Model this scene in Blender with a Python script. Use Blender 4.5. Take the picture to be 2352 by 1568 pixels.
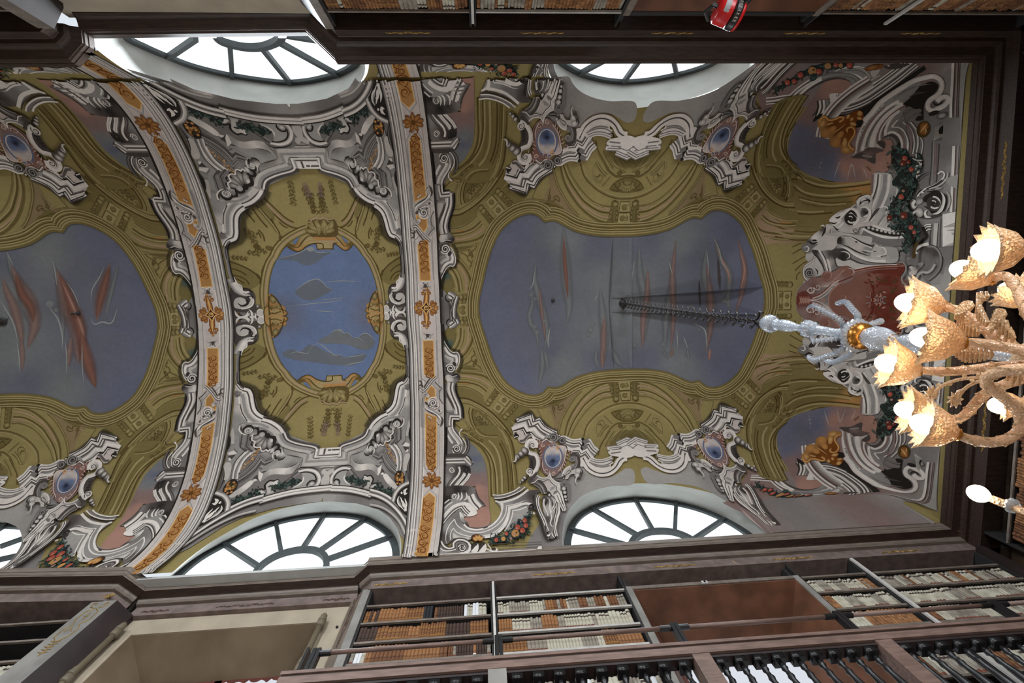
import bpy, bmesh, math, random
import numpy as np
from mathutils import Vector, Matrix
from mathutils.geometry import delaunay_2d_cdt
random.seed(7); rng = np.random.default_rng(7)
scn = bpy.context.scene
for o in list(bpy.data.objects): bpy.data.objects.remove(o)
# ---------------------------------------------------------------- camera (stands on the floor, looks up at the vault)
FPX = 1120.0; CX, CY = 1176.0, 784.0; CAMH = 1.6
def _rot(a, b, g):
    ca, sa, cb, sb, cg, sg = math.cos(a), math.sin(a), math.cos(b), math.sin(b), math.cos(g), math.sin(g)
    return np.array([[1,0,0],[0,ca,-sa],[0,sa,ca]]) @ np.array([[cb,0,sb],[0,1,0],[-sb,0,cb]]) @ np.array([[cg,-sg,0],[sg,cg,0],[0,0,1]])
RC = _rot(-0.1092, 0.0588, 0.0360)
cd = bpy.data.cameras.new('camera'); cam = bpy.data.objects.new('camera', cd); scn.collection.objects.link(cam)
cd.sensor_fit = 'HORIZONTAL'; cd.sensor_width = 36.0; cd.lens = FPX*36/2352; cd.clip_start = .05; cd.clip_end = 200
M3 = RC @ np.diag([1., -1., -1.])
M4 = Matrix([[*map(float, M3[i]), 0] for i in range(3)] + [[0,0,0,1]]); M4.translation = Vector((0, 0, CAMH))
cam.matrix_world = M4; scn.camera = cam
# ---------------------------------------------------------------- sky, daylight and exposure
wd = bpy.data.worlds.new('world'); scn.world = wd; wd.use_nodes = True
bg = wd.node_tree.nodes['Background']; bg.inputs[0].default_value = (.86, .93, 1., 1); bg.inputs[1].default_value = 1.0
scn.view_settings.view_transform = 'Standard'; scn.view_settings.look = 'None'
scn.view_settings.gamma = 1; scn.view_settings.exposure = -0.22; scn.view_settings.use_curve_mapping = False
def area(name, loc, aim, sx, sy, power, col):
    l = bpy.data.lights.new(name, 'AREA'); l.shape = 'RECTANGLE'; l.size = sx; l.size_y = sy; l.energy = power; l.color = col
    o = bpy.data.objects.new(name, l); scn.collection.objects.link(o); o.location = (loc[0], loc[1], loc[2]+CAMH)
    o.rotation_euler = Vector((aim[0], aim[1], aim[2])).to_track_quat('-Z', 'Z').to_euler(); return o
# daylight entering through the lunettes (aimed down into the hall) and through the tall windows lower down both walls
for nm, x, y, s, p in (('daylight_lunette_a', -3.45, 4.45, -1, 150), ('daylight_lunette_b', 3.05, 4.45, -1, 120),
                    ('daylight_lunette_c', -3.45, -3.75, 1, 560), ('daylight_lunette_d', 3.05, -3.75, 1, 420), ('daylight_lunette_e', -9.9, 4.45, -1, 120), ('daylight_lunette_f', -9.9, -3.75, 1, 400)):
    area(nm, (x, y, 8.45), (0, s, -.75), 2.6, 1.1, p, (.86, .94, 1.))
for nm, x, y, s in (('daylight_window_a', -3.45, 5.1, -1), ('daylight_window_b', 3.4, 5.1, -1), ('daylight_window_c', -3.45, -4.3, 1), ('daylight_window_d', 3.4, -4.3, 1),
                    ('daylight_window_e', -9.9, 5.1, -1), ('daylight_window_f', -9.9, -4.3, 1)):
    area(nm, (x, y, 1.6), (0, s, 0), 1.7, 3.2, 35 if s < 0 else 300, (.95, .97, 1.))
# ---------------------------------------------------------------- pixels of the photograph to rays
def ray(u, v):
    d = RC @ np.array([(u-CX)/FPX, (v-CY)/FPX, 1.]); return d
def rays(P):
    P = np.asarray(P, float); return np.c_[(P-[CX, CY])/FPX, np.ones(len(P))] @ RC.T
def atY(u, v, y): d = ray(u, v); return d/d[1]*y
def atZ(u, v, z): d = ray(u, v); return d/d[2]*z
def atX(u, v, x): d = ray(u, v); return d/d[0]*x
# ---------------------------------------------------------------- the vault surface: a barrel with a coved end
Y0, WV, RV, PV, QV, ZB = 0.42, 3.975, 2.875, 1.803, 2.644, 7.748
X1, WX = 4.6, 3.48; ZT = ZB+RV
def _drop(t, r=RV): return r*(1-np.clip(1-np.clip(np.abs(t), 0, 1)**PV, 0, 1)**(1/QV))
def surf(X, Y):
    dy = _drop((Y-Y0)/WV); dx = _drop(np.clip((X-X1)/WX, 0, 1))
    return ZT - np.minimum((dx**6+dy**6)**(1/6), RV+.25)
def hit(P):
    D = rays(P); D = D/D[:, 2:]; lo = np.full(len(D), 6.8); hi = np.full(len(D), 10.8)
    for _ in range(34):
        m = (lo+hi)/2; f = m-surf(D[:, 0]*m, D[:, 1]*m) > 0
        hi = np.where(f, m, hi); lo = np.where(f, lo, m)
    return D*lo[:, None]
def vnormal(X, Y):
    e = .004
    gx = (surf(X+e, Y)-surf(X-e, Y))/(2*e); gy = (surf(X, Y+e)-surf(X, Y-e))/(2*e)
    n = np.c_[gx, gy, -np.ones(len(X))]; return n/np.linalg.norm(n, axis=1)[:, None]
# arc length tables
def arctab(w, n=4000):
    t = 1-(1-np.linspace(0, 1, n))**3; y = t*w; z = -_drop(t)
    s = np.r_[0, np.cumsum(np.hypot(np.diff(y), np.diff(z)))]; return y, s
TY, TS = arctab(WV); UX, US = arctab(WX)
SY, SX = TS[-1], US[-1]
def y2s(Y): return np.sign(Y-Y0)*np.interp(np.abs(Y-Y0), TY, TS)
def s2y(s): return Y0+np.sign(s)*np.interp(np.abs(s), TS, TY)
def x2s(X): return np.where(X > X1, X1+np.interp(X-X1, UX, US), X)
def s2x(s): return np.where(s > X1, X1+np.interp(s-X1, US, UX), s)
# ---------------------------------------------------------------- helpers
def lin(c):
    c = np.asarray(c, float)/255.; return np.where(c <= .04045, c/12.92, ((c+.055)/1.055)**2.4)
def link(o, parent=None):
    scn.collection.objects.link(o)
    if parent is not None: o.parent = parent
    return o
def wloc(o):
    v = np.zeros(3)
    while o is not None: v += np.array(o.location); o = o.parent
    return v
def mesh_obj(name, V, F, mats, parent=None, smooth=False, col=None, mi=None):
    me = bpy.data.meshes.new(name); V = np.asarray(V, float).reshape(-1, 3)+[0, 0, CAMH]
    if parent is not None: V = V-wloc(parent)
    me.from_pydata(V.tolist(), [], [tuple(map(int, f)) for f in F])
    for m in (mats if isinstance(mats, (list, tuple)) else [mats]): me.materials.append(m)
    if mi is not None: me.polygons.foreach_set('material_index', np.asarray(mi, dtype=np.int32))
    if col is not None:
        a = me.color_attributes.new('Col', 'FLOAT_COLOR', 'POINT'); a.data.foreach_set('color', np.asarray(col, dtype=np.float32).ravel())
    if smooth: me.polygons.foreach_set('use_smooth', np.ones(len(me.polygons), bool))
    me.update(); o = bpy.data.objects.new(name, me); link(o, parent); return o
def tag(o, label=None, cat=None, group=None, kind=None):
    if label: o['label'] = label
    if cat: o['category'] = cat
    if group: o['group'] = group
    if kind: o['kind'] = kind
    return o
def empty(name, loc):
    o = bpy.data.objects.new(name, None); o.location = (loc[0], loc[1], loc[2]+CAMH); link(o); o.empty_display_size = .1; return o
class MB:
    """collects boxes, tubes, lathes and strips into one mesh; the coordinates are camera-based, z up"""
    def __init__(s): s.V = []; s.F = []; s.M = []; s.n = 0
    def add(s, V, F, m=0):
        V = np.asarray(V, float); s.V.append(V); s.F += [tuple(i+s.n for i in f) for f in F]; s.M += [m]*len(F); s.n += len(V); return s
    def box(s, a, b, m=0):
        x0, y0, z0 = np.minimum(a, b); x1, y1, z1 = np.maximum(a, b)
        return s.add([(x0,y0,z0),(x1,y0,z0),(x1,y1,z0),(x0,y1,z0),(x0,y0,z1),(x1,y0,z1),(x1,y1,z1),(x0,y1,z1)],
                     [(0,3,2,1),(4,5,6,7),(0,1,5,4),(1,2,6,5),(2,3,7,6),(3,0,4,7)], m)
    def hexa(s, P, m=0): return s.add(P, [(0,3,2,1),(4,5,6,7),(0,1,5,4),(1,2,6,5),(2,3,7,6),(3,0,4,7)], m)
    def tube(s, P, r, k=8, m=0, cap=True):
        P = np.asarray(P, float); n = len(P); r = np.broadcast_to(np.asarray(r, float), (n,))
        T = np.gradient(P, axis=0); T /= np.linalg.norm(T, axis=1)[:, None]+1e-12
        u = np.cross(T[0], [0,0,1.]);
        if np.linalg.norm(u) < 1e-3: u = np.cross(T[0], [1.,0,0])
        V = []
        for i in range(n):
            u = u-T[i]*(u@T[i]); u /= np.linalg.norm(u); w = np.cross(T[i], u)
            a = np.arange(k)*2*math.pi/k
            V.append(P[i]+r[i]*(np.cos(a)[:, None]*u+np.sin(a)[:, None]*w))
        F = [(i*k+j, i*k+(j+1)%k, (i+1)*k+(j+1)%k, (i+1)*k+j) for i in range(n-1) for j in range(k)]
        if cap: F += [tuple(range(k))[::-1], tuple((n-1)*k+j for j in range(k))]
        return s.add(np.concatenate(V), F, m)
    def lathe(s, base, axis, prof, k=16, m=0, flute=0, nf=0):
        """prof: list of (height along axis, radius)"""
        ax = np.asarray(axis, float); ax /= np.linalg.norm(ax); u = np.cross(ax, [1.,0,0] if abs(ax[0]) < .9 else [0,1.,0]); u /= np.linalg.norm(u); w = np.cross(ax, u)
        V = []; a = np.arange(k)*2*math.pi/k
        for h, r in prof:
            rr = r*(1+flute*np.cos(a*nf)); V.append(np.asarray(base)+ax*h+rr[:, None]*(np.cos(a)[:, None]*u+np.sin(a)[:, None]*w))
        n = len(prof); F = [(i*k+j, i*k+(j+1)%k, (i+1)*k+(j+1)%k, (i+1)*k+j) for i in range(n-1) for j in range(k)]
        F += [tuple(range(k))[::-1], tuple((n-1)*k+j for j in range(k))]
        return s.add(np.concatenate(V), F, m)
    def sweep(s, path, prof, m=0, cap=True):
        """prof (offset outwards, z) carried along a plan path with mitred corners; outwards = right of travel"""
        P = np.asarray(path, float); n = len(P); d = np.diff(P, axis=0); d /= np.linalg.norm(d, axis=1)[:, None]
        V = []
        for i in range(n):
            a = d[max(i-1, 0)]; b = d[min(i, n-2)]; na = np.array([a[1], -a[0]]); nb = np.array([b[1], -b[0]])
            mm = (na+nb); mm /= mm@na if abs(mm@na) > 1e-6 else 1
            for o, z in prof: q = P[i]+mm*o; V.append((q[0], q[1], z))
        k = len(prof); F = [(i*k+j, i*k+(j+1)%k, (i+1)*k+(j+1)%k, (i+1)*k+j) for i in range(n-1) for j in range(k)]
        if cap: F += [tuple(range(k))[::-1], tuple((n-1)*k+j for j in range(k))]
        return s.add(V, F, m)
    def build(s, name, mats, parent=None, smooth=False):
        return mesh_obj(name, np.concatenate(s.V), s.F, mats, parent, smooth, mi=s.M)
# ---------------------------------------------------------------- materials
def mat(name, col, rough=.6, noise=.12, scale=6., metal=0., spec=.4, bump=0., col2=None, stretch=None, gain=1.0):
    m = bpy.data.materials.new(name); m.use_nodes = True; nt = m.node_tree; b = nt.nodes['Principled BSDF']
    b.inputs['Roughness'].default_value = rough; b.inputs['Metallic'].default_value = metal; b.inputs['Specular IOR Level'].default_value = spec
    c = lin(col)*gain; c2 = lin(col2)*gain if col2 is not None else c*(1-noise*2.2)
    tc = nt.nodes.new('ShaderNodeTexCoord'); mp = nt.nodes.new('ShaderNodeMapping'); nz = nt.nodes.new('ShaderNodeTexNoise'); cr = nt.nodes.new('ShaderNodeValToRGB')
    nz.inputs['Scale'].default_value = scale; nz.inputs['Detail'].default_value = 5
    if stretch: mp.inputs['Scale'].default_value = stretch
    cr.color_ramp.elements[0].position = .36; cr.color_ramp.elements[1].position = .64
    cr.color_ramp.elements[0].color = (*map(float, c2), 1); cr.color_ramp.elements[1].color = (*map(float, c), 1)
    L = nt.links.new; L(tc.outputs['Object'], mp.inputs[0]); L(mp.outputs[0], nz.inputs['Vector']); L(nz.outputs['Fac'], cr.inputs[0]); L(cr.outputs[0], b.inputs['Base Color'])
    if bump:
        bp = nt.nodes.new('ShaderNodeBump'); bp.inputs['Strength'].default_value = bump; bp.inputs['Distance'].default_value = .01
        L(nz.outputs['Fac'], bp.inputs['Height']); L(bp.outputs[0], b.inputs['Normal'])
    return m
def emis(name, col, strength):
    m = bpy.data.materials.new(name); m.use_nodes = True; nt = m.node_tree; nt.nodes.remove(nt.nodes['Principled BSDF'])
    e = nt.nodes.new('ShaderNodeEmission'); e.inputs[0].default_value = (*col, 1); e.inputs[1].default_value = strength
    nt.links.new(e.outputs[0], nt.nodes['Material Output'].inputs[0]); return m
def fresco_mat(name, alpha=False):
    m = bpy.data.materials.new(name); m.use_nodes = True; nt = m.node_tree; b = nt.nodes['Principled BSDF']; L = nt.links.new
    b.inputs['Roughness'].default_value = .9; b.inputs['Specular IOR Level'].default_value = .15
    at = nt.nodes.new('ShaderNodeAttribute'); at.attribute_name = 'Col'
    tc = nt.nodes.new('ShaderNodeTexCoord'); n1 = nt.nodes.new('ShaderNodeTexNoise'); n1.inputs['Scale'].default_value = 1.6; n1.inputs['Detail'].default_value = 6; n1.inputs['Roughness'].default_value = .65
    n2 = nt.nodes.new('ShaderNodeTexNoise'); n2.inputs['Scale'].default_value = 14; n2.inputs['Detail'].default_value = 4
    r1 = nt.nodes.new('ShaderNodeMapRange'); r1.inputs[1].default_value = .3; r1.inputs[2].default_value = .7; r1.inputs[3].default_value = .9; r1.inputs[4].default_value = 1.08
    r2 = nt.nodes.new('ShaderNodeMapRange'); r2.inputs[1].default_value = .3; r2.inputs[2].default_value = .7; r2.inputs[3].default_value = .94; r2.inputs[4].default_value = 1.05
    mu = nt.nodes.new('ShaderNodeMath'); mu.operation = 'MULTIPLY'; vm = nt.nodes.new('ShaderNodeVectorMath'); vm.operation = 'SCALE'
    L(tc.outputs['Object'], n1.inputs['Vector']); L(tc.outputs['Object'], n2.inputs['Vector']); L(n1.outputs['Fac'], r1.inputs[0]); L(n2.outputs['Fac'], r2.inputs[0])
    L(r1.outputs[0], mu.inputs[0]); L(r2.outputs[0], mu.inputs[1]); L(at.outputs['Color'], vm.inputs[0]); L(mu.outputs[0], vm.inputs['Scale']); L(vm.outputs[0], b.inputs['Base Color'])
    if alpha:
        L(at.outputs['Alpha'], b.inputs['Alpha'])
    return m
MF = fresco_mat('fresco_paint'); MG = fresco_mat('fresco_glaze', True)
M_plaster = mat('lime_plaster', (176, 176, 172), .9, .05, 3, gain=1.1)
M_frame = mat('window_frame_paint', (72, 78, 80), .5, .08, 8)
M_glass = emis('frosted_pane_daylight', (.9, .98, 1.), 1.6)
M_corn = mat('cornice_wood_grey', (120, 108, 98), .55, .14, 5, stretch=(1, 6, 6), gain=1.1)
M_cornd = mat('cornice_wood_dark_shaded', (62, 46, 38), .55, .2, 5, stretch=(1, 6, 6))  # shade of undersides and unlit cornices put into the colour; also the rail fillet
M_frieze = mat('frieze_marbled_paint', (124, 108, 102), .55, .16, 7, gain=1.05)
M_gild = mat('gilding', (176, 140, 70), .4, .2, 20, metal=.3)
M_shelf = mat('shelf_dark_paint', (46, 44, 44), .7, .12, 4)
M_shelfedge = mat('shelf_edge_paint', (128, 116, 106), .6, .15, 9)
M_white = mat('white_enamel', (205, 200, 194), .4, .06, 10)
M_wall = mat('wall_cream_plaster', (170, 156, 136), .9, .08, 2.5)
M_brown = mat('reveal_brown_board', (112, 72, 50), .6, .2, 3)
M_wood = mat('gallery_wood', (128, 104, 94), .5, .15, 6, stretch=(1, 5, 5))
M_black = mat('black_lacquer', (34, 33, 34), .35, .1, 9)
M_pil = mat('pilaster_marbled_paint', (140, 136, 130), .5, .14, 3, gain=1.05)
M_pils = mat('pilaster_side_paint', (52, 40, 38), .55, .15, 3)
M_ornd = mat('ornament_brown_paint', (88, 66, 56), .6, .1, 9)
M_curt = mat('white_curtain', (215, 218, 228), .9, .06, 5)
M_redw = mat('red_brown_window_wood', (96, 44, 34), .5, .2, 7)
M_pipe = mat('khaki_pipe_paint', (116, 104, 84), .5, .1, 6)
M_floor = mat('terrazzo_floor', (168, 152, 134), .5, .15, 20)
M_lowwall = mat('lower_bookcase_wall', (120, 96, 74), .8, .3, 4)
# ================================================================ the vault with its lunette openings
def px(s, ox=0, oy=0, sc=1.):
    P = []; 
    for t in s.split():
        a, b = t.rstrip('!').split(','); P.append((ox+float(a)/sc, oy+float(b)/sc))
    return np.array(P)
def cat(P, step=4., closed=False):
    """Catmull-Rom through P, resampled about every step"""
    P = np.asarray(P, float); n = len(P)
    if n < 3 and not closed:
        m = max(2, int(np.linalg.norm(P[1]-P[0])/step)+1); t = np.linspace(0, 1, m)[:, None]; return P[0]*(1-t)+P[1]*t
    out = []; rng_ = range(n if closed else n-1)
    for i in rng_:
        if closed: a, b, c, d = P[(i-1) % n], P[i], P[(i+1) % n], P[(i+2) % n]
        else: b, c = P[i], P[i+1]; a = P[i-1] if i > 0 else 2*b-c; d = P[i+2] if i+2 < n else 2*c-b
        m = max(1, int(round(np.linalg.norm(c-b)/step))); t = (np.arange(m)/m)[:, None]
        l1, l2, l3 = [max(np.linalg.norm(q-p), 1e-6)**.5 for p, q in ((a, b), (b, c), (c, d))]   # centripetal tangents
        m1 = l2*((b-a)/l1-(c-a)/(l1+l2)+(c-b)/l2); m2 = l2*((c-b)/l2-(d-b)/(l2+l3)+(d-c)/l3)
        out.append((2*t**3-3*t**2+1)*b+(t**3-2*t**2+t)*m1+(-2*t**3+3*t**2)*c+(t**3-t**2)*m2)
    if not closed: out.append(P[-1:])
    return np.concatenate(out)
def resample(P, n):
    P = np.asarray(P, float); s = np.r_[0, np.cumsum(np.linalg.norm(np.diff(P, axis=0), axis=1))]; t = np.linspace(0, s[-1], n)
    return np.stack([np.interp(t, s, P[:, k]) for k in range(P.shape[1])], 1)
def inpoly(Q, P):
    x, y = Q[:, 0], Q[:, 1]; c = np.zeros(len(Q), bool); j = len(P)-1
    for i in range(len(P)):
        xi, yi = P[i]; xj, yj = P[j]
        if abs(yj-yi) > 1e-12: c ^= ((yi > y) != (yj > y)) & (x < (xj-xi)*(y-yi)/(yj-yi)+xi)
        j = i
    return c
# opening edge on the vault and pane edge on the window plane, both traced on the photograph
GY_B, GY_T = Y0+4.30, Y0-4.40
WIN = [  # name, side, opening edge, pane edge, spoke ends (outer, inner), inner ring, label
 ('window_1', 1, "1290,1270 1288,1240 1292,1213 1300,1182 1313,1162 1333,1141 1364,1126 1400,1117 1455,1110 1531,1112 1608,1125 1672,1145 1736,1171 1790,1200 1838,1240",
  "1312,1262 1312,1240 1318.6,1214 1325,1200 1339,1184 1358,1172 1394,1158 1430,1151 1475.5,1148 1547,1156 1608,1171 1654,1190 1690,1210 1718,1231 1732,1250",
  [("1318,1217", "1445,1252"), ("1366,1170", "1466,1229"), ("1461,1149", "1500,1218"), ("1553,1156", "1550,1222"), ("1660,1193", "1588,1241")], "1446,1262 1455,1240 1480,1224 1510,1219 1550,1222 1588,1238 1604,1254"),
 ('window_2', 1, "330,1390 365,1346 400,1311 435,1281 480,1248 530,1218 583,1190 640,1170 700,1157 760,1151 820,1156 870,1170 895,1188 913,1215 921,1245 919,1290 915,1330",
  "395,1345 415,1322 440,1299 470,1277 500,1260 530,1244 565,1227 600,1213 642,1199 690,1189 740,1184 790,1185 830,1192 862,1208 885,1226 898,1250 901,1275 897,1310",
  [("517,1250", "597,1302"), ("634,1202", "646,1268"), ("743,1185", "694,1260"), ("833,1195", "735,1263"), ("891,1234", "752,1283")], "580,1325 598,1300 630,1278 665,1266 700,1261 728,1265 746,1278 750,1300 742,1325"),
 ('window_3', -1, "195,70 215,105 250,135 300,168 360,196 430,218 500,232 560,240 620,246 680,244 740,235 790,218 825,195 843,170 847,140 838,110 825,70",
  "285,60 301,89 340,110 380,127.6 434,149 480,162 525.5,172 600,184 656,189 700,186 727.6,181 778.6,166 811.7,141.6 800,110 770,75 750,60",
  [("390,131", "450,90"), ("533,174", "528,103"), ("664,189", "600,109"), ("770,170", "640,98"), ("800,105", "655,82")], "480,60 500,90 540,105 580,110 615,105 645,88 650,60"),
 ('window_4', -1, "1262,90 1258,125 1257,150 1263,178 1280,203 1310,224 1350,240 1400,247 1460,248 1520,240 1580,228 1640,210 1700,186 1745,160 1775,135 1800,110 1815,90",
  "1276,90 1284,120 1296,142 1335,167 1378.6,181 1429.6,187.5 1480.6,185 1547,173.5 1595,161 1635,145 1665,120 1685,90",
  [("1338,167", "1388,140"), ("1435,186", "1470,138"), ("1554,172", "1546,135")], "1420,90 1430,110 1460,120 1500,118 1530,105 1540,90"),
 ('window_5', 1, "-200,1330 -180,1240 -150,1180 -100,1165 -50,1168 0,1176 45,1180 85,1190 105,1205 112,1225 108,1245 80,1290 50,1330",
  "-190,1330 -170,1260 -140,1210 -90,1200 -40,1203 0,1208 40,1211 70,1216 86,1226 92,1240 75,1265 30,1295 0,1315 -20,1340",
  [("84,1224", "0,1254"), ("60,1270", "-20,1288"), ("10,1206", "-60,1250")], "-140,1330 -110,1280 -60,1262 -20,1290 -30,1330"),
]
OPEN = []
for nm, sd, op, gl, sp_, ring in [(w[0], w[1], w[2], w[3], w[4], w[5]) for w in WIN]:
    o3 = hit(resample(cat(px(op), 5), 90)); g = GY_B if sd > 0 else GY_T
    gp = rays(resample(cat(px(gl), 5), 90)); g3 = gp/gp[:, 1:2]*g
    for A in (o3, g3):
        pass
    OPEN.append((nm, sd, o3, g3, g))
def mirx(A, c): B = A.copy(); B[:, 0] = 2*c-B[:, 0]; return B[::-1]
# a sixth lunette faces the fifth; it stands outside the frame
OPEN.append(('window_6', -1, mirx(OPEN[3][2], -3.42), mirx(OPEN[3][3], -3.42), GY_T))
holes = []
for nm, sd, o3, g3, g in OPEN:
    H_ = np.c_[x2s(o3[:, 0]), y2s(o3[:, 1])]
    e0, e1 = H_[0], H_[-1]; H_ = np.r_[[[e0[0], sd*(SY+.3)]], H_, [[e1[0], sd*(SY+.3)]]]; holes.append(H_)
XL = -13.5
gx = np.arange(XL, X1+SX+.001, .075); gy = np.linspace(-SY, SY, 141)
G = np.stack(np.meshgrid(gx, gy, indexing='ij'), -1).reshape(-1, 2)
keep = np.ones(len(G), bool)
for H_ in holes:
    keep &= ~inpoly(G, H_)
    for d in range(0, len(H_)):    # drop grid points hugging the hole edge
        keep &= (np.abs(G-H_[d]).max(1) > .02)
G = G[keep]
pts = list(G); edges = []; 
for H_ in holes:
    n0 = len(pts); pts += list(H_); edges += [(n0+i, n0+i+1) for i in range(len(H_)-1)]
res = delaunay_2d_cdt([Vector((float(a), float(b))) for a, b in pts], edges, [], 0, 1e-6)
P2 = np.array([tuple(v) for v in res[0]]); T = np.array([f for f in res[2] if len(f) == 3]); C2 = P2[T].mean(1)
ok = (np.abs(C2[:, 1]) < SY) & (C2[:, 0] < X1+SX)
for H_ in holes: ok &= ~inpoly(C2, H_)
T = T[ok]
VX, VY = s2x(P2[:, 0]), s2y(np.clip(P2[:, 1], -SY, SY))
VZ = surf(VX, VY); VZ = np.where(np.abs(P2[:, 1]) > SY, ZB-.2, VZ)
a = P2[T]; cr_ = (a[:, 1, 0]-a[:, 0, 0])*(a[:, 2, 1]-a[:, 0, 1])-(a[:, 1, 1]-a[:, 0, 1])*(a[:, 2, 0]-a[:, 0, 0])
T[cr_ > 0] = T[cr_ > 0][:, ::-1]
basecol = np.tile(np.r_[lin((122, 108, 68))*1.25, 1.], (len(P2), 1))
ceiling = mesh_obj('ceiling', np.c_[VX, VY, VZ], T, MF, smooth=True, col=basecol)
tag(ceiling, 'frescoed plaster vault with painted skies, scrollwork and two banded arches', kind='structure')
def thicken(A, g3, n): pass
for k, (nm, sd, o3, g3, g) in enumerate(OPEN):
    # reveal: from the opening edge on the vault back to the window wall
    N = len(o3); o3 = o3.copy(); fr = g3.copy(); ctr = np.array([g3[:, 0].mean(), 0, g3[:, 2].min()])
    # the frame ring lies just outside the panes
    dirv = np.c_[g3[:, 0]-ctr[0], np.zeros(N), g3[:, 2]-ctr[2]]; dirv /= np.linalg.norm(dirv, axis=1)[:, None]
    outer = g3+dirv*.13
    inner = g3-dirv*.0
    # base points
    def ends(A, z): B = np.r_[[A[0]*[1, 1, 0]+[0, 0, z]], A, [A[-1]*[1, 1, 0]+[0, 0, z]]]; return B
    zb = 7.62
    R0, R1 = ends(o3, zb), ends(outer, zb); n = len(R0)
    mid = R0*.5+R1*.5; mid[:, 2] = R0[:, 2]*.42+R1[:, 2]*.58+.05*np.sin(np.linspace(0, math.pi, n))
    V = np.concatenate([R0, mid, R1]); F = [(r*n+i, r*n+i+1, (r+1)*n+i+1, (r+1)*n+i) for r in range(2) for i in range(n-1)]
    fo = ends(outer, zb)-[0, sd*.0, 0]
    w = mesh_obj(nm, *(lambda O, I: (np.concatenate([O, I, I+[0, sd*.06, 0]]), [(i, i+1, len(O)+i+1, len(O)+i) for i in range(len(O)-1)]+[(len(O)+i, len(O)+i+1, 2*len(O)+i+1, 2*len(O)+i) for i in range(len(O)-1)]))(ends(outer, zb), ends(inner, zb)), M_frame)
    tag(w, ['lunette window above the right bookcases, bottom of the photo', 'lunette window in the middle bay above the brown reveal, bottom of the photo', 'brightly lit lunette window in the middle bay, top of the photo',
            'lunette window of the right bay, top of the photo', 'lunette window cut by the left edge, bottom of the photo', 'lunette window of the left bay opposite the cut one, out of view'][k], kind='structure')
    mesh_obj('reveal', V, F, M_plaster, w, smooth=True)
    # panes: a fan of sheets split along the glazing bars
    base = np.array([ctr[0], g+sd*.05, 7.65])
    I = ends(inner, 7.6)+[0, sd*.05, 0]; I[:, 1] = g+sd*.05
    cuts = [0, *[int(n*q) for q in (.18, .34, .5, .66, .82)], n-1]
    for a_, b_ in zip(cuts[:-1], cuts[1:]):
        Q = np.concatenate([[base], I[a_:b_+1]]); mesh_obj('pane', Q, [(0, i+1, i) for i in range(1, len(Q)-1)], M_glass, w)
    if k < 5:
        spokes, ring = WIN[k][4], WIN[k][5]
        def onp(s): d = rays(px(s)); return d/d[:, 1:2]*g
        for a_, b_ in spokes:
            p, q = onp(a_)[0], onp(b_)[0]; e = p-q; e /= np.linalg.norm(e); t = np.array([e[2], 0, -e[0]])*.038; p = p+e*.08; y1, y2 = np.array([0, -sd*.03, 0]), np.array([0, sd*.05, 0])
            MB().hexa([p-t+y1, p+t+y1, q+t+y1, q-t+y1, p-t+y2, p+t+y2, q+t+y2, q-t+y2]).build('glazing_bar', M_frame, w)
        rp = rays(cat(px(ring), 6)); rp = rp/rp[:, 1:2]*g; c0 = np.array([rp[:, 0].mean(), g, 7.75]); dd = rp-c0; dd /= np.linalg.norm(dd, axis=1)[:, None]
        n2 = len(rp); A = rp+dd*.055; B = rp-dd*.055; y1, y2 = np.array([0, -sd*.04, 0]), np.array([0, sd*.05, 0])
        V = np.concatenate([A+y1, B+y1, B+y2, A+y2]); F = [(r*n2+i, r*n2+i+1, ((r+1) % 4)*n2+i+1, ((r+1) % 4)*n2+i) for r in range(4) for i in range(n2-1)]
        mesh_obj('glazing_ring', V, F, M_frame, w)
    # sill ledge behind the cornice
# ================================================================ cornices, walls
CP = [(0, 7.76), (0, 7.66), (.012, 7.655), (.012, 7.60), (.03, 7.585), (.03, 7.57), (.07, 7.56), (.14, 7.54), (.15, 7.53), (.165, 7.50), (.19, 7.475), (.235, 7.47), (.25, 7.455), (.25, 7.27), (.62, 7.27), (.62, 7.76)]
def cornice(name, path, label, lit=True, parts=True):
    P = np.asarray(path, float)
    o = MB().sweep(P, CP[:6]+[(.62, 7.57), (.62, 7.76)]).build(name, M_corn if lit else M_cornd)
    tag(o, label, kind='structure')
    MB().sweep(P, [(.03, 7.57), (.07, 7.56), (.14, 7.54), (.15, 7.53), (.6, 7.53), (.6, 7.57)]).build('soffit_moulding', M_cornd, o)  # underside shade is in the wood colour
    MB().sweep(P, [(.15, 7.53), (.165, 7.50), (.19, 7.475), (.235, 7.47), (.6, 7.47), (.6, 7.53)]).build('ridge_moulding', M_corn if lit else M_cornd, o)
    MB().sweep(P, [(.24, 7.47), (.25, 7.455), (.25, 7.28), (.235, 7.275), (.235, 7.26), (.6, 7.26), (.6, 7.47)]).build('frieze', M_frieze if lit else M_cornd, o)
    return o
YB, YT = 4.351, -3.362
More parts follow.
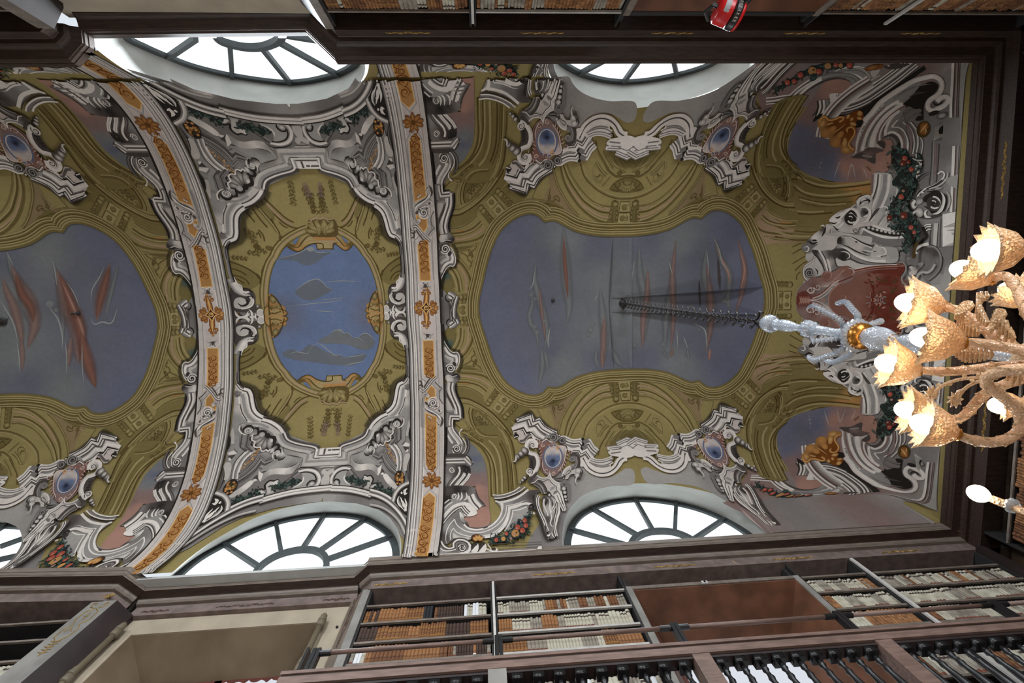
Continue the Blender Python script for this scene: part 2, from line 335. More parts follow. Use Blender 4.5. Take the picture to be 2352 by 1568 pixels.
# outwards = right of travel: the south side runs towards -x, the north side towards +x
cS1 = cornice('trim_1', [(8.8, YB), (-2.005, YB), (-2.23, YB+.19)], 'grey wooden cornice over the right bookcases, bottom of the photo')
cS2 = cornice('trim_2', [(-2.15, YB+.19), (-5.55, YB+.19)], 'set-back grey cornice under the middle lunette window, bottom of the photo')
cS3 = cornice('trim_3', [(-5.46, YB+.19), (-5.76, YB-.09), (-7.75, YB-.19), (-13.4, YB-.19)], 'grey cornice with a canted corner over the left bookcase, bottom of the photo')
cN1 = cornice('trim_4', [(-2.40, YT-.40), (-2.0, YT), (8.8, YT)], 'shade-darkened wooden cornice along the right half, top of the photo', False)
cN2 = cornice('trim_5', [(-5.45, YT-.36), (-2.25, YT-.40)], 'shade-darkened set-back cornice under the bright lunette window, top of the photo', False)
cN3 = cornice('trim_6', [(-13.4, YT+.03), (-5.63, YT+.03), (-5.40, YT-.20), (-5.40, YT-.42)], 'shade-darkened cornice with a canted corner, top left of the photo', False)
cE = cornice('trim_7', [(7.96, YT-.7), (7.96, YB+.8)], 'shade-darkened wooden cornice along the end wall, right of the photo', False)
# plaster ledges between the cornice and the vault or window feet
for nm, a_, b_ in (('trim_8', (XL, YB+.06, 7.62), (8.4, YB+.75, 7.68)), ('trim_9', (-1.9, YT-.02, 7.60), (8.4, YT-.9, 7.66))):
    tag(MB().box(a_, b_).build(nm, M_plaster), 'plaster ledge on top of the long cornice', kind='structure')
# ================================================================ the fresco: brush strokes and fills laid on the vault
PAL = dict(W=(206,196,187), w=(176,167,159), G=(136,130,125), g=(110,103,99), D=(70,62,58), K=(38,33,29), L=(148,132,90), o=(104,90,52), q=(84,68,34),
           O=(112,98,58), k=(70,54,24), P=(150,124,96), B=(95,94,104), b=(92,104,132), C=(108,108,108), c=(140,140,138), R=(118,80,68), x=(92,38,26), Y=(158,114,66), y=(112,60,18),
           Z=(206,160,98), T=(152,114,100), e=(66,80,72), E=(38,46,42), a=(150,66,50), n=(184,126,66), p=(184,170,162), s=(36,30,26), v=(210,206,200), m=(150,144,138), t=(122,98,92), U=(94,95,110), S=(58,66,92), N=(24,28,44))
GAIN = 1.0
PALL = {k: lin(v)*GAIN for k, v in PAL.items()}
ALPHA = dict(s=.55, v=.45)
MOT = {}; CUR = None; FR = (0, 0, 1.)
def fr(ox, oy, sc=9.8):
    global FR; FR = (ox, oy, sc)
def motif(name, level, ops, label=None):
    global CUR; CUR = dict(name=name, level=level, ops=ops, label=label, parts={False: [[], [], [], [], 0], True: [[], [], [], [], 0]}, i=0); MOT.setdefault(name, []).append(CUR)
def put(V, C, F, al):
    p = CUR['parts'][al]; p[0].append(V); p[1].append(C); p[2].append(np.asarray(F)+p[4]); p[3].append(np.full(len(V), CUR['i'])); p[4] += len(V); CUR['i'] += 1; CUR.setdefault('seq', []).append((al, len(p[0])-1))
def path(s, closed=False, allk=False):
    if not isinstance(s, str): return np.asarray(s, float)
    P = []; K = []
    for t in s.split():
        K.append(t.endswith('!') or allk); a, b = t.rstrip('!').split(','); P.append((FR[0]+float(a)/FR[2], FR[1]+float(b)/FR[2]))
    P = np.array(P); n = len(P)
    if closed and not any(K): return cat(P, 3.5, True)
    if closed: P = np.r_[P, P[:1]]; K = K+[K[0]]; n += 1; K[0] = K[-1] = True
    cut = [0]+[i for i in range(1, n-1) if K[i]]+[n-1]; out = []
    for a, b in zip(cut[:-1], cut[1:]):
        q = cat(P[a:b+1], 3.5); out.append(q if b == n-1 else q[:-1])
    out = np.concatenate(out); return out[:-1] if closed else out
def S(prof, hw, pts, off=0., tp=0, k=False, closed=False, soft=.22):
    """stroke: colours of prof run across from right-hand side (t=-1) to the side n=(dy,-dx) (t=+1)"""
    P = path(pts, closed, k); n = len(P)
    if n < 2: return
    if closed: d = np.roll(P, -1, 0)-P; d0 = np.roll(d, 1, 0)
    else: d = np.diff(P, axis=0); d0 = np.r_[d[:1], d]; d = np.r_[d, d[-1:]]
    def un(a): return a/(np.linalg.norm(a, axis=1)[:, None]+1e-9)
    na = un(d0)[:, ::-1]*[1, -1]; nb = un(d)[:, ::-1]*[1, -1]; m = un(na+nb); c_ = np.clip((m*nb).sum(1), .38, 1); m = m/c_[:, None]
    u = np.linspace(0, 1, n); w = np.ones(n)
    if tp == 1: w = np.clip(u*2.2, .06, 1)**.8
    if tp == 2: w = np.clip((1-u)*2.2, .06, 1)**.8
    if tp == 3: w = np.clip(np.sin(u*math.pi), .05, 1)**.7
    L_ = len(prof); ts, cs = [], []
    solid = [q for q in prof if q != '_']
    for j, q in enumerate(prof):
        a, b = -1+2*j/L_, -1+2*(j+1)/L_; e = (b-a)*soft
        if q == '_':
            near = min([(abs(j-jj), jj) for jj in range(L_) if prof[jj] != '_'])[1]; col = (*PALL[prof[near]], 0.)
            ts += [a if j == 0 else a+e*2.2, b if j == L_-1 else b-e*2.2] if L_ > 2 else [a, b]
        else: col = (*PALL[q], ALPHA.get(q, 1.)); ts += [a if j == 0 else a+e, b if j == L_-1 else b-e]
        cs += [col, col]
    ts = np.array(ts); cs = np.array(cs); kx = len(ts)
    V = P[:, None, :]+m[:, None, :]*(off+ts[None, :, None]*hw*w[:, None, None])
    V = V.reshape(-1, 2); C = np.tile(cs, (n, 1)); F = []
    r = n if closed else n-1
    for i in range(r):
        i2 = (i+1) % n
        F += [(i*kx+j, i*kx+j+1, i2*kx+j+1, i2*kx+j) for j in range(kx-1)]
    put(V, C, F, any(q in '_sv' for q in prof))
def fill(pts, col, k=False, step=6., al=1., P=None):
    P = path(pts, True, k) if P is None else P
    n = len(P); lo, hi = P.min(0), P.max(0)
    if n > 3 and max(hi-lo) > step*1.6:
        G_ = np.stack(np.meshgrid(np.arange(lo[0]+step/2, hi[0], step), np.arange(lo[1]+step/2, hi[1], step), indexing='ij'), -1).reshape(-1, 2)
        G_ = G_[inpoly(G_, P)] if len(G_) else G_
    else: G_ = np.zeros((0, 2))
    if len(G_): 
        dm = np.array([np.min(np.abs(P-g).max(1)) for g in G_]) if len(G_) < 4000 else np.ones(len(G_))*9
        G_ = G_[dm > step*.3]
    A = np.r_[P, G_]
    r = delaunay_2d_cdt([Vector((float(a), float(b))) for a, b in A], [], [list(range(n))], 1, 1e-5)
    V = np.array([tuple(v) for v in r[0]]).reshape(-1, 2); F = [f for f in r[2]]
    if not len(F): return
    T_ = [];
    for f in F: T_ += [(f[0], f[i], f[i+1]) for i in range(1, len(f)-1)]
    if isinstance(col, str) and len(col) == 1: C = np.tile(np.r_[PALL[col], al], (len(V), 1))
    else:
        if isinstance(col, str): col = [(FR[0]+float(t.split(',')[0])/FR[2], FR[1]+float(t.split(',')[1])/FR[2], t.split(',')[2]) for t in col.split()]
        Q = np.array([c[:2] for c in col], float); K_ = np.array([PALL[c[2]] for c in col]); d = np.linalg.norm(V[:, None]-Q[None], axis=2)+1.; w = d**-3.; w /= w.sum(1)[:, None]
        C = np.c_[w@K_, np.full(len(V), al)]
    put(V, C, T_, al < 1)
def blob(cx, cy, rx, ry, col, ang=0., n=14, al=1.):
    a = np.arange(n)*2*math.pi/n; c, s = math.cos(ang), math.sin(ang); X, Y = rx*np.cos(a), ry*np.sin(a)
    x0, y0 = FR[0]+cx/FR[2], FR[1]+cy/FR[2]
    V = np.r_[[[x0, y0]], np.c_[x0+(X*c-Y*s)/FR[2], y0+(X*s+Y*c)/FR[2]]]
    cc = [PALL[q] for q in (col if len(col) > 1 else col*2)]
    C = np.r_[[[*cc[0], al]], np.tile([*cc[1], al], (n, 1))]
    put(V, C, [(0, 1+(i+1) % n, 1+i) for i in range(n)], al < 1)
def oval(cx, cy, rx, ry, ang=0., n=40):
    a = np.arange(n)*2*math.pi/n; c, s = math.cos(ang), math.sin(ang); X, Y = rx*np.cos(a), ry*np.sin(a)
    return np.c_[FR[0]+(cx+X*c-Y*s)/FR[2], FR[1]+(cy+X*s+Y*c)/FR[2]]
def spi(prof, hw, cx, cy, r, turns=1.6, a0=0., d=1, rin=.12, tp=2):
    n = int(14*turns)+3; t = np.linspace(0, 1, n); a = math.radians(a0)+d*t*turns*2*math.pi; rr = r*(1-t*(1-rin))
    S(prof, hw, np.c_[FR[0]+(cx+rr*np.cos(a))/FR[2], FR[1]+(cy+rr*np.sin(a))/FR[2]], tp=tp)
def volute(cx, cy, r, a0=0., d=1, W_='W', D_='D', g_='g', turns=1.9):
    """dark disc with a pale spiral line"""
    blob(cx, cy, r, r, D_+g_, 0, 16); spi(W_, max(.6, r/FR[2]*.11), cx, cy, r*.92, turns, a0, d)
def beads(pts, sizes, col='WG', dk='K', asp=.62):
    P = px(pts, *FR); 
    for i, (p, r) in enumerate(zip(P, sizes)):
        q = P[min(i+1, len(P)-1)]-P[max(i-1, 0)]; a = math.atan2(q[1], q[0]); x, y = (p[0]-FR[0])*FR[2], (p[1]-FR[1])*FR[2]
        blob(x+r*.25, y+r*.2, r*1.18*asp, r*1.15, dk, a, 12); blob(x, y, r*asp, r, col, a, 12)
def shell(cx, cy, ang, r, n=5, cols=('Z', 'Y', 'y'), spread=1.9):
    """scalloped shell fanning out towards ang"""
    c0 = (cx, cy); a_ = [ang-spread/2+spread*(i+.5)/n for i in range(n)]
    for i, a in enumerate(a_):
        x, y = cx+math.cos(a)*r*.62, cy+math.sin(a)*r*.62; blob(x, y, r*.52, r*spread/n*.62, cols[2], a, 16)
    for i, a in enumerate(a_):
        x, y = cx+math.cos(a)*r*.62, cy+math.sin(a)*r*.62; blob(x, y, r*.45, r*spread/n*.46, cols[0]+cols[1], a, 16)
        S(cols[2], .5, np.array([[FR[0]+(cx+math.cos(a)*r*.15)/FR[2], FR[1]+(cy+math.sin(a)*r*.15)/FR[2]], [FR[0]+(cx+math.cos(a)*r*.9)/FR[2], FR[1]+(cy+math.sin(a)*r*.9)/FR[2]]]), tp=3)
def leafs(pts, r, n, cols='eE', seed=1, spread=1.):
    """loose painted foliage along a path"""
    R_ = random.Random(seed); P = path(pts)
    for i in range(n):
        p = P[int(R_.random()*(len(P)-1))]; x = (p[0]-FR[0])*FR[2]+R_.gauss(0, r*spread*.6); y = (p[1]-FR[1])*FR[2]+R_.gauss(0, r*spread*.6)
        a = R_.random()*6.3; blob(x, y, r*R_.uniform(.35, .6), r*R_.uniform(.12, .22), cols[R_.randrange(len(cols))], a, 7)
def fruit(x, y, r, c='a', hi='T'): blob(x+r*.15, y+r*.15, r*1.15, r*1.15, 'E', 0, 12); blob(x, y, r, r, c, 0, 14); blob(x-r*.25, y+r*.3, r*.4, r*.35, hi, 0, 8)
def squig(x, y, s, ang, col='y', n=3, hw=.9):
    """running tendril: alternating C-scrolls"""
    c, q = math.cos(ang), math.sin(ang)
    def T_(P): P = np.asarray(P)*s; return np.c_[FR[0]+(x+P[:, 0]*c-P[:, 1]*q)/FR[2], FR[1]+(y+P[:, 0]*q+P[:, 1]*c)/FR[2]]
    for i in range(n):
        f = 1 if i % 2 else -1; o = i*1.5
        S(col, hw, cat(T_([(o, .1*f), (o+.45, -.75*f), (o+1.1, -.7*f), (o+1.25, 0), (o+.85, .32*f), (o+.6, 0), (o+.8, -.25*f)]), 2.2), tp=3)
        S(col, hw*.8, cat(T_([(o+.2, .15*f), (o+.8, .75*f), (o+1.5, .35*f), (o+1.75, -.3*f)]), 2.2), tp=3)
        S(col, hw*.9, cat(T_([(o+.9, .6*f), (o+.75, 1.0*f), (o+.4, .9*f)]), 2.2), tp=3)
def console(x, y, ang, sep, ln, nb=5, sq=2, c='LOqk', bw=11, dsh=0):
    """painted bracket: two stacks of beads either side of square studs; x,y in photo pixels, ang = outward"""
    global FR; f0 = FR; FR = (0, 0, 1.); ca, sa = math.cos(ang), math.sin(ang)
    def P_(u, w): return (x+ca*u-sa*w, y+sa*u+ca*w)
    for sgn in (-1, 1):
        S('_'+'o'+'_', bw*.7+1.5, np.array([P_(-ln/2, sgn*sep+2), P_(ln/2, sgn*sep*.9+2)]))
        for i in range(nb):
            t = -ln/2+ln*(i+.5)/nb; w = sgn*sep*(1-.08*i/nb); r = bw*(.62-.02*i)
            cx_, cy_ = P_(t, w); blob(cx_+.6, cy_+.8, ln/nb*.66, r*1.08, c[2], ang, 12); blob(cx_, cy_, ln/nb*.5, r*.95, c[0]+c[1], ang, 12)
        spi(c[2], .6, *P_(-ln/2+3, sgn*sep), r=bw*.42, turns=1.3)
    for i in range(sq):
        t = (-ln/2+ln*(i+.5)/sq) if sq > 1 else 0; h = ln/sq*.42 if sq > 1 else 9
        Q = np.array([P_(t-h, -sep*.38), P_(t-h, sep*.38), P_(t+h, sep*.38), P_(t+h, -sep*.38)]); Q2 = Q+[1.2, 1.6]
        fill(None, c[2], P=Q2); fill(None, c[0], P=Q); cx_, cy_ = P_(t, 0); blob(cx_, cy_, h*.62, h*.62, c[1], 0, 14)
        spi(c[2], .75, cx_, cy_, h*.6, .62, 200, 1, .9, 3); blob(cx_, cy_, h*.24, h*.24, c[0]+c[2], 0, 8)
    FR = f0
ALL6 = ['I', 'Y', 'X', 'XY', 'M', 'MY']; RB4 = ['I', 'Y', 'M', 'MY']; MB4 = ['I', 'Y', 'M', 'MY']; MC4 = ['I', 'Y', 'C', 'CY']; EN2 = ['I', 'Y']
# ---------------------------------------------------------------- large bays: feigned olive coffering
motif('painted_coffering', 1, ALL6)
fr(1000, 840)
fill("480,500 660,505 850,560 980,640 1080,720 1130,900 1350,1060 1480,1200 1650,1400 1750,1568 1400,1300 1200,1060 1000,930 800,800 540,730", 'O')
fill("2000,880 2200,1030 2300,1230 1900,1300 1650,1180 1700,1080 1850,900", 'O')
fill("1000,1180 1250,1000 1640,1568 1900,1568 1740,1300 1480,1080", 'O')
S('oqo', 2.4, "540,150 640,160 900,182 1100,232 1250,330 1350,450"); S('o', .8, "600,30 760,35 900,60 1075,128"); S('o', .7, "610,70 800,80 1060,130"); S('L', .8, "600,50 780,55 1060,110")
S('o', .9, "500,310 720,312 900,350 1050,412 1190,520"); S('L', 1.2, "500,335 720,332 890,370 1040,432 1180,545"); S('q', 1.3, "500,368 650,368 850,398 1000,455 1160,575"); S('P', 2.4, "520,235 700,235 900,275 1080,345 1230,450")
S('Y', 1.3, "580,400 680,400 780,412") ; S('o', .8, "470,462 650,467 850,530 1000,620 1080,690"); S('L', .9, "480,440 650,445 850,500 1000,590 1085,665")
S('qk', 1.7, "540,725 720,740 930,832 1130,952 1320,1100 1480,1260 1640,1450 1720,1568"); S('L', 1.3, "560,765 720,778 900,850 1090,962 1280,1105 1430,1250 1580,1430 1660,1568"); S('L', .9, "570,810 720,822 880,888 1060,992 1240,1130 1380,1280 1500,1440")
S('o', .8, "600,842 730,850 880,910 1050,1010 1230,1150 1370,1300 1480,1450")
S('o', .9, "630,900 612,1020 625,1150 700,1300 780,1420 880,1530"); S('L', 1.2, "700,930 685,1050 715,1200 790,1370 890,1500 960,1568"); S('q', .9, "780,930 752,1010 770,1150 822,1320 930,1480 1010,1568"); S('L', .8, "748,930 725,1010 742,1160 800,1340 905,1490")
fill("845,960 822,1060 842,1200 900,1350 1000,1470 1150,1545 1300,1545 1440,1500 1360,1390 1250,1240 1100,1090 950,990", 'o'); S('k', 1., "845,960 822,1060 842,1200 900,1350 1000,1470 1150,1545 1300,1545 1440,1500")
squig(900, 1060, 60, .75, 'L', 5, .8); squig(930, 1140, 60, .78, 'k', 5, .7); squig(990, 1240, 50, .5, 'O', 4, .9)
S('LqL', 1.8, "560,1180 680,1230 760,1320 770,1420 700,1440 690,1380 740,1370"); S('q', .8, "440,1300 560,1400 700,1568")
S('q', 1.2, "860,1420 960,1568"); S('o', 1., "1500,1420 1640,1568")
console(1151, 928, math.atan2(.78, -.62), 27, 44, 5, 2)
# outer bead line of the spandrel and the arch over the window field
fr(1220, 840)
fill("0,870 300,850 430,820 620,800 700,700 900,640 1100,540 980,700 850,900 700,1200 620,1500 520,1500 500,1200 300,900 130,960 0,960", 'P', al=.45)
S('o', .8, "130,965 290,940! 430,890"); S('o', .8, "130,965 230,1150 320,1330 400,1480"); S('L', .9, "300,1020 440,965 "); S('o', .7, "560,900 420,870 ")
fill("280,835 430,812 545,735 600,765 660,750 790,668 820,705 700,800 600,860 470,900 400,860 290,905", 'o'); S('q', .9, "285,900 360,860 470,840 560,800 660,770 800,690"); S('L', .8, "440,800 480,770 500,800"); S('q', .7, "440,830 500,815 495,770 550,735 600,765")
S('oq', 1.3, "470,900 530,960 500,1040 530,1120 540,1175", tp=2); S('q', .7, "560,880 620,890 600,930 650,920 715,870 720,930 650,985 590,960"); S('q', .7, "300,870 270,910"); spi('q', .7, 510, 960, 40, 1.1, 90)
S('oqo', 2., "1780,362 1600,412 1450,482 1300,592 1180,702 1050,862 950,1012 860,1182 800,1352 755,1590"); S('L', 1.3, "1790,395 1620,445 1470,520 1330,625 1210,740 1085,895 985,1050 895,1220 835,1380 790,1590")
S('oLoo', 2.4, "1130,550 1000,680 880,850 780,1020 690,1200 635,1400 595,1590"); S('o', .8, "780,1032 700,1222 650,1402 615,1590")
S('P', 2., "1800,470 1640,500 1480,570 1340,670 1180,800 1040,980 920,1170")
S('q', 1.1, "1805,572 1650,592 1500,652 1350,752 1200,882 1080,1052 980,1202 900,1362 820,1590"); S('L', 1.4, "1810,610 1660,628 1515,690 1370,785 1225,915 1105,1080 1005,1230 925,1385 850,1590"); S('P', 1.4, "1810,645 1670,660 1535,712")
S('o', .8, "1840,702 1650,732 1450,822 1250,1002 1100,1202 1000,1362 890,1590"); S('L', .8, "1780,660 1650,700 1460,790"); 
S('qo', 1.6, "2200,832 2000,847 1800,902 1620,992 1480,1092 1330,1242 1240,1382 1185,1590"); S('L', 1.2, "2200,872 2000,887 1830,937 1650,1027 1500,1132 1360,1272 1270,1412 1225,1590")
fill("1795,1042 1850,1112 1930,1182 2050,1235 2150,1247 2300,1225 2400,1170 2470,1050 2352,980 2150,960 1950,985", 'o'); S('q', 1.1, "1795,1042 1850,1112 1930,1182 2050,1235 2150,1247 2300,1225 2400,1170")
for i in range(9):
    a = math.pi*(1.0+i/8.); blob(2140+math.cos(a)*95, 1075-math.sin(a)*70, 55, 20, 'Lo', math.atan2(-math.sin(a)*.8, math.cos(a)), 10)
for i in range(9):
    a = math.pi*(i/8.); blob(2140+math.cos(a)*110, 1075-math.sin(a)*60, 55, 18, 'Lo', math.atan2(-math.sin(a)*.8, math.cos(a)), 10)
blob(2140, 1065, 45, 38, 'Lo'); S('q', .7, "1850,1040 1960,1010 2060,1040"); S('q', .7, "1900,1150 1960,1060 2030,1120 2000,1180"); S('q', .7, "2080,1200 2100,1130 2150,1120")
S('qo', 1.5, "2352,1272 2150,1302 1950,1292 1850,1352 1770,1432 1680,1590"); S('L', 1., "2352,1300 2150,1332 1960,1325 1870,1385 1800,1460 1720,1590"); blob(2010, 1345, 55, 50, 'oq', 0, 14)
S('o', .8, "1700,1312 1620,1402 1500,1590"); S('o', .8, "1640,1120 1820,1302"); S('o', .8, "1752,1342 1650,1432 1550,1590"); S('L', .8, "1730,1325 1640,1415 1520,1590")
S('oL', 1.3, "1490,1590 1455,1440 1470,1320 1540,1225 1620,1212 1662,1272 1640,1342 1580,1372 1540,1322"); S('q', .6, "1505,1320 1560,1300 1590,1350")
console(1438, 897, math.pi/2, 24, 46, 5, 2)
fr(1200, 800, 3.92)
S('oq', 1.4, "790,740 740,810 700,880 680,960"); S('o', 1., "830,740 780,810 745,880"); S('L', 1.4, "900,730 850,760 800,830 770,900"); S('o', .8, "935,700 900,720 860,770 830,830"); S('o', .8, "940,730 905,760 880,810")
fill("780,840 935,730 1090,840 1090,940 1000,960 880,960 800,930", 'O', al=.35)
# vertical mouldings left of the medallion
fr(1000, 980)
fill("700,220 900,330 1060,480 1170,640 1240,850 1270,1050 1290,1300 1300,1540 1480,1560 1850,1400 1850,1250 1830,1000 1790,780 1750,480 1700,300 1590,120 1480,0 900,0 760,120", 'O')
S('oL', 1.8, "600,120 770,200 900,292 1020,400 1140,560 1220,720 1265,950 1275,1200 1292,1560"); S('q', 1.1, "700,235 850,312 1000,430 1120,580 1195,740 1235,950 1245,1200 1255,1560"); S('qk', 1.3, "960,350 1100,482 1210,620 1292,800 1335,1000 1352,1250 1362,1520"); S('L', 1.5, "1000,345 1140,470 1250,610 1325,790 1370,1000 1388,1250 1400,1510")
S('o', 1.2, "1150,382 1280,472 1350,622 1392,802 1420,1002 1440,1250 1445,1500"); S('L', 2.2, "1200,302 1330,432 1430,642 1472,852 1492,1102 1505,1490"); S('o', 1., "1230,290 1365,420 1465,620 1510,850 1528,1100 1540,1480")
S('qk', 1.6, "1440,360 1520,522 1590,752 1615,952 1642,1252 1652,1460"); S('oq', 1.6, "1470,300 1582,522 1652,752 1682,1002 1695,1252 1715,1440"); S('k', 1., "1700,780 1725,1000 1740,1250 1750,1410"); S('qk', 1.7, "1560,60 1610,130 1702,302 1752,482 1785,700"); S('L', 1.1, "1480,60 1560,180 1650,400 1700,620 1740,900 1770,1200 1790,1390"); S('L', 1., "1400,0 1540,202 1620,420")
S('q', 1.1, "1785,800 1815,960 1832,1120 1842,1300"); S('q', 1., "780,150 860,230 960,290 1060,330"); spi('q', .8, 1045, 315, 45, 1.4, 180, 1); blob(820, 160, 42, 38, 'oq'); blob(920, 230, 45, 35, 'Oq'); S('q', .9, "600,40 720,90 800,60 790,0")
S('oqo', 2.2, "1400,190 1200,190 1050,140 950,40 "); S('L', 1.2, "1390,230 1180,225 1020,180 900,70")
# narrow arch by the rib at mid height
motif('painted_coffering', 1, RB4)
fr(1000, 560)
fill("200,600 240,560 340,700 400,860 410,1000 440,1060 380,1240 200,1200 150,1000 130,800", "230,700,e 330,900,O 250,1000,O")
S('oq', 2.6, "480,360 600,470 700,610 770,760 790,900 765,1000 755,1568"); S('q', 3., "740,980 750,1200 745,1568"); S('P', 2.6, "430,420 560,540 650,680 690,820 700,1000 700,1100"); S('o', .9, "400,500 500,620 570,760 600,900 610,1030"); S('L', 1.4, "360,480 470,610 540,760 570,900 580,1060")
S('q', 1.3, "330,530 430,650 490,780 525,920 540,1080"); S('L', 1.6, "270,560 370,670 440,800 480,950 490,1060"); S('o', 1., "250,580 340,700 400,850 420,980")
S('o', .7, "480,230 620,390 700,480 765,580"); S('o', .7, "765,580 800,500 850,330"); S('oq', 1.2, "930,20 910,90 860,140 800,190 770,230 720,290 740,370 790,400 810,450 800,500 770,490"); S('q', .9, "560,190 650,230 720,280"); spi('q', .7, 770, 160, 40, 1.2, 0); blob(800, 230, 50, 40, 'oq', .8); S('q', .8, "820,240 850,290 800,300")
S('LoL', 1.6, "400,60 600,40 850,10"); S('o', .9, "430,110 640,90 880,40"); S('o', .8, "480,170 680,140 800,120")
console(1063, 707, math.pi, 26, 18, 2, 1)
# ---------------------------------------------------------------- large painted skies (one quarter each, four make an oval)
motif('painted_sky', 2, ALL6)
SKY = [(1450, 705), (1450, 847)] 
fr(0, 0, 1)
edge = "1099,690 1100,712 1103,735 1108,752 1114,770 1122.4,797 1132.6,825.5 1140,841 1149,858 1163,877 1183.7,893 1204,903 1224.5,907 1240,904.5 1249,899 1255,892 1260,888! 1277,890 1291.4,885 1308,874.7 1328,864.5 1352.7,857 1379,852 1415,848.7 1452,848"
eP = path(edge); fill(None, [(1120, 760, 'U'), (1180, 860, 'U'), (1250, 800, 'B'), (1200, 720, 'B'), (1400, 760, 'C'), (1380, 830, 'B'), (1440, 720, 'C'), (1300, 840, 'C'), (1160, 700, 'U')], P=np.r_[[(1099, 678)], eP, [(1452, 684)]], step=9)
motif('painted_frame', 3, ALL6)
S('LqLoqLqLoLoo', 14.5, eP, off=-13.5)
# ---------------------------------------------------------------- painted scroll architecture along the arch
motif('painted_scroll', 4, RB4)
fr(1000, 700)
S('K', 1.6, "150,-80 160,200 155,500 170,800 195,1100 205,1350 215,1620", off=0)
fill("150,-60 420,-60 440,200 520,440 400,520 300,470 240,560 170,600", "250,0,g 400,300,D 200,300,g 250,500,G"); S('K', 1.6, "300,500 250,420 280,340 390,310 440,370", tp=3)
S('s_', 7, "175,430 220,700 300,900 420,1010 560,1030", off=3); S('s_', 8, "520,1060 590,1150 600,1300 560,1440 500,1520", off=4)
S('DWDWgD', 8.5, "385,-80 395,100 430,260 500,430"); S('D', 1., "360,-80 350,50 370,200 440,380")
S('GW', 3.2, "330,520 400,470 470,415", off=0, k=True); S('D', .9, "345,470 445,390"); S('W', 2., "320,430 390,380", tp=0)
fill("190,830 340,1055 480,1062 545,1220 520,1350 400,1530 200,1560 185,1000", 'g'); fill("195,900 300,1060 400,1120 480,1110 490,1280 440,1330 330,1300 200,1280", 'G')
S('W', 2.6, "205,950 290,1080 400,1150 468,1160! 485,1240 465,1330 440,1400"); S('w', 3.2, "210,1130 300,1190 375,1215! 385,1270 350,1320"); S('g', 1.2, "208,1070 300,1150 420,1185! 425,1270")
S('W', .9, "195,815 240,900 290,975 350,1050 420,1078! 480,1062 525,1105 546,1215 525,1330 470,1440 390,1510 310,1520 250,1490 216,1430"); S('K', .7, "200,870 280,985 345,1060 420,1092 470,1080")
volute(340, 1430, 118, 200, 1, 'W', 'K', 'D', 2.1); blob(430, 1330, 40, 60, 'KD', -.6)
fr(1000, 840)
fill("228,215 300,195 480,160 560,235 540,300 490,360 440,385 300,372 235,310", "260,280,W 330,330,W 520,250,K 430,200,D 450,340,g"); S('K', 2.2, "300,195 400,215 520,170", tp=3); S('W', .6, "300,205 400,235 480,215")
fill("240,380 470,390 490,600 560,800 600,1000 600,1190 430,1220 440,1568 240,1568", 'g')
S('wWDWgK', 11.5, "385,380 370,520 410,660 470,800 525,930 545,1050 550,1180", off=-1); S('D', 2.4, "250,560 290,690 360,820 410,930 450,1010", tp=3); fill("250,700 300,790 350,880 385,1010 265,1010", 'w')
S('gWDWK', 8., "540,1165! 365,1160! 350,1250 355,1350 385,1450 430,1568", off=0); S('G', 2., "260,1010 400,1020"); fill("250,1060 290,1060 290,1250 320,1400 380,1568 250,1568", 'G')
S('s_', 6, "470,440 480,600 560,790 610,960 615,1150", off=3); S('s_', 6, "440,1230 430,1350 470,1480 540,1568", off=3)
fr(1000, 980)
fill("240,0 430,0 620,280 750,330 745,450 700,560 620,640 240,640", 'g'); S('gWwGWD', 9, "335,0 365,90 440,200 520,300 565,390"); S('G', 3, "275,150 330,260 400,360", tp=0); S('W', 2.2, "280,190 330,290 390,370")
S('KDgD', 4.5, "600,180 690,230 735,330 742,430 710,540 640,610 560,635", tp=1); S('W', 1., "605,245 640,300 688,390 690,470 650,560 590,610 480,622 410,580 388,510"); S('W', .8, "590,300 600,400 585,500 560,560"); S('k', .7, "640,330 660,400 650,440")
volute(480, 490, 95, 190, 1, 'W', 'K', 'D'); S('W', 1.1, "620,50 570,85 540,130 550,190 590,240", tp=3); blob(585, 60, 30, 18, 'W', -.5)
S('K', 3, "235,0 245,300 240,640 235,900"); 
fill("232,640 735,640 850,832 790,860 700,790 690,870 232,880", 'D'); S('gWDWgD', 10, "232,755 690,742"); S('gWgW', 6.5, "660,700 810,845", off=0); S('D', 1.2, "735,655 845,830")
fill("232,880 680,870 770,900 795,1000 770,1120 690,1250 560,1345 560,1420 230,1568", "300,950,g 500,1000,D 700,950,K 400,1300,D 700,1100,D 300,1450,K 260,1200,G"); volute(370, 965, 72, 0, 1, 'W', 'D', 'g')
S('W', 2., "530,900 552,975 520,1080 420,1200 335,1310 292,1392", tp=2); S('gWwW', 3.6, "655,1035 610,1120 510,1240 430,1345", tp=0); S('W', .6, "700,930 702,1040 620,1160 530,1270 485,1350"); S('WwW', 3., "775,1050 725,1150 640,1250 550,1340"); S('K', 1.2, "600,880 690,900 712,990 690,1080"); S('D', 1., "470,900 480,1000 420,1100 300,1250 250,1400")
fr(1000, 1120)
fill("205,0 890,0 905,60 830,150 740,330 560,330 380,300 205,370", "300,80,D 500,50,K 700,50,D 850,80,g 300,250,K 600,250,g"); volute(425, 200, 75, 60, -1, 'W', 'D', 'g')
for bx in (490, 565, 675): S('gWW', 2.8, f"{bx+15},100 {bx+28},180 {bx+10},240 {bx-40},280", tp=3)
blob(650, 75, 48, 38, 'KD'); fill("905,30 940,200 1130,400 1060,410 930,460 930,560 760,340 830,140", 'g'); S('wWDWWgD', 13, "815,150 880,290 1010,440"); S('D', 1., "905,30 950,200 1040,330 1130,400")
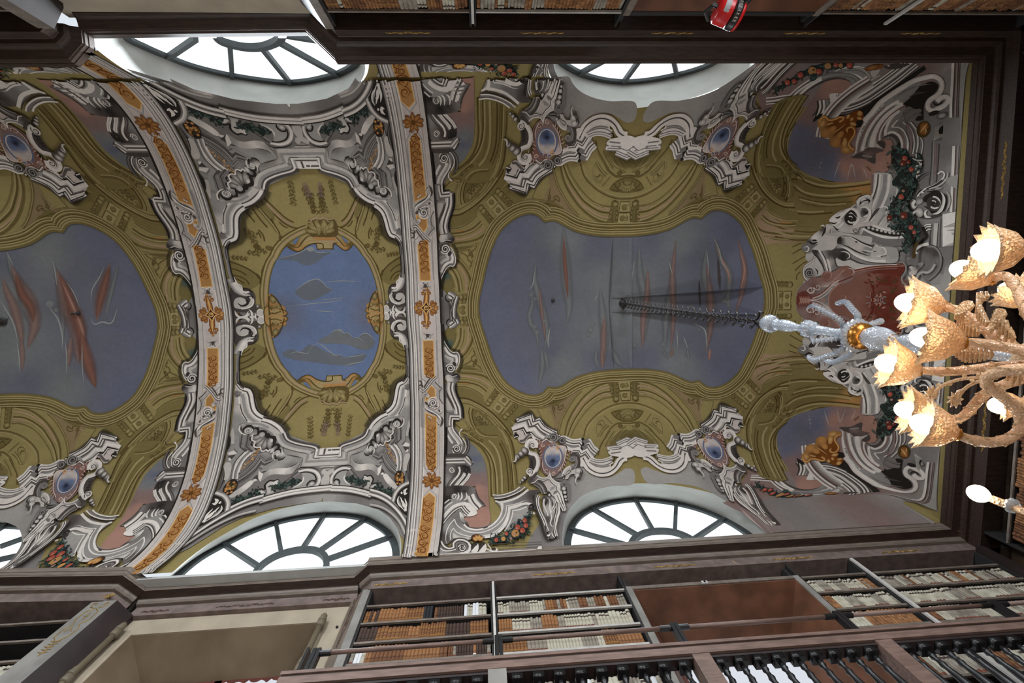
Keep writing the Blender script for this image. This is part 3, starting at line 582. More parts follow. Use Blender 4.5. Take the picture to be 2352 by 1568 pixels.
fill("200,370 320,260 740,330 760,345 930,570 700,620 650,660 560,520 380,580 250,700 170,830", 'G'); S('W', 1.2, "200,350 310,262"); S('W', 1., "195,470 290,380 385,318"); S('D', 1.8, "195,410 280,330 350,285")
S('W', 3.4, "185,660 260,560 400,430 540,370 690,350!"); fill("670,340 745,335 940,575 690,640 600,470 600,400", 'W'); S('DWD', 3.2, "175,800 300,640 450,500 560,445 640,430!"); S('DWDWD', 6.3, "590,440 660,530 735,600", off=2)
# shaped frame around the pink patch of sky
fill("430,560 548,520 548,650 620,800 800,880 1000,890 1250,800 1400,680 1480,480 1360,290 1480,320 2100,60 2352,60 2260,180 2280,500 2140,440 1750,520 1730,640 1640,830 1400,1010 1100,1130 900,1090 770,1170 500,1110 330,1220 260,1270 140,1200 150,1000 180,850", "300,900,G 800,1000,G 1500,700,G 1600,400,G 1900,250,g 500,700,g 200,1100,D 1200,1050,G 2200,200,D 2000,400,g 600,1050,G")
fill("1740,520 2080,430 2180,560 2000,700 1750,900 1560,980 1650,850 1720,700", "1900,600,m 1700,800,G"); fill("548,530 640,640 650,700 730,790 760,860 640,800 570,720", "560,600,W 600,750,G 700,820,D"); S('D', 3.2, "650,800 740,870 850,905 1000,915 1180,870 1330,770 1440,640", tp=3, off=-1)
S('W', 1.9, "640,820 730,900 850,935 1000,935 1180,890 1330,790 1450,650 1500,480 1470,350 1350,290!"); S('W', 2.6, "1500,480 1500,350 1440,320"); S('W', 2.4, "1480,320 1600,300 1800,240 1950,150 2090,40", off=0, tp=0); S('W', 1.1, "430,705! 470,810 560,900 700,975 860,1008 1040,1000 1230,940 1400,830 1530,680 1590,540 1600,400!"); S('W', .9, "1600,400! 1700,390 1850,350 2000,295 2095,290", tp=2)
S('W', 1.1, "430,705! 330,820 260,960 235,1100 240,1200 265,1275", tp=2); S('W', 1., "405,905! 470,990 600,1050 760,1090 900,1095"); S('W', .9, "405,905! 360,980 335,1080 340,1170"); fill("405,1010 470,1060 620,1110 770,1120 750,1170 600,1120 400,1130 390,1080", 'w')
S('W', 2.8, "1110,1110 1280,1080 1440,980 1570,820 1640,640 1665,460! 1800,430 1950,370 2060,350 2160,380"); S('W', 1., "1080,1075 1230,1045 1420,930 1560,760 1620,600 1640,430! 1780,400 1940,345"); S('W', 1.3, "1560,970 1650,830 1720,660 1745,510! 1900,490 2060,420"); S('D', .8, "1620,410 1615,560"); S('K', 2.5, "2140,440 2120,400 2180,380 2200,450 2150,480", tp=3)
S('W', 1.3, "1290,160 1450,165 1620,130 1790,60 1900,-20"); S('g', 2., "1310,205 1500,200 1690,150 1850,70 1980,-30"); S('D', .8, "1330,250 1500,240 1700,185 1900,90"); S('W', 1.1, "1330,235 1500,225 1700,170 1900,75 2020,-20"); S('D', .9, "1360,275 1540,265 1740,205 1950,100 2070,0")
# volute and beads on the cornice, with an apple and leaf garland
fill("130,1180 260,1310 400,1300 420,1230 520,1170 720,1230 760,1300 800,1500 100,1500 90,1360", "200,1300,K 450,1250,D 600,1400,g 150,1450,G")
S('gDWD', 6.5, "110,1200 180,1320 300,1380 430,1340 420,1260 500,1190 620,1190 720,1240 755,1320", tp=0); S('W', 1.1, "100,1350 180,1410 320,1420 460,1385"); S('W', 3.2, "700,1190 775,1280 770,1390 700,1450 590,1460 530,1420", tp=3); volute(600, 1360, 95, 200, 1, 'W', 'K', 'D')
for bx in (890, 1065): S('K', 1, f"{bx-90},1230 {bx-60},1330 {bx-80},1400"); blob(bx, 1330, 90, 115, 'DK', .3); fill(f"{bx-85},1440 {bx-10},1340 {bx+60},1250 {bx+88},1330 {bx+60},1430 {bx},1460", 'W')
S('W', 1.4, "1150,1370 1250,1420 1350,1430 1395,1400 1370,1370", tp=0); blob(1310, 1375, 50, 35, 'KD'); S('W', 1., "1180,1265 1220,1330 1260,1400")
S('D', .7, "1240,1265 1700,1245 2400,1215"); S('D', .7, "1380,1325 1900,1300 2400,1275"); S('W', 1., "100,1500 600,1480 1200,1450 2400,1390", off=0)
motif('painted_garland', 5, RB4)
fr(1000, 1120)
S('e', 7., "2160,520 2080,650 1980,780 1850,930 1650,1060 1450,1150 1200,1160", tp=3); leafs("2170,520 2100,650 2050,850 1950,1050 1750,1130 1500,1180 1200,1180", 90, 130, 'eEE', 3); leafs("2050,640 1850,800 1650,960 1450,1070 1250,1120", 60, 80, 'EeN', 4)
for a_ in ((2010, 730, 52, 'a'), (2035, 850, 55, 'a'), (1850, 890, 62, 'a'), (1960, 960, 60, 'a'), (1800, 1030, 88, 'Y'), (1600, 1035, 42, 'a'), (1370, 1170, 48, 'a'), (1530, 1150, 50, 'n'), (1700, 1140, 34, 't')): fruit(*a_)
blob(930, 1120, 130, 80, 'yK'); shell(960, 1200, -1.6, 130, 4, ('Z', 'Y', 'y'), 2.4); blob(2130, 470, 50, 45, 'KD'); blob(2225, 570, 32, 20, 'W', .2)
# ---------------------------------------------------------------- the pink and blue patch of sky behind the frames
motif('painted_sky_patch', 2, RB4)
fr(1000, 980)
fill("745,360 870,420 970,540 1070,680 1130,850 1165,1050 1180,1250 1200,1568 1210,1800 1230,2150 1000,2300 700,2200 640,2060 900,1950 880,1500 900,1340 600,1400 560,1200 640,700 700,600", "900,600,C 950,900,C 900,700,U 900,1200,t 1000,1400,T 1000,1950,T 800,2050,T 1100,1250,t 700,1250,t")
# ---------------------------------------------------------------- white cornice pieces, medallions and corner scrolls round the windows
motif('painted_plaster_field', 1, ALL6)
fr(0, 0, 1)
fill("1262,1100 1290,1080 1330,1062 1345,1075 1355,1088 1375,1094 1400,1095 1420,1086 1440,1075 1455,1080 1455,1110 1400,1117 1364,1126 1333.5,1141 1313,1162 1301,1182 1293,1213 1291,1240 1290,1290 1200,1290 1215,1240 1250,1180", "1260,1120,g 1300,1110,G 1400,1105,m 1440,1095,m 1270,1200,g 1310,1150,G 1360,1100,m")
motif('painted_cornice_break', 4, ALL6)
fr(1160, 940)
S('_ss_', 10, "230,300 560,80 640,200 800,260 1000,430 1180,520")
fill("160,405 260,290 300,225 590,125 620,230 780,245 900,400 1160,540 1180,640 1100,700 950,640 850,680 700,650 560,620 420,760 320,720 280,650 205,625 190,540", "400,300,w 300,600,p 500,400,w 900,550,G 700,400,w 250,500,w")
S('WDWgWD', 8.5, "275,295! 555,205! 600,330! 620,365! 745,300! 830,420 960,500 1140,580", off=3, k=False); S('WK', 2.2, "305,230! 585,128! 600,220! 620,300! 775,250! 860,370 1000,460 1150,540"); S('gD', 2., "260,310! 490,245! 540,390! 690,385! 800,500 920,580")
S('W', 3.4, "150,430! 440,345! 500,455! 520,490! 650,430! 760,560 880,640"); S('DWD', 3.6, "195,510! 405,435! 465,540! 480,575! 585,540! 700,650 790,690"); S('K', 1.3, "205,480! 420,420! 480,520! 570,505!")
fill("260,505 400,480 425,560 455,590 570,560 520,640 440,740 340,740 320,690 290,640 320,600", 'p'); fill("205,560 250,530 320,600 290,640 205,625", 'K'); S('W', 1., "200,630 290,605"); S('_s', 6, "330,740 430,730 520,640 590,560")
S('K', 1.8, "590,600 680,670 720,700"); S('W', 2., "590,580 640,640 690,670", tp=3)
volute(1080, 620, 100, 300, -1, 'G', 'K', 'D'); S('G', 1.4, "1150,545 1190,620 1160,700 1080,725 1000,690"); blob(1220, 575, 30, 32, 'KK'); blob(1222, 582, 18, 20, 'Ww')
# right wing running to the window axis
fill("1240,610 1340,590 1500,670 1640,680 1720,640 1760,740 1890,660 1960,780 2090,880 2000,1000 1990,1080 2100,1120 2300,1110 2352,1090 2352,1440 2200,1480 2050,1460 1900,1400 1800,1290 1700,1280 1620,1000 1500,960 1390,900 1360,800 1250,780", "1500,750,w 1700,1150,W 2000,1300,W 2200,1300,W 1500,900,w 1900,900,w")
S('GgWDWGW', 10, "1345,700 1420,735 1530,765 1670,755! 1745,845! 1880,785! 1960,905 2060,985"); S('K', 3.2, "1735,640! 1765,700! 1770,760! 1720,900", tp=0); S('g', 5, "1770,745! 1885,690", tp=0); S('g', 5., "1750,880! 1850,820", tp=0)
S('W', 3.6, "1380,850 1500,905 1660,880! 1725,985! 1840,920! 1920,1040 1990,1110"); S('gDWD', 4., "1520,955! 1650,960! 1700,1045! 1810,985! 1900,1110"); S('DWD', 2.8, "1790,1165 1870,1290 1990,1375 2130,1405 2352,1380"); 
S('WgWGWg', 7.5, "1925,1150 2010,1190 2150,1220 2300,1200 2400,1140"); S('g', .8, "1980,1110 2080,1150 2200,1160 2352,1140"); S('gG', 1.6, "1900,1180 2050,1270 2200,1290 2352,1260")
volute(1285, 695, 95, 200, 1, 'G', 'K', 'D'); S('W', 1.1, "1250,610 1350,600 1480,665 1600,685 1700,650"); S('D', .8, "1360,800 1400,870 1380,900")
fr(1200, 800, 3.92)
S('WWDWW', 7.5, "545,985 585,1060 640,1105 710,1125 780,1112 840,1068 875,1010 910,985 942,968 950,972", off=0); S('W', 3., "540,1010 600,1100 700,1142 800,1125 870,1060 905,1010 942,1000"); S('WgWGW', 5.5, "615,1000 680,1018 750,1010 810,985"); S('K', 1.1, "790,960 830,968 825,1000 780,1010", tp=3)
fill("770,930 850,900 870,870 942,830 1010,860 1020,900 1010,960 942,985 870,975 790,960", 'W'); S('gWgWg', 5.5, "765,900! 890,885!"); S('WgWgWg', 6.5, "850,862! 942,820! 1030,858!"); S('gW', 3., "785,940! 885,925!"); S('W', 1.2, "762,893! 800,915! 790,950!"); S('g', .8, "870,900! 942,868! 1005,900!")
# ---------------------------------------------------------------- blue medallions
motif('painted_medallion', 5, ALL6)
fr(1160, 940)
S('_s', 6, "760,760 700,950 760,1300 900,1500 1050,1540", off=2)
fill("800,720 940,655 1010,720 1110,720 1180,800 1340,820 1380,900 1350,1050 1330,1250 1230,1400 1120,1500 980,1500 860,1420 790,1300 760,1150 800,950 740,860", "900,700,t 1000,740,R 850,1300,t 1300,1150,t 1250,860,p 800,900,R 1150,1420,t")
S('W', 1., "830,740 930,665! 1000,725 1080,735"); S('D', .7, "850,760 930,690 1010,750"); S('RW', 1.4, "1210,1390 1320,1220 1370,1000 1390,900! 1350,830 1250,810")
O_ = oval(1078, 1060, 200, 250, 0.05); fill(None, 'm', P=O_); S('bUb', 2.4, O_, closed=True); S('p', 1.4, oval(1078, 1065, 178, 232, .05), closed=True)
fill(None, [(FR[0]+1050/9.8, FR[1]+880/9.8, 'p'), (FR[0]+960/9.8, FR[1]+960/9.8, 'p'), (FR[0]+1180/9.8, FR[1]+940/9.8, 'p'), (FR[0]+1080/9.8, FR[1]+1160/9.8, 'N'), (FR[0]+1080/9.8, FR[1]+1220/9.8, 'S'), (FR[0]+1000/9.8, FR[1]+1080/9.8, 'b'), (FR[0]+1170/9.8, FR[1]+1080/9.8, 'b'), (FR[0]+1160/9.8, FR[1]+1250/9.8, 'b')], P=oval(1078, 1075, 165, 220, .05), step=2.6)
for q in ((1050, 800, 55, 200, -1, 'R'), (1195, 850, 55, 60, 1, 'n'), (1100, 1440, 45, 90, 1, 'T'), (940, 1380, 55, 0, 1, 'R'), (840, 800, 42, 0, 1, 'T'), (745, 715, 45, 90, -1, 'R'), (1470, 970, 42, 200, 1, 'R')): spi(q[5], 1.7, q[0], q[1], q[2], 1.2, q[3], q[4]); spi('p', .6, q[0], q[1], q[2]*1.2, 1.2, q[3], q[4])
for i, (x_, y_, a_) in enumerate(((780, 880, 2.2), (800, 950, 2.4), (820, 1020, 2.6), (790, 1090, 2.7), (770, 1150, 2.9), (1400, 1040, .4), (1390, 1110, .6), (1350, 1190, .8), (1330, 1250, 1), (1290, 1310, 1.2), (1250, 1370, 1.2))): S('xTp', 1.9, np.array([[FR[0]+(x_-45*math.cos(a_))/9.8, FR[1]+(y_-45*math.sin(a_))/9.8], [FR[0]+x_/9.8, FR[1]+(y_-10)/9.8], [FR[0]+(x_+50*math.cos(a_))/9.8, FR[1]+(y_+50*math.sin(a_))/9.8]]), tp=3)
S('p', .9, "850,1130 840,1250 880,1370 960,1450", tp=3); S('x', .7, "820,1130 815,1260 860,1390")
motif('painted_corner_scroll', 6, ALL6)
fr(1160, 940)
S('_s', 7, "470,780 480,960 600,1000 640,1200 620,1400 480,1500", off=-2)
fill("520,1010 640,1000 700,1080 710,1250 660,1370 600,1420 540,1300 560,1180", 'D'); squig(590, 1090, 40, 1.5, 'K', 5, .7)
S('WWw', 4.6, "690,860 700,760 640,705 560,705 495,770 490,870 520,950 600,990 680,1010 735,1100 745,1240 700,1360 620,1450 540,1490", tp=0); volute(620, 810, 72, 90, 1, 'D', 'w', 'W', 1.4); volute(555, 1400, 78, 60, -1, 'D', 'w', 'W', 1.4); S('W', 2.4, "690,880 690,930", tp=3)
beads("430,920 350,990 270,1060", [85, 70, 60], 'WD', 'D', .8); S('WwD', 2.6, "250,1060 260,1120 220,1180 165,1170", tp=2); beads("440,1530 390,1590 340,1640", [52, 42, 30], 'WD', 'K', .8)
# lower body between medallion and window
fr(1160, 1080)
fill("520,190 640,180 720,90 850,160 990,130 1010,60 1060,170 1180,280 1240,330 1250,480 1380,820 1340,920 1240,800 1150,680 1060,560 960,480 930,520 850,520 800,450 650,320 560,300", "900,330,p 850,200,G 1100,400,w 1250,600,W 700,280,g 600,230,D")
S('W', 1., "710,100! 770,150 860,170 960,150 1010,60! 1030,150 1100,230 1230,290"); S('W', .8, "590,285! 660,275! 740,195! 850,225 950,210 1000,180! 1060,260 1170,345! 1180,430! 1240,520! 1350,870"); S('D', .8, "600,300 680,290 750,215 860,245 990,205 1060,290 1160,370 1165,440 1225,520 1330,880")
S('gD', 3., "650,310 760,360 830,460 850,520", off=0); S('gDD', 4, "740,240 840,310 900,410 930,500"); S('G', 3.2, "1020,460 1060,400 1140,370", tp=3); S('g', 3., "1090,540 1130,490 1190,470", tp=3)
S('WgW', 3.6, "1170,560 1230,700 1330,900", tp=0); S('WD', 2.2, "1270,460 1310,620 1370,850"); S('W', 1.2, "1215,300 1215,400"); S('K', .6, "1240,560 1350,860")
volute(1335, 320, 62, 20, 1, 'G', 'K', 'D'); S('g', 3.4, "1290,240 1400,260 1420,400 1430,560 1400,680"); beads("1325,410 1345,495 1358,590 1370,660", [48, 42, 38, 24], 'WG', 'K', .95)
S('D', 3, "720,50 640,140 560,180", tp=0); S('s', 2., "1100,190 1200,240 1260,250", tp=3)
# hanging leaf bracket
fill("840,600 880,560 980,590 1020,580 1090,570 1150,680 1130,900 1080,1200 1130,1500 1020,1540 960,1300 900,1050 850,850", "900,650,D 1000,900,w 1080,650,g 1050,1300,g 950,1100,D")
S('gDWDWg', 6.2, "755,560 720,640 730,790 790,960 870,1130 920,1280 960,1380", tp=0); S('W', 1.8, "930,600 1000,660 1010,860 1050,1050 1020,1200 1080,1290 1060,1370", tp=3); S('K', 2., "930,650 920,740 950,690", tp=3); blob(930, 690, 26, 55, 'KD', .1); blob(1080, 760, 20, 50, 'KD', -.1)
S('Ww', 2., "890,640 870,720 900,850 960,960 970,1020"); S('WgW', 3.4, "1040,610 1110,680 1120,800 1070,900 1040,1000", tp=3); 
for i in range(7): S('W', .8, np.array([[FR[0]+(930+i*12)/9.8, FR[1]+(820+i*62)/9.8], [FR[0]+(975+i*8)/9.8, FR[1]+(760+i*62)/9.8]]), tp=3); S('D', .7, np.array([[FR[0]+(945+i*12)/9.8, FR[1]+(860+i*62)/9.8], [FR[0]+(985+i*8)/9.8, FR[1]+(800+i*62)/9.8]]), tp=3)
S('DWDWg', 4.6, "1175,740 1185,900 1140,1080 1120,1300 1160,1480"); S('W', 1.8, "1215,760 1230,900 1180,1080 1150,1260", tp=3); blob(1000, 550, 30, 36, 'WG'); S('K', 1.3, "950,520 980,480 1030,540")
S('gD', 3.6, "880,1250 930,1450 1000,1540"); S('W', 2., "930,1450 980,1470 1020,1420", tp=3); S('W', 1.2, "1050,1380 1070,1460 1120,1520", tp=3); S('_s', 9, "700,900 800,1150 880,1400 960,1540", off=-6)
S('_s_', 6, "640,560 660,700 700,900")
# gourd-ended scroll on the window side
fr(1160, 940)
S('gD', 6.5, "1480,1060 1560,1040 1620,1100 1630,1220 1580,1330 1480,1350", off=0); volute(1515, 1115, 68, 200, -1, 'G', 'D', 'g'); S('G', .9, "1600,1060 1625,1200 1580,1320")
fill("1285,1540 1300,1420 1370,1310 1460,1268 1500,1290 1490,1370 1600,1330 1640,1370 1600,1440 1480,1460 1400,1568", 'w'); S('D', .8, "1330,1560 1360,1450 1450,1360 1480,1380 1440,1440 1380,1470 1340,1560"); S('W', 1.4, "1290,1520 1310,1420 1380,1320 1470,1275"); S('G', 1., "1340,1480 1420,1390 1470,1370")
beads("1650,1380 1630,1480", [80, 70], 'WG', 'D', .8); fr(1160, 1080); S('WG', 1.8, "1620,130 1600,200 1590,260 1610,300 1640,290", tp=2); S('D', 1., "1700,20 1680,120 1640,170")
S('gK', 2.2, "1290,80 1330,120 1250,170 1100,180", tp=3)
# ---------------------------------------------------------------- banded arches (traced once, mirrored for the second arch)
RLs = "931,685 934,740 939,800 941,876 943,930 943,978 943.5,1025 943,1068 940.5,1120 935,1182 931,1225 926,1262 919,1310"
RRs = "1012,685 1015,740 1018,815 1021,870 1022.5,925 1023.5,1004 1022.5,1060 1022,1100 1019.5,1171 1017,1205 1013,1235 1008,1270 1002,1310"
motif('painted_arch_band', 6, MB4)
fr(0, 0, 1)
RLp, RRp = path(RLs), path(RRs)
fill(None, 'p', P=np.r_[RLp, RRp[::-1]], step=7)
S('KgGWDGWGm', 9.5, RLp, off=8.5); S('K', 1.9, RRp, off=-1.5); S('w', 2.5, RRp, off=-8); S('G', .6, RRp, off=-13)
def inset(a): return RLp+(resample(RRp, len(RLp))-RLp)*a
S('WgpwGW', 8, inset(.36)[4:], off=-5)
GP = ["971.8,783 995.5,781 998,865 992.5,868 984,862 974,859", "990,885 999,893.6 999.7,910 987,912.8 978,922 976.5,914 982,897", "977,948 1003,958 1002.5,1020 1001.8,1071 992.9,1084 979,1068 977.5,1010",
      "986.5,1130.6 999.8,1142 996.7,1181.6 991.6,1222 985.5,1260 979,1295 950,1295 957,1260 962,1222 968,1181.6 972,1143"]
S('G', .8, "1002,782 1005,868", ); S('w', 1.6, "967,775 970,862! 985,872", k=True); S('G', 1., "964,775 966.5,866! 978,876 990,882!"); S('Gw', 1.6, "1007,955 1006,1074! 994,1092!"); S('Gw', 1.6, "972.5,940 974.5,1072! 990,1092!"); S('wG', 1.5, "968,1200 974,1140! 987,1124! 1002,1138! 999,1190")
S('G', 1., "954,1290 965,1210")
for g_ in GP: fill(g_, 'Y', k=True, step=5); S('Z', .9, g_+" ", closed=True, k=True)
for g_ in GP[:1]+GP[2:]: P_ = px(g_); S('y', .8, P_[-2:]*[[1, 1], [1, 1]]+[1.6, 0])
squig(985, 797, 9.5, 1.55, 'y', 5, 1.1); squig(991, 975, 10, 1.57, 'y', 8, 1.1); squig(985, 1148, 11, 1.66, 'y', 3, 1.2); squig(977, 1205, 11, 1.72, 'y', 4, 1.2)
fr(880, 860, 13.07)
S('DWg', 2.6, "1600,70 1480,180 1370,320 1290,430 1200,500 1130,470", tp=0); S('D', 1.4, "1410,110 1300,260 1230,390"); S('GwG', 1.8, "1490,260 1600,400 1660,440! 1620,560 1670,720"); S('DGw', 2., "1560,200 1680,330 1780,400! 1710,520 1710,700 1800,860", tp=0); S('D', 1.6, "1045,195 1120,190 1155,250 1140,320 1200,380", tp=3); S('D', 1.4, "1050,370 1110,310 1190,330 1200,400", tp=3); S('D', 1., "1060,480 1080,400 1140,380", tp=3)
S('GpG', 2.2, "1130,900 1140,750 1180,620 1260,550 1340,570"); blob(1340, 640, 55, 60, 'pw'); S('G', 1.4, "1210,1000 1210,760 1240,650 1330,590"); S('G', 1.2, "1130,890 1135,1100 1150,1568"); S('Gw', 1.8, "1210,1000 1225,1250 1225,1568")
# leaf spray across the band
S('WWG', 4.4, "1250,930 1330,1030 1480,1120 1620,1210 1740,1300 1780,1400 1740,1500", tp=3); S('D', 1.6, "1250,1010 1340,1090 1480,1160 1600,1230 1680,1320", tp=3); S('D', 2.6, "1720,1260 1780,1340 1770,1440 1720,1560", tp=3); volute(1490, 850, 120, 190, 1, 'W', 'D', 'g', 1.7); S('W', 1., "1365,880 1370,780 1430,700 1540,690 1600,740")
for a_ in ((1300, 860, 60, 'D'), (1380, 950, 48, 'K'), (1600, 960, 44, 'D'), (1680, 1080, 40, 'D')): blob(a_[0], a_[1], a_[2], a_[2]*.6, a_[3], .8, 10)
for i, (x_, y_, a_) in enumerate(((1420, 970, -.9), (1490, 1000, -.8), (1560, 1020, -.6), (1640, 1010, -1.2), (1680, 960, -1.6), (1720, 1150, -.5), (1760, 1110, -1.1), (1400, 1250, 1.6), (1460, 1290, 1.9), (1640, 1380, 1.3), (1690, 1440, 1.5))):
    S('D', 2., np.array([[FR[0]+(x_-30)/13.07, FR[1]+(y_+8)/13.07], [FR[0]+(x_+60*math.cos(a_)-20)/13.07, FR[1]+(y_+60*math.sin(a_)+14)/13.07]]), tp=2); S('W', 1.7, np.array([[FR[0]+(x_-30)/13.07, FR[1]+y_/13.07], [FR[0]+(x_+60*math.cos(a_))/13.07, FR[1]+(y_+60*math.sin(a_))/13.07]]), tp=2)
fr(880, 700, 13.07)
S('DGw', 2., "1200,845 1280,880 1320,940 1300,1020 1250,1050 1200,1010", tp=3); fill("1290,870 1400,880 1460,870 1400,930 1370,990 1330,980", 'D'); S('wGG', 2., "1520,870 1430,900 1400,980 1440,1040 1500,1030", tp=3); S('W', 1., "1180,960 1250,1050 1370,1030 1500,1055")
motif('gilded_diamond_mount', 8, ['I', 'M'])
fr(880, 640, 13.07)
cx_, cy_ = 1290, 875
for s_ in (-1, 1):
    S('yYZYy', 6.5, np.array([[FR[0]+cx_/13.07, FR[1]+(cy_+s_*120)/13.07], [FR[0]+(cx_+15)/13.07, FR[1]+(cy_+s_*330)/13.07], [FR[0]+(cx_+25)/13.07, FR[1]+(cy_+s_*560)/13.07]]), tp=2)
    for t_ in (-1, 1):
        blob(cx_+t_*90, cy_+s_*440, 62, 48, 'Zy', .5*t_*s_, 12); blob(cx_+t_*55, cy_+s_*530, 44, 36, 'Yy', 0, 12); spi('y', .8, cx_+t_*90, cy_+s_*440, 50, 1.1, 90)
        blob(cx_+t_*210, cy_+s_*90, 130, 70, 'Yy', t_*s_*.5, 14); blob(cx_+t_*300, cy_+s_*25, 70, 50, 'Zy', 0, 12); blob(cx_+t_*170, cy_+s_*170, 70, 48, 'Yy', t_*s_*.9, 12)
        S('k', .9, np.array([[FR[0]+(cx_+t_*130)/13.07, FR[1]+(cy_+s_*120)/13.07], [FR[0]+(cx_+t_*270)/13.07, FR[1]+(cy_+s_*130)/13.07]]), tp=3)
    blob(cx_+20, cy_+s_*590, 40, 40, 'Zy', 0, 12)
Dm = np.array([[0, -190], [150, 0], [0, 190], [-150, 0]])*1.
fill(None, 'K', P=np.array([[FR[0]+(cx_+a)/13.07, FR[1]+(cy_+b)/13.07] for a, b in Dm]))
for a, b in zip(Dm, np.roll(Dm, -1, 0)):
    m_ = (a+b)*.5*.72; S('yZZY', 1.9, cat(np.array([[FR[0]+(cx_+p[0]*1.15)/13.07, FR[1]+(cy_+p[1]*1.15)/13.07] for p in (a, m_*1.05, b)]), 2))
spi('Z', .8, cx_, cy_, 70, 1.3, 0); S('Z', .7, oval(cx_, cy_, 60, 60), closed=True); blob(cx_, cy_, 22, 22, 'Zy')
motif('gilded_leaf_mount', 8, MB4)
fr(860, 1040, 9.8)
for i in range(9):
    a = 2*math.pi*i/9+.2; rx = 150 if abs(math.cos(a)) > .5 else 105
    blob(1290+math.cos(a)*rx*.85, 625+math.sin(a)*90, 95, 44, 'Yy', math.atan2(math.sin(a)*.7, math.cos(a)), 12); S('Z', .8, np.array([[FR[0]+(1290+math.cos(a)*30)/9.8, FR[1]+(625+math.sin(a)*20)/9.8], [FR[0]+(1290+math.cos(a)*rx*1.35)/9.8, FR[1]+(625+math.sin(a)*135)/9.8]]), tp=3)
blob(1290, 620, 40, 45, 'yk')
# ---------------------------------------------------------------- middle bay
motif('painted_plaster_field', 1, MC4)
fr(0, 0, 1)
fill("742,1038 776,1040 781,1018 806,1008 835,993 852,966 885,944 899,925 907,891 913,878 939,866 941,876 943,978 943,1068 940,1120 935,1182 930,1240 921,1230 913,1215 895,1188 870,1170 820,1156 760,1151 742,1152", "760,1100,m 850,1080,G 930,1000,G 900,1120,g 880,1000,G 820,1140,g 900,920,p 780,1060,w", k=True, step=7)
motif('painted_coffering', 1, MC4)
fr(740, 700)
S('oLPoLq', 8.5, "1335,-40 1365,300 1375,600 1350,850 1300,1080 1220,1300 1130,1440 1090,1530 1000,1660 880,1780 740,1880 600,1960 480,2010"); S('k', .8, "1290,660 1268,850 1228,1030 1178,1180 1108,1340 1028,1450 960,1568 905,1640"); S('o', .8, "1440,300 1440,620 1420,850"); S('q', .8, "1390,1080 1350,1200 1250,1380")
fill("1430,900 1500,1080 1700,1250 1900,1340 1900,950 1750,760 1600,760", 'O')
for t_ in ("1610,850 1650,930 1750,1010 1880,1045", "1640,1040 1720,1110 1820,1160 1900,1185", "1430,960 1480,1060 1600,1170 1750,1260 1900,1320", "1690,860 1760,930 1860,980"): S('qk', 1.4, t_, tp=0)
S('k', .8, "1430,870 1420,1000 1470,1080"); squig(1580, 1380, 45, 0.1, 'q', 4, .8); squig(1350, 1470, 50, .2, 'q', 3, .8)
fr(740, 840)
for t_ in ("650,640 760,665 880,760 980,900 1080,1060 1160,1180", "700,760 800,830 900,950 1000,1100 1110,1260", "1040,720 1100,850 1180,980 1260,1090", "1160,650 1240,800 1330,1010", "980,380 980,560 1030,700 1060,830", "1350,760 1400,860 1450,950"): S('qk', 1.2, t_)
S('Lo', 2.2, "1010,560 1080,730 1170,900 1240,1040"); fill("1020,800 1080,900 1220,1110 1160,1160 1000,930", 'O'); S('P', 2., "720,700 850,790 980,960 1080,1130"); S('q', 1., "820,650 880,680 940,760"); S('q', .9, "930,460 970,480 1000,430"); spi('q', .9, 1160, 210, 50, 1.3, 0); blob(1200, 230, 60, 45, 'oq', .5); S('q', 1.3, "1250,370 1260,500 1320,600"); S('q', 1.2, "1300,440 1330,540 1370,500")
squig(1380, 130, 60, 1.4, 'q', 5, .9); squig(1500, 400, 50, 1.5, 'q', 3, .8); squig(120, 950, 55, 1.5, 'q', 5, .8); squig(290, 930, 60, 1.4, 'q', 6, .9); squig(640, 1090, 55, 1.7, 'q', 6, .8); squig(330, 1250, 50, 1.5, 't', 4, .8); squig(1250, 120, 40, .8, 'q', 4, .7)
motif('painted_sky', 2, MC4)
fr(0, 0, 1)
fill("742,696 876,696 874,740 871.6,766 869.6,786.7 865.5,805 860.4,820.4 853,836.7 845,848 838,860 830,868 823,864 813.5,857 805,860 797,866.5 785,872 778.8,873.7 767.5,873 757,873 742,873", "760,720,b 860,720,U 800,800,b 760,860,b 860,800,b", k=True, step=8)
fill("806,888 815,872 821,875 812,884", 'b', k=True)
motif('painted_shell_cartouche', 4, MC4)
fr(740, 700)
fill("1015,-30 1015,150 1030,240 1075,260 1090,400 1160,480 1170,570 1240,650 1300,640 1310,-30", "1050,50,Y 1150,300,o 1230,500,Y 1200,100,q 1280,300,q 1080,300,L")
shell(1300, 60, 2.2, 300, 4, ('L', 'Y', 'q'), 1.9); blob(1225, 540, 60, 90, 'Lq', -.2); S('LqL', 1.8, "1330,210 1250,250 1200,350 1220,420", tp=3); S('k', 1.2, "1290,200 1300,400 1290,620"); S('k', 1., "1040,240 1100,420 1170,560 1260,650")
S('L', 1., "1100,-20 1150,60 1260,80"); S('q', 1.2, "1080,80 1200,120 1300,100")
fr(740, 840)
fill("0,340 80,335 100,225 270,225 270,322 440,330 560,270 640,195 720,165 830,215 900,290 850,340 790,300 730,320 620,450 500,520 300,500 0,500", "200,300,L 500,350,L 700,240,Y 300,460,P 800,280,q 100,420,P")
S('k', 1., "20,345 80,335 100,225! 270,225! 270,322 440,330 560,270 640,195 720,165 830,215 890,290", tp=0); S('q', 1.4, "380,500 500,480 600,380 700,250 800,250", tp=3); S('LY', 2., "300,400 480,400 600,300 700,210 800,250", tp=3); S('Y', 2.4, "30,440 200,430 400,450")
fill("0,500 460,520 490,620 460,720 400,760 330,820 240,800 180,850 100,800 0,830", 'q'); 
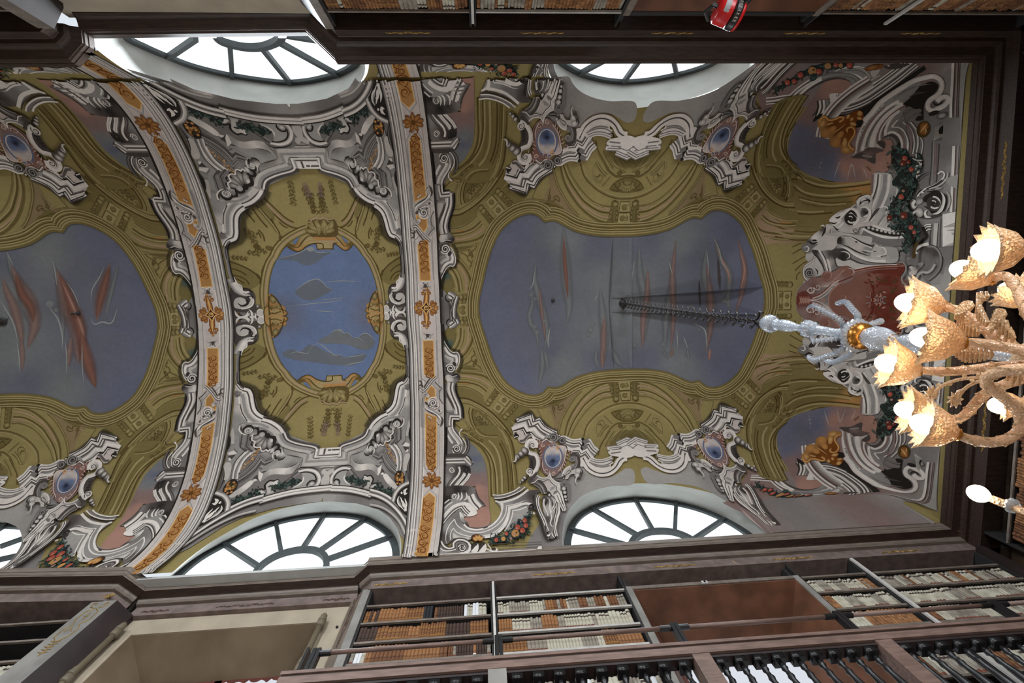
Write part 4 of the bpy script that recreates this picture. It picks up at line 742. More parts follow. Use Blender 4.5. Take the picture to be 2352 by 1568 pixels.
for i, (x_, y_, a_) in enumerate(((180, 720, 1.57), (290, 700, 1.2), (380, 650, .7), (420, 580, .2), (70, 700, 1.9))): blob(x_, y_, 120, 42, 'Lo', a_, 14)
S('LqL', 1.8, "330,500 290,560 300,650 330,700", tp=3); S('P', 1., "0,850 100,830 180,880 260,830 340,850 420,770 450,760")
motif('painted_scroll', 4, MC4)
fr(740, 700)
fill("1370,80 1400,10 1500,10 1530,-20 1890,-30 1905,900 1860,900 1740,800 1600,740 1530,640 1520,400 1470,430 1450,370 1540,330 1500,200 1400,180", 'D')
blob(1440, 95, 62, 82, 'ww'); S('W', .8, oval(1440, 95, 62, 84), closed=True); S('g', 3, "1500,110 1650,100 1870,70", tp=0); blob(1840, 80, 50, 26, 'yk'); blob(1495, 395, 32, 38, 'wD')
fill("1560,500 1590,400 1690,345 1780,335 1890,370 1900,480 1860,560 1780,580 1700,540 1690,480 1640,470 1610,540 1640,590 1590,600", 'w'); S('K', 2.2, "1690,560 1655,480 1700,420 1780,405 1835,470", tp=3); S('W', 1.2, "1600,620 1560,520 1590,410 1690,350 1780,340")
S('WWg', 3.4, "1890,300 1850,210 1780,170 1710,200 1660,290", tp=3); S('W', 1.8, "1650,140 1600,180 1610,280 1650,330", tp=3); S('W', 1.5, "1600,130 1540,180 1530,250", tp=3); S('W', 1.3, "1700,150 1660,210 1640,260", tp=3); blob(1800, 210, 35, 14, 'K', .2, 8)
S('K', 1.4, "1560,540 1600,620 1660,580 1630,560", tp=3); S('WgWwG', 7.5, "1600,640 1700,660 1790,740 1850,850 1900,980", tp=1, off=2); S('W', 2., "1620,690 1740,700 1830,830 1890,960 1925,1150 1935,1400"); S('K', 1., "1560,690 1640,760 1740,760"); S('W', 1.3, "1730,740 1750,820 1800,870", tp=3)
S('KgG', 3.6, "1870,900 1900,1050 1915,1300 1915,1568", off=0); fr(740, 840)
S('KgDG', 4.2, "1915,0 1920,160 1880,300 1810,390"); 
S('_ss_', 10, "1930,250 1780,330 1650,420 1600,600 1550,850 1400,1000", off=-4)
S('WDW', 3., "1940,270 1880,370 1800,420"); fill("1790,450 1880,430 1950,400 1965,500 1880,580 1820,560", "1800,440,G 1950,450,g 1870,580,D"); fill("1970,540 1930,700 1890,690 1780,1000 1720,1090 1650,1100 1800,760 1830,640 1860,590", 'w')
fill("1890,690 1950,780 1970,900 1960,1300 1880,1568 1740,1568 1780,1400 1850,1150 1740,1120 1860,850", "1900,800,w 1920,1000,G 1900,1300,G 1850,1500,G"); fill("1960,1200 1970,1568 1880,1568 1920,1350", 'w')
S('KWWDWwGGwW', 14.5, "1800,330 1700,380 1645,500 1615,680 1570,850 1490,950 1390,1015", off=13); S('D', 1., "1870,700 1820,900 1770,1000 1720,1090")
S('DWWDWGwG', 12, "1440,1035 1290,1105 1130,1240 1040,1370 1000,1470", off=11); S('w', 5, "1620,1150 1430,1180 1270,1290 1130,1440 1080,1568", off=2); S('G', 2.5, "1740,1145 1500,1180 1330,1280")
S('_ss', 7, "1450,1020 1280,1090 1110,1220 1000,1390", off=-5)
# shell scroll
fr(740, 840)
fill("1830,1160 1845,1240 1820,1330 1720,1390 1660,1390 1740,1330 1790,1250", 'D'); S('K', 2.8, "1590,1310 1610,1240 1690,1205 1760,1260 1740,1350", tp=3); volute(1680, 1305, 78, 200, -1, 'W', 'g', 'G'); S('W', 1.3, "1830,1180 1840,1260 1790,1350 1700,1400 1640,1390")
S('K', 2.8, "1190,1568 1210,1500 1290,1480 1330,1420 1370,1440 1380,1370 1450,1340 1500,1370 1530,1270 1590,1280", tp=0)
fill("1530,1300 1570,1270 1600,1330 1640,1440 1590,1470 1530,1420", "1560,1300,g 1600,1440,w")
fr(740, 980)
shell(1310, 80, .95, 300, 5, ('w', 'D', 'K'), 2.1); S('W', 1.3, "1590,40 1590,150 1530,190 1540,280 1480,330 1420,320 1400,400 1350,420 1310,390 1270,430 1240,380", tp=0); blob(1430, 50, 55, 60, 'wG'); blob(1250, 190, 45, 70, 'WG'); blob(1170, 360, 70, 50, 'GD', .7); blob(1200, 420, 42, 65, 'WG', -.2); S('K', 2.2, "1100,380 1100,320 1160,290 1220,350"); S('K', 2.6, "1190,260 1200,160 1280,110 1370,60")
fill("935,570 1000,480 1040,400 1150,440 1175,520 1150,620 1060,670 980,640", "1000,540,w 1050,470,W 1100,600,K 1000,640,K 1150,500,G"); S('K', 2., "1035,500 1060,420 1130,410 1170,460", tp=3); S('W', 1., "930,580 970,640 1040,670 1130,630 1175,530 1160,460"); volute(1090, 505, 48, 0, 1, 'W', 'w', 'G'); S('K', 1.2, "940,580 980,640 1050,650 1110,600 1130,520")
fill("990,50 1040,170 1045,260 1000,480 1010,330 980,220", 'K', k=True); 
S('_sDWDGGww', 13, "985,20 920,160 800,235 650,295 480,350 390,400 350,465", off=9); fill("990,330 850,430 700,500 560,560 560,850 0,860 0,690 440,680 500,560 700,500 900,380", 'w')
S('WDWWGW', 11, "395,470! 395,645! 0,660!", off=-8); S('g', .6, "438,470! 438,672! 0,686!"); S('G', 2.5, "545,560! 545,740! 0,770!"); S('g', .6, "625,640 625,860"); S('D', .8, "0,640 350,625"); S('g', .9, "0,880 400,860 620,860")
fill("650,650 760,600 930,560 960,640 1100,680 1250,760 1300,870 1180,860 1000,830 850,830 740,780", "700,650,G 900,650,m 1100,750,m 800,810,g 1250,850,G"); S('D', 1.2, "630,640 760,600 930,540", tp=3)
fill("640,670 740,800 850,838 1000,828 1140,840 1240,920 1240,1085 1140,985 1050,958 850,988 740,968 690,880", "700,850,G 900,900,W 1100,900,w 1200,1000,G 800,950,w"); fill("700,900 740,968 850,988 1050,958 1140,985 1250,1090 1330,1040 1700,1350 1640,1568 1350,1568 1250,1500 900,1380 500,1330 460,1200 700,1060", 'g')
fill("1370,1080 1430,1050 1560,1180 1710,1350 1650,1400 1450,1250", "1450,1150,W 1600,1320,w"); fill("1250,930! 1345,850! 1312,1020! 1250,1105!", 'W'); fill("1345,930! 1400,990! 1375,1045! 1312,1020!", 'D'); fill("1310,1060 1370,1020 1390,1080", 'W'); fill("1795,430! 1880,345! 1985,385! 1950,445!", 'W'); fill("1800,440! 1950,455! 1955,500! 1870,560!", 'D'); fill("1860,570 1940,490 1930,560", 'W')
S('GDGg', 3., "1180,560! 1280,600! 1400,495! 1470,680 1580,850 1690,960"); S('D', .9, "1120,655! 1265,748! 1345,682! 1410,840 1520,980 1660,1080"); S('Gg', 2.2, "1130,620! 1270,680! 1360,590! 1440,780 1560,930 1700,1050"); S('G', 3, "1060,640! 1260,790! 1340,740!")
S('W', 1.4, "1500,400 1610,520 1670,650 1680,850"); S('WGgW', 5, "1580,400 1680,540 1730,720 1735,850 1710,1000"); S('W', .9, "1655,400! 1760,560 1780,720 1755,980"); S('D', 1., "1650,385! 1765,285! 1770,0"); S('gDg', 3.4, "1560,390! 1665,280! 1660,0"); S('G', 4, "1850,0 1830,280! 1740,390! 1850,600 1860,850 1820,1100")
fill("1400,380 1490,400 1600,560 1660,700 1660,880 1600,820 1500,650", 'g'); leafs("1440,380 1500,520 1570,660 1630,800", 42, 40, 'ZYyn', 9, .8)
fill("1870,620 1965,600 1960,850 1920,980 1840,980", 'w')
blob(1745, 1165, 115, 185, 'KK', 0, 20); 
for a_ in ((1700, 1150, 60, 80), (1780, 1090, 55, 70), (1750, 1200, 50, 60), (1800, 1190, 36, 46), (1710, 1060, 28, 26), (1690, 1270, 28, 28), (1750, 1285, 24, 24), (1800, 1240, 24, 24)): blob(*a_, 'Zy', 0, 14)
spi('k', .9, 1775, 1090, 40, 1.2, 60); spi('k', .9, 1700, 1150, 48, 1.2, 120)
S('K', 2.2, "1975,0 1965,200 1985,330", tp=3); S('KgD', 2.6, "1975,700 1930,950 1930,1180", tp=3)
# paired C scrolls over the window crown
fill("170,960 300,880 640,880 700,1000 800,1150 700,1300 620,1320 0,1340 0,1000", 'g'); fill("300,1060 420,980 560,970 520,1120 640,1320 400,1320 390,1220 300,1180", "400,1050,m 500,1200,m"); S('K', 1.8, "220,1040 330,930 480,875 620,865 700,930", tp=3)
S('gWWG', 4.6, "640,950 500,925 350,970 250,1070 200,1200 220,1300 300,1330 370,1290", tp=0); S('K', 1.2, "620,975 480,975 340,1040 270,1150 260,1230"); blob(320, 1255, 50, 52, 'WG'); S('K', 1.6, "270,1230 300,1180 370,1190 400,1260 370,1310", tp=3); blob(172, 1030, 38, 44, 'WG'); blob(160, 1310, 32, 30, 'WG'); S('W', 1.6, "530,1060 490,1150 540,1240 640,1310", tp=3); S('GgD', 3.4, "620,960 700,1050 780,1150", tp=0); S('w', 5, "0,980 80,1040 120,1180 80,1320", tp=0)
fill("910,1160 960,1100 1010,1130 1080,1110 1130,1180 1080,1300 1060,1360 1200,1290 1240,1370 1200,1400 1080,1420 1100,1480 1000,1420 940,1440 950,1330 1010,1240 940,1210", "960,1150,W 1080,1180,w 1020,1350,w 1210,1360,W 1000,1440,D"); S('K', 1.8, "900,1130 960,1080 1020,1110 1090,1090 1150,1180 1120,1280 1220,1260 1260,1340", tp=3); S('K', 1., "960,1180 1000,1270 950,1330")
leafs("640,1170 760,1220 850,1240 930,1200", 95, 60, 'eEE', 11); leafs("1150,1390 1280,1420 1400,1480 1560,1520", 110, 90, 'eEE', 12); leafs("1260,1230 1300,1330 1400,1350", 60, 14, 'E', 13)
S('gWWGWWK', 8., "-80,1400 300,1405 600,1425 850,1475 1100,1545", off=2)
fr(860, 1100)
S('gWWGDGWWK', 9.5, "-120,320 100,385 280,480 450,620 600,790 700,950 755,1080", off=4); S('Gwg', 4, "-100,560 150,620 330,720 480,850 570,960 640,1090 700,1240", tp=0); fill("780,60 620,150 500,300 430,480 520,600 640,760 730,830 780,500", 'K')
S('KgWwg', 6, "425,500 480,330 600,180 780,80", off=0); S('WG', 3.4, "560,380 530,460 560,560 640,640 690,730", tp=3); S('W', 3., "740,210 680,260 690,330 740,310", tp=3); S('W', 2.6, "640,640 620,500 660,560 700,640 700,720", tp=0); blob(612, 310, 22, 26, 'W'); S('W', 2., "680,430 720,560 700,700", tp=3); S('K', 1., "600,470 620,600 670,680"); S('W', 1.6, "580,400 610,470 600,520", tp=3)
S('WgW', 2.6, "740,1200 720,1330 700,1450", tp=1)
# ---------------------------------------------------------------- coved end of the vault
motif('painted_coffering', 1, EN2)
fr(1780, 400)
fill("0,-600 200,-300 300,0 600,0 900,120 1300,200 2170,80 2230,300 2150,600 1800,900 1300,1130 1100,1300 750,1550 0,1550 -300,1568 -300,-300", "0,0,O 500,1000,O 1000,400,o 0,1300,P 1500,600,o 1800,300,Y")
for t_, w_, c_ in (("0,655 150,755 300,828 500,880 750,905 1000,895 1300,865", 1.8, 'qk'), ("440,-20 600,120 800,235 1000,292 1250,320 1500,302 1800,272 2160,220", 1.9, 'qkq'), ("400,270 480,350 620,440 800,512 1100,547 1400,532 1700,500 1950,440", 1.7, 'oqk'), ("520,510 700,560 900,610 1300,640 1750,620", 1.2, 'q'), ("600,640 800,692 1100,732 1400,722", 1., 'q'), ("0,1160 200,1230 500,1282 800,1302 950,1290", 1.5, 'q'), ("0,1230 200,1300 500,1345 850,1350", .9, 'o'),
    ("0,1400 200,1442 450,1480 750,1480", 1.7, 'q'), ("0,1000 200,1100 500,1165 950,1190", 1., 'o'), ("500,160 700,290 900,350 1400,400 1900,350", 1., 'o'), ("880,0 1040,110 1250,165 1500,160 1900,110 2180,65", 1.3, 'q')): S(c_, w_, t_)
for t_, w_ in (("0,620 150,710 320,780 520,830 750,850 1100,835", 1.5), ("500,60 800,180 1000,240 1250,262 1500,250 1900,200 2160,160", 2.2), ("450,240 600,370 800,440 1100,480 1600,450 1950,380", 2.), ("0,1290 250,1360 500,1400 800,1400", 2.), ("560,560 800,620 1200,690 1600,660", 1.4)): S('L', w_, t_)
fill("0,120 120,100 230,260 280,420 220,620 100,560 -20,420", 'o'); S('k', 1.6, "150,100 240,220 290,400 235,630"); squig(60, 180, 60, 1.1, 'k', 5, .8); S('k', 1., "400,200 420,120 480,110 500,180 460,200", tp=3)
fr(1752, 0, 3.92)
for t_, w_, c_ in (("545,745 420,900 320,1050 245,1180 215,1300 235,1420 310,1530 390,1600", 2.6, 'LqoL'), ("500,780 350,960 240,1130 180,1290 190,1420 260,1540", 1.2, 'k'), ("330,1000 200,1050 120,1200 60,1350 20,1460", 1.5, 'qk'), ("250,1040 150,1130 70,1300 30,1420", 2.4, 'LoL'), ("100,1040 20,1180 -20,1320", 1.5, 'q'), ("400,880 330,960", 1.5, 'q'), ("300,1100 200,1260 150,1400 190,1520 280,1620", 1.4, 'q'), ("160,1100 110,1250 80,1400 110,1520", 1.2, 'o')): S(c_, w_, t_)
fr(1820, 540)
for t_ in ("0,420 150,330 300,270", "0,640 200,520 420,400", "60,800 200,660 380,560", "90,1000 100,900 180,820", "0,260 200,180"): S('q', 1.1, t_)
fr(0, 0, 1); console(1797, 700, 0, 26, 40, 4, 2)
motif('painted_sky_patch', 2, EN2)
fr(1752, 0, 3.92)
fill("560,735 640,700 730,705 790,750 800,820 1000,1000 1100,1250 1165,1260 1130,1400 1060,1500 1000,1600 900,1630 700,1640 550,1612 400,1568 300,1490 232,1390 240,1250 300,1110 400,960 480,840", "700,760,T 650,850,T 450,950,t 400,1050,t 350,1200,U 450,1350,B 600,1450,U 350,1400,U 750,1500,T 950,1520,T 1000,1400,T 850,1600,t 620,1580,U", step=8)
for t_ in ("500,1560 540,1400", "640,1600 700,1440", "760,1620 800,1480 840,1620", "900,1500 940,1600"): S('_v_', 2.4, t_, tp=3)
motif('painted_wall_ground', 1, EN2)
fr(0, 0, 1)
fill("1750,118 2260,118 2240,300 2236,480 2225,720 1835,720 1835,670 1862,612 1850,590 1880,540 1905,515 1950,480 1985,452 2003,445 2003,395 2010,350 1960,330 1925,280 1870,250 1833,245 1800,252 1755,262 1740,200", "1780,180,t 1900,160,g 1950,200,G 2100,160,t 2150,250,g 2220,200,m 2220,400,m 2100,400,g 2200,650,m 2050,500,G 1900,560,w 1950,600,G 2150,600,g 1780,250,t 2160,350,g", step=9)
motif('painted_scroll', 3, EN2)
fr(1780, 130)
S('W', 1.3, "-200,935 0,915 200,880 335,865! 450,760 600,640 780,520"); S('D', .8, "-200,990 0,960 200,920 350,905! 470,790 640,660 800,560"); S('wWw', 2.4, "-200,1010 0,990 200,950 380,930! 500,800 680,670 850,570 1050,470"); S('D', .7, "-200,1060 0,1030 200,990 400,985! 520,850 700,710"); S('W', .9, "-200,1070 0,1050 250,995 400,990!")
S('WWw', 2.8, "-200,1230 0,1180 200,1110 430,1085! 500,980 560,860 680,740 850,620 1100,490 1400,400 1650,375 1850,420 1970,520 1960,620 1900,745!"); S('W', 1.2, "-200,1330 0,1300 200,1250 510,1225"); S('t', 1.4, "-200,1280 0,1240 250,1180 520,1160"); S('D', 1.1, "-200,1240 0,1205 250,1150 520,1120")
S('gGg', 5.5, "1050,500 1300,440 1550,430 1750,470 1850,570 1830,680 1700,850", off=2); S('D', 2.2, "560,950 700,800 900,660 1150,540 1400,490 1600,520 1720,590", tp=3); S('W', 1., "1900,745! 2100,650 2352,520"); S('w', 1.4, "1350,330 1500,270 1750,240 1950,270 2080,380 2130,480 2100,570! 2352,420"); fill("1540,330 1800,310 1980,360 2100,500 2050,640 1950,700 1990,560 1950,450 1800,390", 'G')
S('W', 1.2, "2010,250 1900,220 1700,235 1500,270"); fill("2150,350 2210,470 2352,330 2352,250 2200,300", 'w')
S('gDWDWDgWwDWDW', 19, "1180,1180 1450,1130 1750,1060 2050,930 2352,730 2700,480 3000,240 3150,120", off=0)
fill("1230,850 1420,830 1400,990 1260,1075 1240,960", 'W'); S('WDWDW', 4.6, "1400,860! 1440,980! 1600,960 1800,900"); fill("1545,905 1620,790 1690,660 1770,640 1720,760 1620,860", 'W'); fill("1420,840 1560,800 1700,650 1600,790 1550,900 1500,930 1400,960", 'w'); S('D', 1.4, "1440,850 1410,990"); S('D', 1.2, "1530,820 1520,910")
S('DWDWg', 11, "1050,980 1060,1150 1000,1300 920,1400", off=0); S('g', 3, "1200,950 1210,1100 1130,1200"); S('K', 1.6, "945,1000 970,1150 930,1300 850,1470", tp=3); fill("850,1470 940,1330 1050,1280 1600,1300 1900,1180 2352,980 2352,1050 2000,1400 1950,1568 1560,1568 1700,1300 1500,1340 1150,1330", 'K')
fr(2000, 130)
fill("300,240 420,180 880,170 700,250 450,290", 'D'); blob(400, 200, 30, 26, 'p'); S('_s', 8, "0,1000 400,780 800,480 1200,230", off=-8); blob(120, 240, 180, 60, 'Yy', -.2)
S('K', 5, "0,1090 300,860 700,590 1000,370 1210,230", off=-2)
fill("560,1060 900,800 1150,640 1380,560 1520,640 1500,740 1390,860 1260,960 1200,1100 1190,1300 1180,1420 1000,1430 1150,1200 1000,1180 850,1120 700,1180", 'K')
S('WwGtDWtW', 16, "-1090,1830 -1050,1640 -950,1380 -750,1120 -400,820 0,560", off=0, tp=0)
motif('painted_great_scroll', 4, EN2)
fr(1840, 240)
fill("1130,1190 1230,1050 1260,850 1330,600 1500,350 1800,0 2100,-250 2700,-500 2500,-200 2300,0 2352,60 2300,200 2352,420 2352,1000 2200,1050 2200,800 2050,650 1900,680 1830,780 1700,860 1850,1000 1560,940 1380,1040", "1400,800,G 1700,500,G 2000,200,G 2300,500,g 1600,900,w 2200,800,g 2300,900,G")
S('WWp', 4., "1140,1190 1220,1080 1250,880 1310,680 1430,440 1620,200 1850,-10", tp=1); S('t', 2.4, "1290,1100 1320,900 1390,700 1500,480 1680,260 1880,60"); S('WW', 3.2, "1370,1040 1420,850 1490,650 1600,450 1760,240 1980,50 2200,-80", tp=0); S('g', 2.6, "1470,960 1500,800 1570,620 1690,420 1860,220 2100,40")
S('WWW', 5.2, "1590,980 1600,850 1660,640 1760,450 1920,260 2140,90 2300,0", tp=0); S('t', 2.2, "1710,840 1720,720 1790,520 1940,320 2150,140 2352,20"); S('W', 1.6, "1765,800 1770,680 1840,500 1990,300 2180,150"); S('tD', 1.8, "1830,800 1830,680 1880,530 2000,370 2160,210"); S('WW', 3., "1900,700 1900,600 1960,420 2080,250 2220,140", tp=0)
S('W', 1.5, "2040,500! 2170,350"); S('WW', 2.6, "1940,660 2040,620 2180,680 2260,820 2250,1050"); S('W', 1.6, "2040,505! 2200,510 2330,620 2400,780 2390,1000"); S('D', 3.4, "1850,770 1950,700 2080,710 2180,830 2210,1050", tp=1); fill("1700,850 1850,830 1890,900 1860,1000 1760,900", 'D')
fill("1920,810 2000,790 2060,870 2050,1000 2020,1120 2050,1240 1990,1380 1950,1480 1850,1525 1700,1450 1640,1330 1680,1110 1880,1050 1930,950", 'T'); fill("1400,1060 1500,975 1700,975 1850,1030 1690,1090 1680,1150 1660,1330 1400,1220 1130,1195 1270,1100", "1500,1020,D 1500,1100,t 1600,1250,D 1350,1150,D"); S('G', 1.6, "1380,1150 1600,1180")
fr(2000, 130)
S('WWWp', 5.6, "-160,1450 0,1290 200,1050 450,860 700,700 950,555 1200,475 1420,445 1560,520 1610,640 1570,780 1480,890 1360,960 1290,1060 1300,1170 1400,1215 1530,1160 1650,1100 1730,1000 1720,920 1640,910 1560,950 1490,1020", tp=0); S('K', 1.8, "1400,1000 1440,1080 1530,1080 1640,990", tp=3)
S('D', 2.6, "820,930 1000,840 1250,790", tp=3); S('g', 2., "500,960 800,760 1150,640 1350,620", tp=3); S('W', 1.6, "560,1070 700,1040"); S('g', 2., "700,1350 900,1220 1120,1190"); S('g', 2., "740,1480 950,1340 1140,1300"); 
blob(1600, 1330, 130, 70, 'wD', -.35); blob(1420, 1270, 130, 50, 'KK', -.3); S('W', 1., "500,1568 560,1480 620,1420")
fr(2000, 280)
for t_, w_ in (("720,0 900,150 980,400 980,560 950,720", 1.8), ("900,0 1030,180 1070,400 1060,560 1010,800", 2.), ("1110,330 1170,450 1160,620 1120,780", 1.4), ("500,100 700,150 800,300 850,500 820,740", 1.8)): S('WG', w_, t_, tp=0)
for t_ in ("800,50 920,250 920,500 890,700", "600,200 720,350 760,550 740,700"): S('t', 2., t_)
S('k', .9, "-100,1000 0,1100"); blob(1180, 170, 150, 190, 'kk', .3, 16); blob(1190, 150, 110, 150, 'Yy', .35, 16); S('Z', 1.2, "1100,240 1180,150 1280,20", tp=3); S('Z', 1., "1220,280 1250,200 1220,130", tp=3)
# moulded edge by the end cornice
fr(0, 0, 1)
S('W', 3.2, "2190,122 2189,140 2187,190 2184,240 2184,270"); S('DtmDt', 6, "2200,122 2199,140 2197,190 2195,240 2194,270"); S('W', 3.4, "2191,335 2189,382 2187,440 2185,487"); S('DtmDm', 6.5, "2201,335 2199,382 2196,440 2194,487"); fill("2206,120 2240,120 2234,300 2232,478 2204,484 2207,300", 'm', k=True, step=8)
S('D', 1., "2141,325 2139,380 2134,425"); S('G', 1.4, "2145,325 2143,380 2140,430"); S('D', 1.4, "2157,330 2154,380 2150,420"); S('t', 2., "2150,330 2148,400")
fill("2165,492 2236,478 2229,560 2200,569 2165,570", 'W', k=True, step=8); S('g', 1., "2160,500 2157,570"); S('w', 4.5, "2150,512 2146,570"); S('D', .8, "2138,515 2134,565"); fill("2156,570 2200,570 2230,562 2222,715 2100,715 2130,690 2160,650 2170,600", "2180,585,g 2220,580,g 2190,640,m 2200,700,m 2130,700,m", step=9)
# pediment with volutes over the red cartouche
motif('painted_pediment', 4, EN2)
fr(1980, 400)
fill("230,0 640,0 700,120 760,260 870,300 850,480 720,600 600,760 640,820 560,1000 700,1280 950,1400 950,1568 0,1568 0,1200 60,1210 150,1050 210,900 200,750 230,500 250,250", "400,200,w 500,600,G 300,800,w 400,1100,w 100,1300,w 600,1350,w 700,1450,g 650,700,G")
for t_, w_, c_ in (("325,0 300,250 230,480 120,740", 2.2, 'W'), ("430,0 400,300 330,560 200,830", 3.6, 'Ww'), ("620,0 600,250 560,450 440,740", 3., 'W'), ("365,0 340,260 260,520 150,760", 1.6, 'D'), ("520,0 500,300 430,560 320,800", 4.2, 'G'), ("240,0 230,200 220,420", 2.6, 't'), ("800,280 760,500 700,600", 1.4, 'W'), ("680,570 620,720", 1.2, 'W'), ("830,640 770,800", 1.4, 'W'), ("600,730 500,970 380,1160", 1.2, 'W'), ("700,960 620,1080 540,1200", 1., 'W'), ("430,850 260,1110", 3.4, 'w'), ("520,900 350,1140", 2.6, 'G'), ("560,1000 460,1170", 2.4, 'w')): S(c_, w_, t_)
S('W', 1.4, "200,1060 270,960 310,850 400,760 520,730 590,770"); S('D', 1.6, "510,820 560,810 560,760", tp=3); fill("150,1060 300,800 400,760 200,1020", 'D')
S('W', 4.5, "60,1090 150,1130 330,1210 500,1260 640,1270 860,1290 950,1310"); fill("70,1210 110,1150 300,1200 500,1270 700,1300 960,1290 960,1390 800,1400 500,1370 300,1320 130,1250", 'K'); 
for i in range(9): blob(150+i*95, 1205+i*22-max(0, i-5)*14, 40, 34, 'WG', .4, 10)
S('W', 3., "20,1230 150,1300 350,1380 600,1430 800,1430 960,1400"); S('g', 8, "0,1330 200,1430 500,1520 900,1530", off=0); fill("940,1500 960,1380 1000,1300 1060,1380 1000,1568", 'g')
fr(1780, 400)
fill("1220,1040 1350,900 1600,780 1780,780 1860,740 1830,600 1900,500 2080,460 2190,520 2180,700 2160,900 2120,1050 2200,1150 1900,1200 1850,1320 1500,1300 1400,1260 1280,1130", "1300,1050,W 1700,1000,D 2000,600,w 2050,900,w 1500,1200,w 1850,1150,p")
volute(1710, 1000, 150, 250, 1, 'W', 'K', 'K', 1.5); S('WWp', 3.6, "1400,1020 1520,920 1600,830 1740,780 1860,850 1890,980 1830,1100 1770,1150", tp=0); S('K', 3., "1610,900 1720,830 1800,900 1830,960", tp=3); S('W', 3., "1400,960 1500,900 1570,850", tp=3); S('W', 2.6, "1270,1040 1380,1060 1460,1000", tp=3); S('W', 2.4, "1340,1130 1440,1080 1500,1000", tp=3); S('W', 2.4, "1400,1230 1480,1160 1550,1080", tp=3); S('K', 1.8, "1230,1080 1330,1110 1400,1080", tp=3); S('K', 2., "1350,970 1420,980 1480,930", tp=3); S('K', 2.4, "1320,1160 1360,1230 1440,1250", tp=3)
blob(2010, 850, 90, 130, 'Kg', .2, 16); S('WW', 2.8, "1920,760 2040,740 2130,820 2130,950 2060,1050 1960,1090", tp=3); blob(2060, 870, 24, 50, 'K', .6); S('W', 2., "1980,960 2050,940 2090,900", tp=3); S('WW', 3., "1870,740 1870,620 1960,510 2080,480 2170,540", tp=3); S('K', 2.8, "1900,700 1960,600 2060,570 2130,600 2090,660", tp=3); S('W', 2.2, "1930,620 2000,560 2060,570", tp=3); S('W', 1.8, "1950,700 2010,640", tp=3); S('K', 1.2, "1820,600 1900,510 2080,450", tp=3); S('W', 1., "1720,740 1790,700")
volute(1810, 1255, 62, 200, 1, 'W', 'g', 'K'); fill("1150,1130 1280,1150 1420,1290 1540,1300 1480,1400 1400,1568 960,1568 1100,1350", "1200,1200,w 1300,1350,G 1150,1500,w 1400,1400,w"); S('tw', 2.6, "1270,1230 1230,1380 1120,1540", tp=0)
fill("780,1450 900,1330 1050,1230 1140,1170 1110,1340 1050,1400 1130,1440 1000,1500 960,1568 740,1568 720,1500", "900,1450,W 1080,1250,D 780,1530,D 1000,1400,w"); S('K', 2.4, "1140,1170 1110,1300 1050,1400", tp=3); blob(890, 1490, 60, 24, 'K', 0, 10); S('W', 1.6, "1020,1170 1080,1150 1120,1190", tp=3); S('W', 1.2, "1030,1470 1110,1450", tp=3)
S('DwG', 3.2, "1480,1420 1600,1390 1750,1410 2000,1500 2200,1600", off=0)
fr(1820, 540)
fill("460,320 600,180 720,0 1100,0 1020,200 900,330 620,350", "700,200,w 900,150,p 600,300,w 1000,100,w"); fill("720,-20 1000,-60 1500,0 1800,60 1780,230 2050,260 2352,300 2352,600 1700,560 1400,440 1250,330 1000,320 1020,180 1050,60", "1200,60,w 1900,400,w 1500,350,w 2200,300,m 1300,500,w 1100,250,G")
fill("1010,160 1070,60 1200,30 1400,80 1600,200 1820,260 1800,300 1740,470 1560,400 1400,300 1200,200 1050,200", "1080,120,K 1250,110,w 1500,250,p 1700,350,G"); S('KD', 2., "1020,190 1040,70 1150,30 1350,60 1600,180 1820,250", tp=0); S('W', 1., "1100,40 1300,50 1560,190 1800,290"); S('K', 1.6, "1080,190 1250,260 1450,370 1740,480", tp=3); S('KK', 1.8, "1560,360 1650,380 1780,350 1900,370", tp=3); S('W', 1.4, "1600,340 1700,360 1850,350", tp=3); blob(1440, 150, 34, 16, 'K', .2, 8)
S('WWw', 4.6, "1050,250 1200,290 1400,420 1600,510 1800,560 2100,570", tp=1); fill("900,340 1000,300 1200,320 1290,440 1240,530 1150,570 1020,500 960,420", "1000,350,D 1150,450,K 1250,400,D"); S('W', 1.4, "1080,375 1180,370 1280,430 1280,500 1210,540", tp=3); S('D', 1.4, "1300,520 1500,620 1800,680 2100,660", tp=0); S('W', 1.6, "1870,240 2050,280 2110,380 2050,460 1900,470", tp=0); S('D', .9, "1830,190 1800,300"); S('G', 2.6, "1930,230 2040,240"); S('GD', 1.8, "1990,490 2120,460"); fill("2220,330 2352,320 2352,520 2200,520 2260,430", 'm')
fill("450,330 620,350 880,350 960,480 1020,720 900,800 700,820 660,640 540,480", "500,380,K 700,450,G 850,420,D 800,650,p 950,700,g 680,700,g"); S('KD', 3., "460,350 570,500 660,650 710,810", tp=0); S('W', 2., "600,340 700,520 760,680 800,820", tp=0); S('DG', 2.4, "670,370 760,520 810,700 830,820"); S('pW', 2.4, "780,540 830,700 860,820", tp=0); S('D', 3., "900,370 960,520 1010,700")
fill("980,520 1150,580 1300,560 1500,640 1800,680 1500,740 1400,760 1250,690 1080,700 1020,690", 'w'); fill("260,820 270,700 340,640 460,560 510,470 600,580 680,720 700,850 560,930 500,940 350,1000 290,960", "350,720,w 550,650,w 480,900,G 600,850,w"); S('tWG', 2.6, "510,480 470,580 340,660 280,720 260,840 290,960 350,1010", off=-1); volute(385, 850, 112, 300, 1, 'G', 'K', 'D', 2.1); S('K', 1.4, "500,740 560,800 570,900", tp=3); S('w', 3., "560,720 640,780 650,900", tp=3)
fill("200,250 330,170 450,190 500,220 430,260 440,330 370,370 270,380", 'g'); S('W', 1.4, "260,290 330,250 370,300 330,370 260,370", tp=3); S('K', 2.4, "360,130 450,190 580,150", tp=3)
